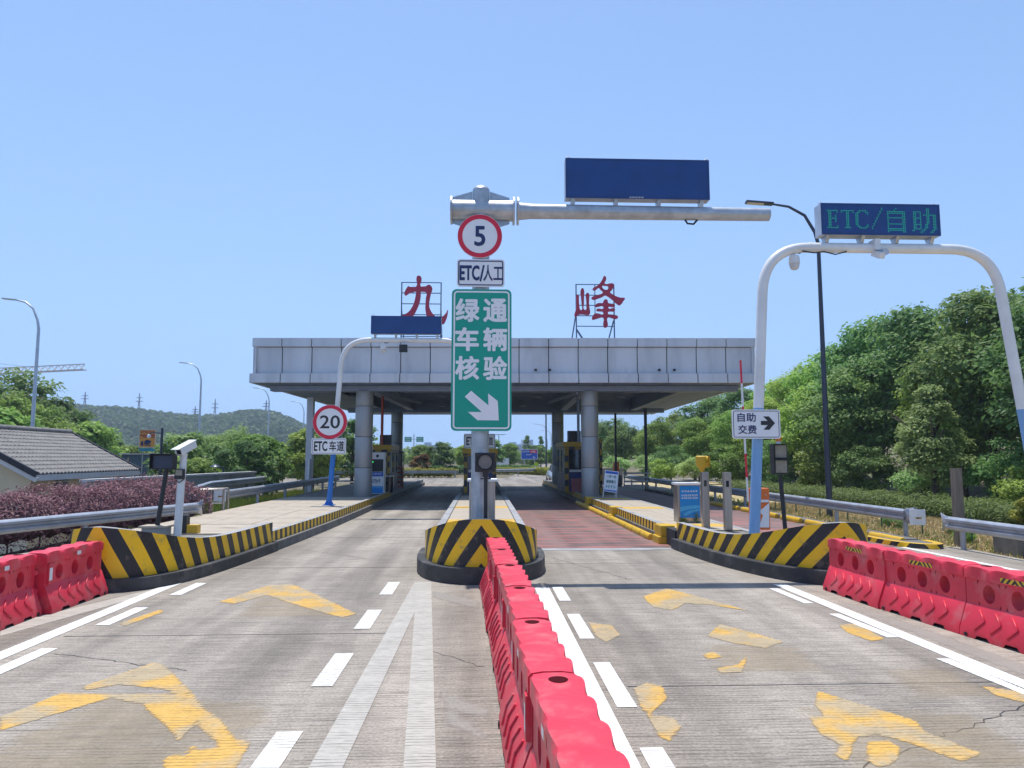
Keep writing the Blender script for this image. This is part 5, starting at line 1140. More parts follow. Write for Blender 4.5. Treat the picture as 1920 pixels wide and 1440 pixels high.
def boom_gate(lab, xx, yy, arm, zb=ZD):
    t = thing('boom_gate', lab, 'boom gate', (xx, yy, zb), 'orange boom gates')
    b = MB(); b.box(xx-.2, xx+.2, yy-.17, yy+.17, zb, zb+.98); b.build('housing', M['orange'], t, bevel=.03)
    b = MB(); b.box(xx-.16, xx+.16, yy-.176, yy-.17, zb+.08, zb+.62); b.build('door', M['orange'], t)
    b = MB(); b.cyl(xx-.02, yy-.19, zb+.8, zb+.8, .03, 12); b.tube([(xx-.05, yy-.19, zb+.83), (xx-.05, yy-.17, zb+.83)], .035, 14); b.tube([(xx+.1, yy-.19, zb+.83), (xx+.1, yy-.17, zb+.83)], .02, 10); b.build('lock', M['steel'], t)
    a, c = Vector(arm[0]), Vector(arm[1]); n = 6
    for k in range(n):
        b = MB(); b.bar(a.lerp(c, k/n), a.lerp(c, (k+1)/n), .03, .065, (0, 1, 0)); b.build('boom', M['signred' if k % 2 else 'white'], t)
    return t
BG = boom_gate('orange boom gate with raised striped arm and torn paper on right island', 6.66, 17.5, ((6.36, 17.4, 1.05), (6.3, 17.45, 4.45)))
b = MB(); b.prism([(6.56, .44), (6.82, .44), (6.84, 1.02), (6.7, .9), (6.58, .82), (6.68, .72)], lambda u, v, d: (u, d, v), 17.318, 17.322); b.build('torn_paper', M['paper'], BG)
b = MB(); b.box(6.5, 6.83, 17.317, 17.322, 1.03, 1.09); b.build('torn_paper', M['paper'], BG)
t = thing('twin_signal', 'two stacked square signal boxes on a dark post beside right arch leg', 'signal', (6.42, 15.6, ZD))
b = MB(); b.tube([(6.5, 15.6, ZD), (6.42, 15.6, 1.72)], .045, 12); b.build('post', M['black'], t, smooth=True)
for zz in (2.06, 1.74):
    b = MB(); b.box(6.23, 6.56, 15.5, 15.66, zz, zz+.31); b.build('box', M['black'], t, bevel=.015)
    b = MB(); b.box(6.29, 6.53, 15.49, 15.5, zz+.03, zz+.29); b.build('lens', M['lens2'], t)
    b = MB(); b.box(6.2, 6.59, 15.38, 15.55, zz+.312, zz+.322); b.box(6.2, 6.212, 15.38, 15.55, zz+.0, zz+.31); b.build('visor', M['black'], t)
t = thing('amber_beacon', 'small orange beacon on top of the twin signal boxes', 'light', (6.4, 15.6, 2.39))
b = MB(); b.cyl(6.41, 15.6, 2.385, 2.44, .045, 14); b.build('base', M['white'], t, smooth=True)
b = MB(); b.lathe([(.06, 0), (.065, .03), (.06, .12), (.04, .14), (.005, .145)], (6.41, 15.6, 2.44), 18); b.build('lens', M['amber'], t, smooth=True)
t = thing('notice_stand', 'leaning white notice stand with blue header by the right column', 'sign', (5.45, 31.3, ZD))
mx = Matrix.Translation((5.47, 31.35, ZD)) @ Matrix.Rotation(R(-9), 4, 'X') @ Matrix.Rotation(R(7), 4, 'Y')
def tb(*a): return tbox(*a, mx)
tb(-.3, .3, -.02, .0, .24, 1.15).build('board', M['paper'], t); tb(-.27, .27, -.027, -.021, 1.02, 1.12).build('header', M['signblue'], t); tb(-.28, .28, -.027, -.021, .27, .32).build('footer', M['signblue'], t)
for sx in (-.28, .28): tb(sx-.015, sx+.015, -.015, .015, 0, .24).build('leg', M['steel'], t)
tb(-.28, -.25, .25, .28, 0, .7).build('leg', M['steel'], t); tb(.25, .28, .25, .28, 0, .7).build('leg', M['steel'], t)
for i, s_ in enumerate(('一车一杆', '减速慢行')):
    o = text('lettering', s_, 0, 0, .42, .13, 0, M['teal'], t, .02); me = o.data; off = Vector(root_loc(t))
    for v in me.vertices: p = v.co+off; v.co = (mx @ Vector((p.x, -.028, .9-.22*i+p.z)))-off
for k in range(4):
    tb(-.2+.11*k, -.17+.11*k, -.028, -.0275, .4, .53).build('lettering', M['teal'], t); tb(-.16+.11*k, -.11+.11*k, -.028, -.0275, .45+.02*(k % 3), .47+.02*(k % 3)).build('lettering', M['teal'], t)
# right verge things
t = thing('brown_post', 'weathered brown channel post behind the nearest right guardrail', 'post', (11.45, 17.3, 0))
b = MB(); b.box(11.36, 11.55, 17.25, 17.3, -.1, 1.83); b.box(11.36, 11.39, 17.3, 17.42, -.1, 1.83); b.box(11.52, 11.55, 17.3, 17.42, -.1, 1.83); b.build('channel', M['wood'], t)
t = thing('concrete_block', 'rough dark concrete block under the nearest right guardrail', 'block', (12.0, 15.6, 0))
b = MB(); b.box(11.45, 13.2, 15.4, 16.2, -.1, .38); b.build('body', M['kerbgrey'], t, bevel=.03)
t = thing('barrier_bench', 'stack of white slatted barrier rails lying by the far right guardrail', 'barrier', (9.9, 46.5, 0))
for k in range(4):
    b = MB(); b.box(9.0, 10.6, 46.2+.05*k, 46.3+.05*k, .25+.26*k, .36+.26*k); b.build('slat', M['board'], t)
for xx in (9.05, 10.5):
    b = MB(); b.bar((xx, 46.6, 0), (xx, 46.25, 1.25), .06); b.build('frame', M['board'], t)
t = thing('concrete_fence', 'low grey concrete wall behind the far orange boom gate', 'wall', (9.2, 56, 0))
b = MB(); b.box(7.4, 10.8, 56, 56.25, -.1, 1.15); b.build('wall', M['stone'], t); b = MB(); b.box(7.3, 10.9, 55.95, 56.3, 1.15, 1.25); b.build('coping', M['stone'], t)
boom_gate('distant orange boom gate with lowered striped arm right of the columns', 9.75, 53.0, ((9.6, 52.85, 1.62), (6.4, 52.85, 1.62)), .78)
b = MB(); b.box(9.4, 10.1, 52.7, 53.3, -.05, .78); o = b.build('gate_plinth', M['kerbgrey']); tag(o, 'concrete footing of the distant orange boom gate', 'footing')
# wire fence along the verge
t = thing('wire_fence', 'low green wire mesh fence on dry grass behind the right guardrail', 'fence', (12.2, 20, 0))
FP = [(12.4, 8), (12.3, 14), (12.2, 18), (12.1, 24), (12.1, 32)]
for i in range(len(FP)-1):
    a, c = Vector((*FP[i], 0)), Vector((*FP[i+1], 0)); n = int((c-a).length/2)
    for k in range(n):
        p = a.lerp(c, k/n); b = MB(); b.cyl(p.x, p.y, -.1, .62, .022, 8); b.build('post', M['fencegreen'], t)
    b = MB(); nn = int((c-a).length/.3)
    for k in range(nn):
        p = a.lerp(c, k/nn); b.bar((p.x, p.y, .02), (p.x, p.y, .55), .004)
    for z in (.05, .22, .39, .55): b.bar((a.x, a.y, z), (c.x, c.y, z), .005)
    b.build('wire_panel', M['fencegreen'], t)

# ------------------------------------------------------------------ toll booths
def booth(lab, x0, x1, y0, y1, h, win=True):
    t = thing('toll_booth', lab, 'toll booth', ((x0+x1)/2, y0, ZD), 'toll booths under the canopy'); z1 = ZD+h
    b = MB(); b.box(x0, x1, y0, y1, ZD, ZD+.95); b.build('lower_wall', M['boothblue'], t)
    for xa, xb in ((x0-.004, x0+.2), (x1-.2, x1+.004)):
        for ya, yb in ((y0-.006, y0+.2), (y1-.2, y1+.006), ((y0+y1)/2-.1, (y0+y1)/2+.1)):
            b = MB(); b.box(xa, xb, ya, yb, ZD-.01, z1-.3); b.build('corner_post', M['checker'], t)
    b = MB(); b.box(x0+.2, x1-.2, y0+.03, y0+.05, ZD+.95, z1-.3); b.build('window', M['glassd'], t)
    for xx in (x0+.03, x1-.05):
        for ya, yb in ((y0+.2, (y0+y1)/2-.1), ((y0+y1)/2+.1, y1-.2)):
            b = MB(); b.box(xx, xx+.02, ya, yb, ZD+.95, z1-.3); b.build('window', M['glassb'], t)
            b = MB(); b.box(xx-.03, xx+.05, (ya+yb)/2-.02, (ya+yb)/2+.02, ZD+.95, z1-.3); b.build('mullion', M['board'], t)
    b = MB(); b.box(x0+.2, x1-.2, y1-.05, y1-.03, ZD+.95, z1-.3); b.build('window', M['glassd'], t)
    b = MB(); b.box(x0-.05, x1+.05, y0-.05, y1+.05, z1-.3, z1-.16); b.build('checker_band', M['checker'], t)
    b = MB(); b.box(x0-.08, x1+.08, y0-.08, y1+.08, z1-.16, z1+.08); b.build('roof_band', M['boothyel'], t, bevel=.02)
    b = MB(); b.box(x0+.22, x1-.22, y0-.012, y0-.001, ZD+.98, ZD+1.1); b.build('sill', M['board'], t)
    return t
booth('left toll booth with yellow roof band behind the left column', -6.0, -4.6, 37.0, 40.5, 2.25)
booth('middle toll booth with chequered corners behind the galvanised pole', -.86, .72, 36.0, 39.5, 2.05)
booth('right toll booth with pink box in front beside the right column', 4.15, 5.75, 36.5, 40.2, 2.4)
def ac(lab, x0, x1, y0, z0, h):
    t = thing('air_conditioner', lab, 'air conditioner', ((x0+x1)/2, y0+.2, z0), 'air conditioners on booth roofs')
    b = MB(); b.box(x0, x1, y0, y0+.4, z0, z0+h); b.build('casing', M['lampdark'], t, bevel=.02)
    b = MB(); b.box(x0+.08, x1-.08, y0-.012, y0-.002, z0+.06, z0+h-.06); b.build('grille', M['black'], t)
    b = MB(); b.box(x0, x0+.1, y0+.41, y0+.46, z0, z0+.1); b.build('bracket', M['black'], t)
ac('dark air conditioner on the left booth roof', -5.15, -4.55, 37.3, ZD+2.34, .5)
ac('dark air conditioner on the right booth roof', 4.35, 5.0, 36.8, ZD+2.49, .55)
for lab, xx, yy in (('red pipe from left booth roof up to the canopy', -5.0, 37.0), ('grey pipe from right booth roof up to the canopy', 4.85, 36.6)):
    b = MB(); b.cyl(xx, yy, ZD+2.3, 5.28, .07, 10); o = b.build('riser_pipe', M['cranered' if 'red' in lab else 'beam'], smooth=True); tag(o, lab, 'pipe', 'riser pipes')
t = thing('payment_kiosk', 'white and blue self service kiosk with lit symbols beside the left column', 'kiosk', (-4.9, 34.7, ZD))
b = MB(); b.box(-5.35, -4.55, 34.7, 35.3, ZD, 2.32); b.build('body', M['white'], t, bevel=.02)
b = MB(); b.box(-5.3, -4.6, 34.685, 34.698, 1.42, 2.0); b.build('screen', M['black'], t)
b = MB(); b.box(-5.3, -4.6, 34.685, 34.698, 1.2, 1.4); b.build('header_print', M['signblue'], t); b = MB(); b.box(-5.3, -4.6, 34.685, 34.698, .75, 1.19); b.build('notice', M['paper'], t); b = MB(); b.box(-5.3, -4.6, 34.685, 34.698, .42, .74); b.build('foot_print', M['cyan'], t)
b = MB(); b.prism([(-5.3, .6), (-5.0, .66), (-4.6, .64), (-4.6, .7), (-5.0, .72), (-5.3, .68)], lambda u, v, d: (u, d, v), 34.68, 34.683); b.build('wave', M['cyan2'], t)
marks('notice_line', 6, -4.92, 1.31, .5, .08, 34.68, M['paper'], t); marks('notice_line', 4, -4.92, 1.0, .4, .16, 34.68, M['navy'], t)
disc('speaker', -4.88, 2.15, .07, 34.69, M['black'], t, .01, 16); disc('red_light', -5.22, 2.12, .09, 34.67, emis('red_led', (1, .05, .06), 1.2), t, .01, 20)
b = MB(); b.box(-5.3, -5.05, 34.675, 34.683, 1.86, 1.89); b.build('green_text_bar', emis('green_text', (.05, .9, .15), 1.2), t)
t = thing('pink_box', 'dull pink plastic crate in front of the right booth', 'box', (4.65, 36.0, ZD))
b = MB(); b.box(4.4, 4.9, 35.8, 36.2, ZD, 1.0); b.build('body', mat('pink_plastic', (.3, .09, .1), .6), t, bevel=.03); b = MB(); b.box(4.38, 4.92, 35.78, 36.22, 1.0, 1.06); b.build('rim', MATS['pink_plastic'], t)
t = thing('striped_stand', 'tall yellow and black maintenance stand between right booth and column', 'stand', (5.4, 34.8, ZD))
for xx, yy in ((5.15, 34.6), (5.15, 35.1), (5.65, 34.6), (5.65, 35.1)):
    b = MB(); b.box(xx-.05, xx+.05, yy-.05, yy+.05, ZD, 2.9); b.build('leg', M['checker'], t)
for z in (.9, 1.5, 2.1, 2.85):
    b = MB(); b.box(5.1, 5.7, 34.55, 34.6, z, z+.1); b.build('rung', M['checker'], t)
t = thing('red_lattice_post', 'dark red lattice stand with small camera behind the left booth', 'stand', (-4.55, 41.4, ZD))
b = MB()
for k in range(5): b.box(-4.8, -4.35, 41.3, 41.35, ZD+.05+.25*k, ZD+.15+.25*k)
b.box(-4.8, -4.74, 41.3, 41.36, ZD, 1.7); b.box(-4.41, -4.35, 41.3, 41.36, ZD, 1.7); b.build('lattice', M['cranered'], t)
b = MB(); b.cyl(-4.5, 41.6, ZD, 2.4, .04, 10); b.box(-4.62, -4.38, 41.3, 41.7, 2.3, 2.42); b.build('camera_mast', M['black'], t)
t = thing('waste_bin', 'white topped bin between left booth and the kerb', 'bin', (-4.6, 36.2, ZD)); b = MB(); b.cyl(-4.52, 36.3, ZD, 1.15, .22, 18); b.build('body', M['glassd'], t, smooth=True); b = MB(); b.cyl(-4.52, 36.3, 1.15, 1.2, .26, 18); b.build('lid', M['white'], t, smooth=True)
plate_sign('lane_sign', 'white ETC lane plate on the middle booth half hidden by the pole', -.87, .66, ZD+2.15, ZD+2.85, 35.8, [('ETC', -.46, ZD+2.5, .56, .38, 'black', .03), ('车道', .26, ZD+2.5, .6, .4, 'black', .012)], bw=.016, inset=.03)
round_sign('red rimmed speed sign above the middle booth almost hidden by the pole', -.1, ZD+3.45, .42, 35.8, '20', .44, .34)
b = MB(); b.cyl(-.1, 35.9, ZD+2.1, ZD+3.8, .04, 10); tag(b.build('sign_post', M['galv'], smooth=True), 'thin post carrying the speed sign over the middle booth', 'post')
# silver car beyond the right booth
t = thing('parked_car', 'silver car half hidden behind the right booth', 'car', (6.35, 60.5, 0))
def loft(sections, m, name, mirror=True, smooth=True):
    b = MB(); n = len(sections[0]); vs = [p for s_ in sections for p in s_]
    fs = [(i*n+k, i*n+(k+1) % n, (i+1)*n+(k+1) % n, (i+1)*n+k) for i in range(len(sections)-1) for k in range(n)]+[tuple(range(n))[::-1], tuple(range((len(sections)-1)*n, len(sections)*n))]
    b.add(vs, fs); return b.build(name, m, t, smooth=smooth)
def sec(y, w, z0, z1, wt):
    return [(6.35+a, y, z) for a, z in ((-w*.92, z0), (-w, z0+.25), (-w*.98, (z0+z1)/2+.1), (-wt, z1), (wt, z1), (w*.98, (z0+z1)/2+.1), (w, z0+.25), (w*.92, z0))]
loft([sec(58.3, .7, .35, .62, .6), sec(58.6, .85, .25, .78, .72), sec(59.5, .9, .22, .92, .8), sec(61.5, .9, .22, .96, .8), sec(62.5, .86, .25, .95, .74), sec(62.8, .74, .4, .85, .6)], M['silver'], 'body')
loft([[(6.35-.78, 59.3, .9), (6.35+.78, 59.3, .9), (6.35+.77, 59.32, .92), (6.35-.77, 59.32, .92)], [(6.35-.66, 60.2, .9), (6.35+.66, 60.2, .9), (6.35+.58, 60.2, 1.44), (6.35-.58, 60.2, 1.44)], [(6.35-.66, 61.4, .9), (6.35+.66, 61.4, .9), (6.35+.58, 61.4, 1.45), (6.35-.58, 61.4, 1.45)], [(6.35-.7, 62.3, .94), (6.35+.7, 62.3, .94), (6.35+.68, 62.28, .97), (6.35-.68, 62.28, .97)]], M['glassd'], 'windows')
b = MB(); b.box(5.76, 6.94, 60.15, 61.45, 1.445, 1.475); b.build('roof', M['silver'], t, bevel=.012)
for sx in (-1, 1):
    for yy in (59.2, 61.8):
        b = MB(); b.tube([(6.35+sx*.78, yy, .31), (6.35+sx*.92, yy, .31)], .31, 20); w_ = b.build('wheel', M['rubber'], t, smooth=True); b = MB(); b.tube([(6.35+sx*.92, yy, .31), (6.35+sx*.93, yy, .31)], .19, 16); b.build('rim', M['silver'], w_)
    b = MB(); b.box(6.35+sx*.45, 6.35+sx*.72, 58.27, 58.36, .52, .64); b.build('headlight', M['refl'], t)

# ------------------------------------------------------------------ house on the left
HS = thing('tiled_house', 'small beige house with grey tiled gable roof behind the purple hedge', 'house', (-18.0, 28.5, -1.6))
ha = R(3.0)
def hp(u, v, z): return (-14.7-u*math.cos(ha)-v*math.sin(ha), 25.0+v*math.cos(ha)-u*math.sin(ha)*0-0*u, z)   # u: away from the road-side eave, v: along the house
EZ, RZ, HWd, HL = 1.5, 3.12, 3.1, 8.3
b = MB(); W = [hp(.45, .5, -1.6), hp(2*HWd-.45, .5, -1.6), hp(2*HWd-.45, HL-1.0, -1.6), hp(.45, HL-1.0, -1.6)]
T_ = [hp(.45, .5, EZ+.1), hp(2*HWd-.45, .5, EZ+.1), hp(2*HWd-.45, HL-1.0, EZ+.1), hp(.45, HL-1.0, EZ+.1)]; rA, rB = hp(HWd, .5, RZ-.1), hp(HWd, HL-1.0, RZ-.1)
b.add(W+T_+[rA, rB], [(0,1,5,8,4), (1,2,6,5), (2,3,7,9,6), (3,0,4,7)]); b.build('wall', M['beige'], HS)
b = MB(); b.add([hp(.44, .496, .55), hp(2*HWd-.44, .496, .55), hp(2*HWd-.44, .496, .575), hp(.44, .496, .575)], [(0,1,2,3)]); b.build('wall_groove', M['joint'], HS)
for v0, v1 in ((2.0, 3.0), (4.4, 5.6)):
    b = MB(); b.add([hp(.44, v0, .2), hp(.44, v1, .2), hp(.44, v1, 1.2), hp(.44, v0, 1.2)], [(3,2,1,0)]); w_ = b.build('window', M['glassd'], HS)
    b = MB(); b.bar(hp(.42, v0, 1.22), hp(.42, v1, 1.22), .06); b.bar(hp(.42, v0, .18), hp(.42, v1, .18), .06); b.build('window_frame', M['board'], w_)
b = MB()                                                          # tiles: rolls and stepped courses, too many to be single objects
NC, NR = 34, 12
for side in (0, 1):
    for i in range(NC):
        for j in range(NR):
            prof = [(-.5, 0), (-.25, .045), (0, .06), (.25, .045), (.5, 0)]
            q = []
            for jj, lift in ((j, .035), (j+1.08, 0.0)):
                f = jj/NR; f = min(f, 1)
                for du, dz in prof:
                    v = (i+.5+du)*HL/NC; u = f*HWd; z = EZ+(RZ-EZ)*f+dz+lift
                    q.append(hp(u if side == 0 else 2*HWd-u, v, z))
            n = 5; fs = [(k, k+1, k+1+n, k+n) for k in range(n-1)]; lo = [(p[0], p[1], p[2]-.05) for p in q[:5]]
            b.add(q+lo, fs+[(10+k, 10+k+1, k+1, k) for k in range(4)])
o = b.build('roof_tiles', M['tile'], HS); o['kind'] = 'stuff'
b = MB(); b.add([hp(.05, 0.02, EZ-.01), hp(HWd, .02, RZ-.01), hp(HWd, HL-.02, RZ-.01), hp(.05, HL-.02, EZ-.01), hp(2*HWd-.05, .02, EZ-.01), hp(2*HWd-.05, HL-.02, EZ-.01)], [(0,1,2,3), (1,4,5,2)]); b.build('roof_deck', M['joint'], HS)
for k in range(17):
    b = MB(); b.tube([hp(HWd, HL*k/17, RZ+.09), hp(HWd, HL*(k+.97)/17, RZ+.085)], .11, 10); b.build('ridge_tile', M['tile'], HS, smooth=True)
for v in (0, HL):
    for side in (0, 1):
        for k in range(7):
            f0, f1 = k/7, (k+.97)/7; u0, u1 = f0*HWd, f1*HWd
            if side: u0, u1 = 2*HWd-u0, 2*HWd-u1
            b = MB(); b.bar(hp(u0, v, EZ+(RZ-EZ)*f0+.02), hp(u1, v, EZ+(RZ-EZ)*f1+.02), .1, .19); b.build('verge_tile', M['tiledark'], HS)
        b = MB(); b.bar(hp(0 if not side else 2*HWd, v+(.02 if v == 0 else -.02), EZ-.16), hp(HWd, v+(.02 if v == 0 else -.02), RZ-.16), .07, .16); b.build('barge_board', M['board'], HS)
b = MB(); b.bar(hp(.03, 0, EZ-.09), hp(.03, HL, EZ-.09), .06, .2); b.build('eave_board', M['board'], HS)
t = thing('low_wall', 'low grey wall with pale coping between house and purple hedge', 'wall', (-12.5, 30, -.8))
b = MB(); b.bar((-12.9, 24.5, .3), (-11.6, 38, .3), .2, 2.0); b.build('wall', M['stone'], t); b = MB(); b.bar((-12.9, 24.5, 1.34), (-11.6, 38, 1.34), .34, .08); b.build('coping', M['board'], t)
# ------------------------------------------------------------------ signs and lamps in the distance on the left
t = thing('truck_warning_board', 'orange board with mixer truck pictogram and green strip beyond the house', 'sign', (-26.2, 59.0, -1.5))
b = MB(); b.box(-26.95, -25.7, 58.9, 59, 2.85, 4.25); b.build('board', mat('sign_orange', (.85, .36, .06), .6, var=.06), t)
border('border', -26.97, -25.68, 2.83, 4.27, 58.89, .05, M['board'], t, .01)
b = MB(); b.box(-26.95, -25.7, 58.9, 59, 2.55, 2.8); b.build('green_strip', M['teal'], t)
marks('lettering', 8, -26.32, 4.08, 1.1, .2, 58.885, M['glyph'], t); text('lettering', '严禁超限超载', -26.32, 3.75, 1.12, .28, 58.885, M['glyph'], t, .02); marks('lettering', 7, -26.32, 2.68, .95, .15, 58.885, M['cyan2'], t)
b = MB(); q = lambda p: [(-26.82+u*.85, 2.98+v*.5) for u, v in p]
for poly in ([(0, .1), (.0, .4), (.06, .75), (.22, .8), (.24, .1)], [(.26, .1), (.26, .2), (.95, .2), (.95, .1)], [(.28, .3), (.4, .85), (.6, .98), (.98, .75), (.9, .45), (.7, .25)]): b.prism(q(poly), lambda u, v, d: (u, d, v), 58.88, 58.884)
for c in (.12, .55, .8):
    b.prism([(-26.82+c*.85+.06*math.cos(a*.52), 3.02+.06*math.sin(a*.52)) for a in range(12)], lambda u, v, d: (u, d, v), 58.874, 58.878)
b.build('truck_pictogram', M['navy'], t)
for xx in (-26.7, -25.95):
    b = MB(); b.cyl(xx, 59.06, -1.6, 4.2, .05, 8); b.build('post', M['galv'], t)
t = thing('garden_lamp', 'dark lantern post with white globe hanging in front of the orange board', 'lamp', (-16.0, 37.5, -1.5))
b = MB(); b.cyl(-16.05, 37.5, -1.7, 3.55, .06, 10); b.tube([(-16.05, 37.5, 3.3), (-16.55, 37.5, 3.32), (-16.68, 37.5, 3.25)], .03, 8); b.build('post', M['lampdark'], t, smooth=True)
b = MB(); b.lathe([(.02, .02), (.07, 0), (.1, -.08), (.08, -.16), (.01, -.18)], (-16.68, 37.5, 3.22), 14); b.build('globe', M['paper'], t, smooth=True)
t = thing('roof_shed', 'dark corrugated shed below the orange board', 'shed', (-24.5, 58, -1.6))
b = MB(); b.box(-28.5, -23.0, 59.5, 63, -1.7, 2.3); b.build('wall', M['frame'], t)
for k in range(22):
    b = MB(); b.box(-28.5+.25*k, -28.4+.25*k, 59.46, 59.5, -1.0, 2.3); b.build('rib', M['frame'], t)
b = MB(); b.box(-28.7, -22.8, 59.3, 63.2, 2.3, 2.4); b.build('roof', M['board'], t)
t = thing('hut_lamp', 'small black capped garden lamp among bushes left of the canopy', 'lamp', (-12.6, 36.5, -.5))
b = MB(); b.cyl(-12.6, 36.5, -.7, 1.6, .05, 8); b.bar((-12.6, 36.5, 1.6), (-12.95, 36.5, 1.66), .05); b.lathe([(.26, 0), (.22, .04), (.06, .12), (.01, .14)], (-13.0, 36.5, 1.62), 12); b.build('lantern', M['lampdark'], t, smooth=True)
def street_lamp(lab, x, y, zb, h, arm, ang, mk, r_=.1, head='slim'):
    t = thing('street_lamp', lab, 'street lamp', (x, y, zb), 'street lamps'); c, s_ = math.cos(ang), math.sin(ang)
    pts = [(x, y, zb-.3), (x, y, zb+h*.86), (x+c*arm*.05, y+s_*arm*.05, zb+h*.9), (x+c*arm*.2, y+s_*arm*.2, zb+h*.955), (x+c*arm*.45, y+s_*arm*.45, zb+h*.985), (x+c*arm*.72, y+s_*arm*.72, zb+h*.995)]
    b = MB(); b.tube(pts, [r_, r_*.62, r_*.55, r_*.5, r_*.42, r_*.35], 12); b.build('post', M[mk], t, smooth=True)
    hx, hy, hz = x+c*arm*.7, y+s_*arm*.7, zb+h*.995; d = Vector((c, s_, .1)).normalized()
    b = MB(); a = Vector((hx, hy, hz)); e = a+d*(arm*.34+.25); b.bar(a, e, .22 if head == 'slim' else .3, .08); b.build('head', M[mk], t, bevel=.03)
    b = MB(); b.bar(a.lerp(e, .35)-Vector((0, 0, .045)), a.lerp(e, .95)-Vector((0, 0, .045)), .18 if head == 'slim' else .24, .02); b.build('lens', M['lampglass'], t)
    return t
for i, yy in enumerate((46, 77, 105, 131)):
    street_lamp(['nearest tall pale street lamp behind the tiled house', 'second tall pale street lamp left of the canopy', 'third pale street lamp close to the canopy edge', 'farthest pale street lamp seen beside the canopy soffit'][i], (-27.5, -29.2, -30.2, -31.5)[i], yy, -1.6, 13.5, 2.0, math.pi, 'lampgrey', .14)
street_lamp('dark street lamp towering behind the right arch', 12.6, 26.3, -.05, 11.75, 2.3, math.pi-.1, 'lampdark', .11, 'wide')
for i, (x, yy, h) in enumerate(((14.6, 165, 9.5), (19.5, 205, 9.5), (22.5, 250, 9))):
    street_lamp(['curved lamp behind the blue road sign', 'second curved lamp right of the blue road sign', 'tiny curved lamp before the rear right column'][i], x, yy, 0, h, 2.6, math.pi, 'lampgrey', .16)
t = thing('tall_mast', 'thin dark mast rising left of the rear right column', 'mast', (7.6, 88, 0)); b = MB(); b.cyl(7.75, 88, -.1, 8.2, .09, 8); b.build('pole', M['lampdark'], t, smooth=True)
t = thing('t_mast', 'thin mast with short crossbar in the gap right of the pole', 'mast', (4.2, 180, 0)); b = MB(); b.cyl(4.2, 180, 0, 7.6, .12, 8); b.bar((2.6, 180, 7.6), (5.8, 180, 7.6), .18); b.build('pole', M['galv'], t)
# blue direction sign, yellow-green sign, green gantry signs
t = thing('direction_sign', 'blue direction sign with red number box in the gap by the right booth', 'road sign', (7.2, 112, 0))
b = MB(); b.box(6.0, 8.55, 111.9, 112, 1.75, 3.3); b.build('board', M['signblue'], t); border('border', 6.0, 8.55, 1.75, 3.3, 111.89, .06, M['signwhite'], t, .05)
b = MB(); b.box(7.35, 8.4, 111.88, 111.89, 2.7, 3.2); b.build('number_box', M['signred'], t); marks('lettering', 3, 7.88, 2.95, .7, .28, 111.87, M['signwhite'], t); marks('lettering', 7, 6.7, 2.95, 1.15, .22, 111.88, M['signwhite'], t); marks('lettering', 4, 7.2, 2.45, .8, .16, 111.88, M['signwhite'], t); marks('lettering', 2, 8.0, 2.05, .4, .3, 111.88, M['signwhite'], t)
for xx in (6.5, 8.1):
    b = MB(); b.cyl(xx, 112.1, -.1, 3.2, .07, 8); b.build('post', M['galv'], t)
t = thing('warning_plate', 'small yellow green and white plate below the blue direction sign', 'road sign', (7.0, 92, 0))
b = MB(); b.box(6.62, 7.05, 91.9, 92, .95, 1.45); b.build('upper_plate', M['leafY'] if 0 else mat('fluorescent_yellow', (.5, .65, .02), .5), t); b = MB(); b.box(6.62, 7.05, 91.9, 92, .5, .93); b.build('lower_plate', M['signwhite'], t); b = MB(); b.cyl(6.83, 92.05, -.1, 1.4, .03, 8); b.build('post', M['galv'], t)
t = thing('gantry_signs', 'pair of tiny green motorway signs on a mast left of the green sign', 'road sign', (-27.5, 300, 0))
b = MB(); b.cyl(-27.6, 300.3, 0, 11.5, .2, 8); b.bar((-31.5, 300.3, 9.3), (-23.8, 300.3, 9.3), .2); b.build('mast', M['galv'], t)
for xx in (-31.4, -26.6):
    b = MB(); b.box(xx, xx+2.9, 300, 300.1, 8.2, 10.3); b.build('panel', M['signgreen'], t); marks('lettering', 4, xx+1.4, 9.7, 1.9, .5, 299.98, M['signwhite'], t); marks('lettering', 4, xx+1.4, 8.75, 1.9, .5, 299.98, M['signwhite'], t)
# skyline blocks
def tower(lab, x0, x1, y, z1, mk, nfl):
    t = thing('office_block', lab, 'building', ((x0+x1)/2, y, 0), 'far office blocks')
    b = MB(); b.box(x0, x1, y, y+40, -5, z1); b.build('wall', M[mk], t)
    for k in range(nfl):
        z = z1*(.25+.7*k/nfl); b = MB(); b.box(x0+1, x1-1, y-.4, y-.1, z, z+z1*.7/nfl*.55); b.build('window_band', M['glassb'], t)
    b = MB(); b.box(x0+(x1-x0)*.3, x0+(x1-x0)*.7, y+5, y+20, z1, z1+3); b.build('plant_room', M[mk], t)
tower('wide low glass block on the skyline right of the pole', 30, 55, 1000, 19.5, 'city1', 6)
tower('taller glass block joining the wide one on the skyline', 56, 71, 1010, 26, 'city1', 7)
tower('pale block on the skyline near the rear right column', 92, 108, 900, 17, 'city2', 5)
tower('second pale block on the skyline by the rear right column', 113, 124, 960, 20, 'city2', 5)
tower('grey block on the skyline left of the green sign', -68, -50, 800, 15, 'city1', 4)
t = thing('viaduct', 'grey viaduct deck across the far background', 'bridge', (-20, 330, 0))
b = MB(); b.box(-95, 22, 330, 342, 4.2, 5.6); b.build('deck', M['stone'], t)
for k in range(9):
    b = MB(); b.box(-90+13*k, -88+13*k, 332, 340, -.2, 4.2); b.build('pier', M['stone'], t)
t = thing('hoarding', 'pale hoarding panel between trees in the gap right of the pole', 'hoarding', (3.2, 118, 0))
b = MB(); b.box(1.0, 4.4, 118, 118.1, .6, 1.9); b.build('panel', M['paper'], t)
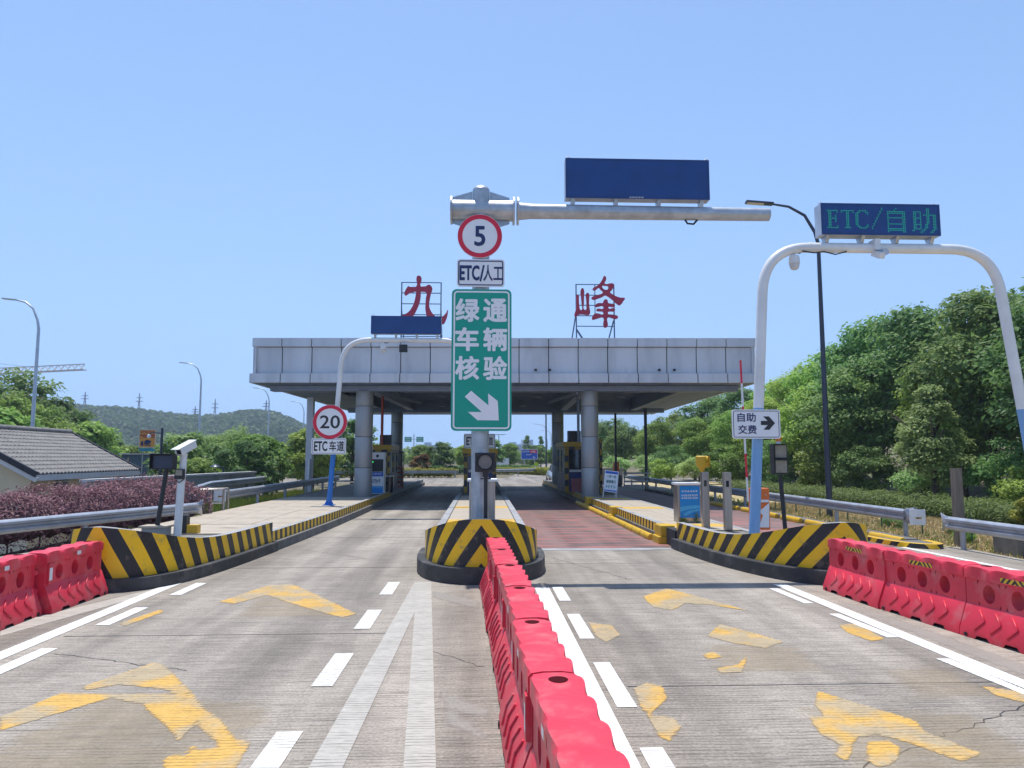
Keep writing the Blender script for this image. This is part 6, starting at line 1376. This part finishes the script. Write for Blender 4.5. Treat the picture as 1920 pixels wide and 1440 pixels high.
for xx in (1.1, 2.7, 4.3):
    b = MB(); b.cyl(xx, 118.2, -.1, 1.9, .05, 8); b.build('post', M['lampdark'], t)

# ------------------------------------------------------------------ tower cranes and pylons
def lattice(b, a, c, w, n, t=.25):
    a, c = Vector(a), Vector(c); d = (c-a).normalized(); up = Vector((0, 0, 1)) if abs(d.z) < .9 else Vector((1, 0, 0)); s_ = d.cross(up).normalized(); u = s_.cross(d).normalized()
    cor = [s_*w/2-u*w/2, -s_*w/2-u*w/2, u*w/2]
    if abs(d.z) > .9: cor = [s_*w/2-u*w/2, -s_*w/2-u*w/2, s_*w/2+u*w/2, -s_*w/2+u*w/2]
    for q in cor: b.bar(a+q, c+q, t)
    for k in range(n):
        p, r_ = a.lerp(c, k/n), a.lerp(c, (k+1)/n); m = len(cor)
        for i in range(m): b.bar(p+cor[i], r_+cor[(i+1) % m], t*.6)
t = thing('tower_crane', 'pale crane whose long lattice jib enters from the left edge', 'crane', (-205, 250, 0))
b = MB(); lattice(b, (-230, 250, 27), (-133.5, 250, 32.3), 1.9, 44, .32); b.build('jib', M['cranewhite'], t)
b = MB(); lattice(b, (-196, 250, -2), (-196, 250, 27), 2.0, 12, .3); b.build('mast', M['cranered'], t); b = MB(); b.bar((-196, 250, 29), (-196, 250, 37), .6); b.bar((-196, 250, 37), (-150, 250, 32), .12); b.build('tie', M['cranewhite'], t)
t = thing('tower_crane', 'red crane top with counterweight showing over the left trees', 'crane', (-158, 252, 0))
b = MB(); lattice(b, (-157.5, 254, -2), (-157.5, 254, 24), 1.8, 14, .35); b.build('mast', M['cranered'], t)
b = MB(); b.bar((-157.5, 254, 24), (-157.5, 254, 27.5), .9); b.build('apex', M['cranered'], t); b = MB(); b.bar((-158.5, 254, 22.2), (-149, 254, 22.4), 1.0, .8); b.build('counter_jib', M['cranered'], t); b = MB(); b.box(-151.5, -149.2, 253.3, 254.6, 19.6, 22.2); b.build('counterweight', M['cranered'], t); b = MB(); b.bar((-157.4, 254, 27.4), (-150.5, 254, 22.6), .16); b.build('tie', M['lampdark'], t); b = MB(); b.box(-156, -154, 253.2, 254.8, 22.6, 24); b.build('cab', M['cranered'], t)
for i, (x, y, zb, h) in enumerate(((-372, 700, 43, 20), (-322, 700, 38, 24), (-266, 690, 33, 16), (-248, 690, 30, 26), (-201, 690, 37, 18))):
    t = thing('pylon', ['thin mast standing leftmost on the far hill', 'broad armed pylon second from left on the far hill', 'short pylon third from left on the far hill', 'tall pylon beside the second street lamp', 'pylon on the far hill nearest to the canopy'][i], 'pylon', (x, y, zb), 'pylons on the far hill')
    b = MB(); w = 2.2
    for sx in (-1, 1): b.bar((x+sx*w, y, zb-6), (x+sx*.4, y, zb+h*.7), .55); b.bar((x+sx*.4, y, zb+h*.7), (x, y, zb+h), .55)
    for k in range(6): b.bar((x-w*(1-k/7), y, zb+h*.7*k/6), (x+w*(1-(k+1)/7), y, zb+h*.7*(k+1)/6), .4)
    b.build('tower', M['frame'], t)
    for f, l_ in ((.68, 3.4), (.82, 2.8)):
        b = MB(); b.bar((x-l_, y, zb+h*f), (x+l_, y, zb+h*f), .6); b.build('crossarm', M['frame'], t)
# ------------------------------------------------------------------ trees
CR = {}
def crown(key, *a, **k): CR[key] = crown_mesh('crown', *a, **k)
crown('r1', 1, 6.4, 6.6, 1.6, 80, 14880, 0.221, M['leafA'], 'round')
crown('r2', 2, 7.2, 7.4, 1.4, 93, 16120, 0.230, M['leafB'], 'dome')
crown('r3', 3, 5.6, 6.0, 1.0, 72, 13640, 0.212, M['leafA'], 'dome')
crown('r4', 4, 5.0, 6.4, 0.8, 76, 13640, 0.184, M['leafC'], 'cone')
crown('r5', 5, 6.8, 5.6, 1.8, 76, 14260, 0.239, M['leafB'], 'round')
crown('m1', 15, 6.4, 7.0, 1.2, 80, 14880, 0.212, M['leafM'], 'round')
crown('m2', 16, 6.0, 6.6, 1.0, 76, 14260, 0.202, M['leafM'], 'dome')
crown('s1', 6, 3.4, 2.3, .1, 37, 6200, 0.129, M['leafA'], 'dome')
crown('s2', 7, 3.0, 2.0, .05, 35, 6200, 0.120, M['leafC'], 'dome')
crown('s3', 8, 3.6, 2.6, .1, 37, 6200, 0.138, M['leafB'], 'dome')
crown('w1', 9, 4.6, 4.6, .8, 51, 8680, 0.202, M['leafC'], 'willow')
crown('y1', 10, 3.6, 2.4, .2, 22, 4340, 0.184, M['leafY'], 'dome')
crown('f1', 11, 5.0, 4.4, .5, 51, 6200, 0.276, M['leafA'], 'dome')
crown('f2', 12, 4.6, 4.8, .4, 47, 6200, 0.276, M['leafB'], 'round')
crown('c1', 13, 2.8, 6.5, .3, 76, 4340, 0.276, M['leafB'], 'cone')
crown('rr', 14, 4.0, 3.0, .4, 20, 3100, 0.276, M['leafR'], 'dome')
TR = {k: trunk_mesh('trunk', i, h, r_, nl, sp) for i, (k, h, r_, nl, sp) in enumerate((('big', 7.0, .17, 6, 2.6), ('mid', 4.6, .12, 5, 1.8), ('small', 1.6, .05, 5, .9)))}
SEEN = set()
def tree(key, x, y, s, label, group, tr='big', name='broadleaf_tree', zb=None, cat='tree', sz=None):
    t = thing(name, label, cat, (x, y, ground_z(x, y) if zb is None else zb), group)
    rz = random.uniform(0, 6.28); k = (s*random.uniform(.95, 1.05), s*random.uniform(.95, 1.05), s*(sz or 1))
    inst('crown', CR[key], t, (0, 0, 0), (0, 0, rz), k)
    inst('trunk', TR[tr], t, (0, 0, 0), (0, 0, rz), k)
    return t
# right-hand belt: front row, back row, understorey
front = [('r2', 21.5, 25.0, 1.02, 'tall dark tree at the right frame edge'), ('r4', 18.3, 29.0, .74, 'pale feathery tree behind the brown post'), ('m1', 22.5, 33.5, .9, 'broad tree right of the dark street lamp'),
  ('r2', 20.2, 38.5, .86, 'dark tree just right of the dark lamp pole'), ('m2', 20.5, 44.5, .92, 'mid green tree just left of the dark lamp pole'), ('m2', 19.8, 51.0, .88, 'dark tree behind the payment sign'),
  ('m1', 20.6, 58.5, .76, 'leafy tree between right arch leg and canopy corner'), ('m2', 19.6, 67.0, .8, 'tree under the right canopy corner'), ('r1', 18.4, 76.0, .80, 'round tree seen past the slim canopy post'), ('r5', 16.9, 86.0, .8, 'round grey green tree close to the front right column')]
back = [('r2', 23.0, 32, 1.14, 'highest dark tree at the upper right'), ('r2', 23.4, 38, 1.16, 'broad dark treetop between the arch legs right of centre'), ('r2', 23.2, 42.5, 1.18, 'dark layered treetop under the right led board'), ('m1', 23.0, 46.5, 1.12, 'treetop just right of the dark lamp in the back row'),
  ('m1', 23.8, 52.5, 1.08, 'treetop just left of the dark lamp in the back row'), ('m2', 23.6, 58, 1.12, 'treetop halfway between dark lamp and right arch leg'), ('r2', 23.9, 66, .97, 'treetop right beside the right arch leg'), ('r5', 24.0, 76, 1.13, 'treetop just left of the right arch leg'), ('r1', 24.7, 90, .95, 'distant treetop right of the canopy corner'), ('r3', 24.7, 105, 1.05, 'far tree seen under the canopy corner'),
  ('r5', 18.0, 100, 1.0, 'far round tree right of the front right column'), ('r1', 31, 44, 1.2, 'hindmost treetop between the arch legs'), ('r5', 30, 36, 1.3, 'uppermost treetop near the right edge')]
back += [('m1', 25.5, 24.0, 1.05, 'tree standing just past the right frame edge'), ('r2', 27.5, 17.0, 1.1, 'farther tree past the right frame edge')]
for k, x, y, s, lab in front: tree(k, x, y, s, lab, 'trees of the right belt', 'big')
for k, x, y, s, lab in back: tree(k, x, y, s, lab, 'trees of the right belt', 'big')
bush = [('s1', 19.2, 24.2, 1.0, 'loose bush behind the nearest right guardrail'), ('s3', 20.6, 27.6, 1.15, 'bush below the pale feathery tree'), ('s2', 19.6, 31.5, 1.05, 'light bush right of the dark lamp foot'), ('s3', 19.2, 35.8, 1.1, 'dark bush behind the right end board'), ('s1', 19.0, 40.5, 1.25, 'bush left of the dark lamp foot'),
  ('s3', 18.8, 46, 1.3, 'dark bush behind the twin signal'), ('s1', 17.6, 52, 1.35, 'bush behind the orange boom gate'), ('s2', 17.2, 58, 1.2, 'light bush behind the stainless posts'), ('s3', 16.6, 64, 1.3, 'bush behind the blue cabinet'), ('s2', 16.0, 70, 1.25, 'light bush left of the blue cabinet'), ('s1', 15.2, 62, .9, 'bush by the slim canopy post'), ('s2', 14.4, 78, 1.2, 'pale bush behind the far orange gate'), ('s1', 21.5, 22.0, 1.1, 'dense bush under the right edge trees'), ('s3', 24.5, 27, 1.3, 'shaded bush deep under the right edge trees'), ('s3', 24.0, 36.0, 1.4, 'shaded bush deep in the right belt'), ('s3', 23.5, 47, 1.4, 'shaded bush behind the right arch leg')]
for k, x, y, s, lab in bush: tree(k, x, y, s, lab, 'bushes of the right belt', 'small', 'bush', cat='bush')
tree('y1', 16.6, 21.4, .42, 'bright yellow green round shrub at the right edge', 'verge shrubs', 'small', 'clipped_shrub', cat='shrub')
for k, x, y, s, lab in (('s1', 13.3, 20.2, .22, 'sapling shrub on dry grass behind the right guardrail gap'), ('s2', 12.5, 22.0, .26, 'thin shrub behind the white end board'), ('s1', 12.2, 18.3, .2, 'little shrub left of the white end board'), ('s1', 12.8, 17.2, .24, 'little dark shrub between the two right guardrails')): tree(k, x, y, s, lab, 'verge shrubs', 'small', 'sapling', cat='shrub')
# left of the canopy
left = [('f1', -14.2, 47, 0.98, 'bush tree directly left of the canopy edge post'), ('w1', -16.5, 50, 1.16, 'pale willow like tree left of the 20 sign'), ('f2', -18.0, 46, 1.04, 'dark round tree left of the willow like tree'), ('f1', -19.0, 54, 1.1, 'mid green tree near the second street lamp'), ('f2', -24.6, 47, .7, 'green tree behind the white camera'), ('w1', -21.3, 58, 1.15, 'pale green tree with dead twigs behind the white camera'), ('f1', -13.2, 58, 1.10, 'round tree seen beside the front left column'), ('f2', -11.5, 66, 1.16, 'tree between the left columns'),
  ('f1', -31, 66, 1.00, 'tree beyond the orange board'), ('f2', -36, 74, 1.10, 'tree left of the orange board'), ('f1', -24, 72, 1.22, 'tree beside the second street lamp foot'), ('f2', -18, 76, 1.10, 'distant tree left of the canopy'),
  ('y1', -20.6, 41, .85, 'yellow green bush at the right end of the house'), ('y1', -27.5, 46, 1.0, 'yellow green bush above the house roof'), ('f1', -29, 49, 1.05, 'green tree above the house ridge'), ('r1', -33.0, 54, 1.05, 'dark leafy tree behind the nearest left lamp'), ('r5', -36.6, 58, 1.40, 'tall dark tree at the left frame edge'), ('f1', -31.0, 48, 1.45, 'green tree left of the nearest left lamp'), ('f2', -36.2, 63, 1.75, 'dense tree right of the red crane top'), ('f1', -32.5, 62, 1.40, 'rounded tree right of the nearest left lamp'), ('y1', -18.3, 38.5, 1.00, 'bright bush behind the purple hedge end'), ('f2', -12.8, 40.5, 0.73, 'dark bush behind the far white guardrail'), ('f1', -15.5, 41, 0.76, 'leafy bush left of the far white guardrail'), ('f2', -17.6, 43, 0.76, 'bush behind the black dot matrix sign')]
for k, x, y, s, lab in left: tree(k, x, y, s, lab, 'trees left of the canopy', 'mid')
# across the plaza
far = [(-30, 98), (-26, 92), (-22, 100), (-18.5, 93), (-15, 99), (-11.5, 94), (-8.3, 100), (-5.2, 93), (-2.2, 99), (1.2, 104), (4.8, 122), (8.6, 118), (10.8, 104), (12.6, 118), (15.5, 128), (19, 120)]
lab = ['leftmost tree of the row across the plaza', 'second tree from the left across the plaza', 'third tree from the left across the plaza', 'fourth tree from the left across the plaza', 'fifth tree from the left across the plaza', 'sixth tree from the left across the plaza', 'tree across the plaza left of the middle booth', 'tree across the plaza touching the middle booth', 'tree behind the middle booth', 'tree right of the middle booth', 'tree behind the pale hoarding', 'tree behind the blue direction sign', 'tree right of the blue direction sign', 'tree by the rear right column', 'tree behind the right booth', 'tree behind the front right column']
for i, (x, y) in enumerate(far): tree(('f1', 'f2')[i % 2], x, y, .82 if i not in (9, 10) else .95, lab[i], 'trees across the plaza', 'mid')
tree('rr', -7.2, 88, .8, 'russet bush left of the middle booth', 'bushes across the plaza', 'small', 'bush', cat='bush')
for i, (x, y) in enumerate(((9.3, 150), (12.5, 155), (16.2, 160), (20.5, 165))): tree('c1', x, y, 1.05, ['first', 'second', 'third', 'fourth'][i]+' pointed conifer from the left behind the blue sign', 'pointed conifers', 'mid', 'conifer')
def hedge(name, lab, path, half, n, ls, m, seed, cat='hedge', group=None):
    t = thing(name, lab, cat, (path[0][0], path[0][1], path[0][2]), group)
    me = shell_leaves('foliage', path, half, 0, 1, n, ls, M[m], seed=seed); me.transform(Matrix.Translation((-path[0][0], -path[0][1], -path[0][2]))); inst('foliage', me, t)
    b = MB()
    for i in range(len(path)-1):
        a, c = Vector(path[i][:3]), Vector(path[i+1][:3]); k = max(1, int((c-a).length/.8))
        for j in range(k): p = a.lerp(c, j/k); b.cyl(p.x, p.y, p.z-.1, p.z+path[i][3]*.7, .02, 6)
    b.build('stems', M['bark'], t); return t
hedge('purple_hedge', 'purple leaved hedge behind the near left guardrail', [(-15.2, 9, -.1, 1.15), (-12.4, 15, -.1, 1.2), (-11.0, 19, -.1, 1.3), (-9.75, 22.4, -.1, 1.45), (-9.2, 23.6, -.1, 1.3)], 1.0, 60000, .07, 'leafP', 21)
hedge('green_bush', 'green sprays poking out of the purple hedge near the house', [(-13.0, 17.2, .3, .95), (-12.4, 18.4, .3, .95)], .5, 2200, .1, 'leafH', 22, 'bush')
hedge('verge_hedge', 'long clipped low hedge in front of the right trees', [(17.6, 10, -.1, .7), (17.3, 20, -.1, .7), (16.6, 30, -.1, .7), (15.4, 44, -.1, .7)], .9, 26000, .11, 'leafH', 23)
hedge('plaza_hedge', 'bright yellow green hedge across the plaza left of the middle booth', [(-24, 79, 0, .75), (-12, 79, 0, .8), (-2.6, 79.5, 0, .8)], 1.0, 9000, .22, 'leafY', 24)
hedge('plaza_hedge', 'yellow green hedge across the plaza right of the middle booth', [(1.0, 96, 0, .7), (5, 92, 0, .7), (8.5, 84, 0, .8)], .9, 5000, .24, 'leafY', 25)
hedge('plaza_hedge', 'dark low hedge under the hoarding across the plaza', [(-6, 90, 0, .9), (3, 101, 0, .9), (8, 104, 0, .9)], .8, 6000, .26, 'leafB', 26)
def grass(name, lab, n, xr, yr, h, m, zf):
    x = rng.uniform(*xr, n); y = rng.uniform(*yr, n); z = np.array([zf(a, c) for a, c in zip(x, y)])
    hh = h*rng.uniform(.4, 1.2, n); lean = rng.normal(size=(n, 2))*.35; w = .012*np.ones(n)+.008
    V = np.empty((n, 3, 3)); a = rng.uniform(0, 6.28, n); dx, dy = np.cos(a)*w, np.sin(a)*w
    V[:, 0] = np.stack([x-dx, y-dy, z], 1); V[:, 1] = np.stack([x+dx, y+dy, z], 1); V[:, 2] = np.stack([x+lean[:, 0]*hh, y+lean[:, 1]*hh, z+hh], 1)
    me = bpy.data.meshes.new(name); me.from_pydata(V.reshape(-1, 3).tolist(), [], np.arange(n*3).reshape(-1, 3).tolist()); me.materials.append(M[m])
    at = me.attributes.new('tint', 'FLOAT', 'FACE'); at.data.foreach_set('value', rng.random(n).astype(np.float32))
    o = inst(name, me); tag(o, lab, 'grass', kind='stuff'); return o
grass('dry_grass', 'dry straw coloured grass between guardrail and low hedge', 34000, (11.3, 17), (9, 34), .09, 'grassdry', lambda x, y: -.05)
grass('green_grass', 'green tufts at the foot of the right guardrail', 1800, (11.2, 13.0), (10, 40), .14, 'grass', lambda x, y: -.05)
grass('tall_weeds', 'tall bright green weeds behind the stainless frame', 9000, (-12.5, -8.7), (23.5, 34), .42, 'grass', lambda x, y: -.1)
grass('verge_weeds', 'green weeds along the far left guardrail', 6000, (-11.5, -8.7), (34, 46), .3, 'grass', lambda x, y: -.1)
# ------------------------------------------------------------------ wooded hill far left
HP = [(-900, 62), (-640, 66), (-520, 52), (-440, 44), (-372, 42), (-322, 39), (-275, 33), (-245, 33), (-215, 38), (-190, 35), (-160, 22), (-130, 8), (-95, -3), (-40, -4)]
def hill_h(x): return float(np.interp(x, [p[0] for p in HP], [p[1] for p in HP]))
b = MB(); gx = np.linspace(-900, -40, 60); gy = np.linspace(380, 1000, 26)
def hz(x, y):
    f = max(0, math.sin(min(1, (y-380)/310)*math.pi/2))**1.2 if y < 690 else max(0, 1-(y-690)/500)
    return (hill_h(x*690/max(y, 500)) if True else 0)*f-3*(1-f)
V = [(x, y, hz(x, y)) for y in gy for x in gx]; n = len(gx)
b.add(V, [(j*n+i, j*n+i+1, (j+1)*n+i+1, (j+1)*n+i) for j in range(len(gy)-1) for i in range(n-1)]); struct(b.build('hill', M['soil'], smooth='all'))
N = 5200; X = rng.uniform(-720, -60, N); Y = 385+rng.random(N)**.9*330; nl = 26
base = np.array([hz(x, y) for x, y in zip(X, Y)]); keep = base > -1.5; X, Y, base = X[keep], Y[keep], base[keep]; N = len(X)
rad = rng.uniform(2.6, 5.2, N); k = np.repeat(np.arange(N), nl); d = rng.normal(size=(N*nl, 3)); d[:, 2] = np.abs(d[:, 2])*1.1-.2; d /= np.linalg.norm(d, axis=1, keepdims=True)
pos = np.stack([X[k], Y[k], base[k]+rad[k]*.6], 1)+d*rad[k][:, None]*np.array([.95, .95, .85])
tc = rng.random(N)
me = leaf_mesh('hill_forest', pos, d+rng.normal(size=d.shape)*.35, rad[k]*rng.uniform(.5, .9, N*nl), np.clip(tc[k]*.6+rng.random(N*nl)*.35, 0, 1), M['leafX'], [((X[i], Y[i], base[i]+rad[i]*.5), rad[i]*.75) for i in range(0, N, 2)], .8)
o = inst('hill_forest', me); tag(o, 'dense wood covering the far left hill', 'wood', kind='stuff')
# a far tree line closing the gaps at the horizon
N = 500; X = np.concatenate([rng.uniform(-120, 60, 300), rng.uniform(20, 150, 200)]); Y = np.concatenate([rng.uniform(215, 300, 300), rng.uniform(150, 220, 200)]); nl = 60
rad = rng.uniform(1.6, 2.9, N); k = np.repeat(np.arange(N), nl); d = rng.normal(size=(N*nl, 3)); d /= np.linalg.norm(d, axis=1, keepdims=True)
pos = np.stack([X[k], Y[k], rad[k]*.9], 1)+d*rad[k][:, None]*.95; tc = rng.random(N)
me = leaf_mesh('far_trees', pos, d+rng.normal(size=d.shape)*.4, rad[k]*.45, np.clip(tc[k]*.6+rng.random(N*nl)*.4, 0, 1), M['leafA'], [((X[i], Y[i], rad[i]*.8), rad[i]*.8) for i in range(N)], .8)
o = inst('far_trees', me); tag(o, 'distant line of trees closing the horizon', 'wood', kind='stuff')
# ------------------------------------------------------------------ summer haze
if True:
    b = MB(); b.box(-1600, 1600, -70, 1400, -9, 80); hzm = bpy.data.materials.new('haze'); t_, n_, l_ = nt_of(hzm)
    for q in list(n_):
        if q.type != 'OUTPUT_MATERIAL': n_.remove(q)
    pv = n_.new('ShaderNodeVolumePrincipled'); pv.inputs['Color'].default_value = (.72, .84, 1, 1); pv.inputs['Density'].default_value = .0005; pv.inputs['Anisotropy'].default_value = .2
    l_.new(pv.outputs[0], [q for q in n_ if q.type == 'OUTPUT_MATERIAL'][0].inputs['Volume'])
    hzo = b.build('haze', hzm); tag(hzo, kind='stuff')
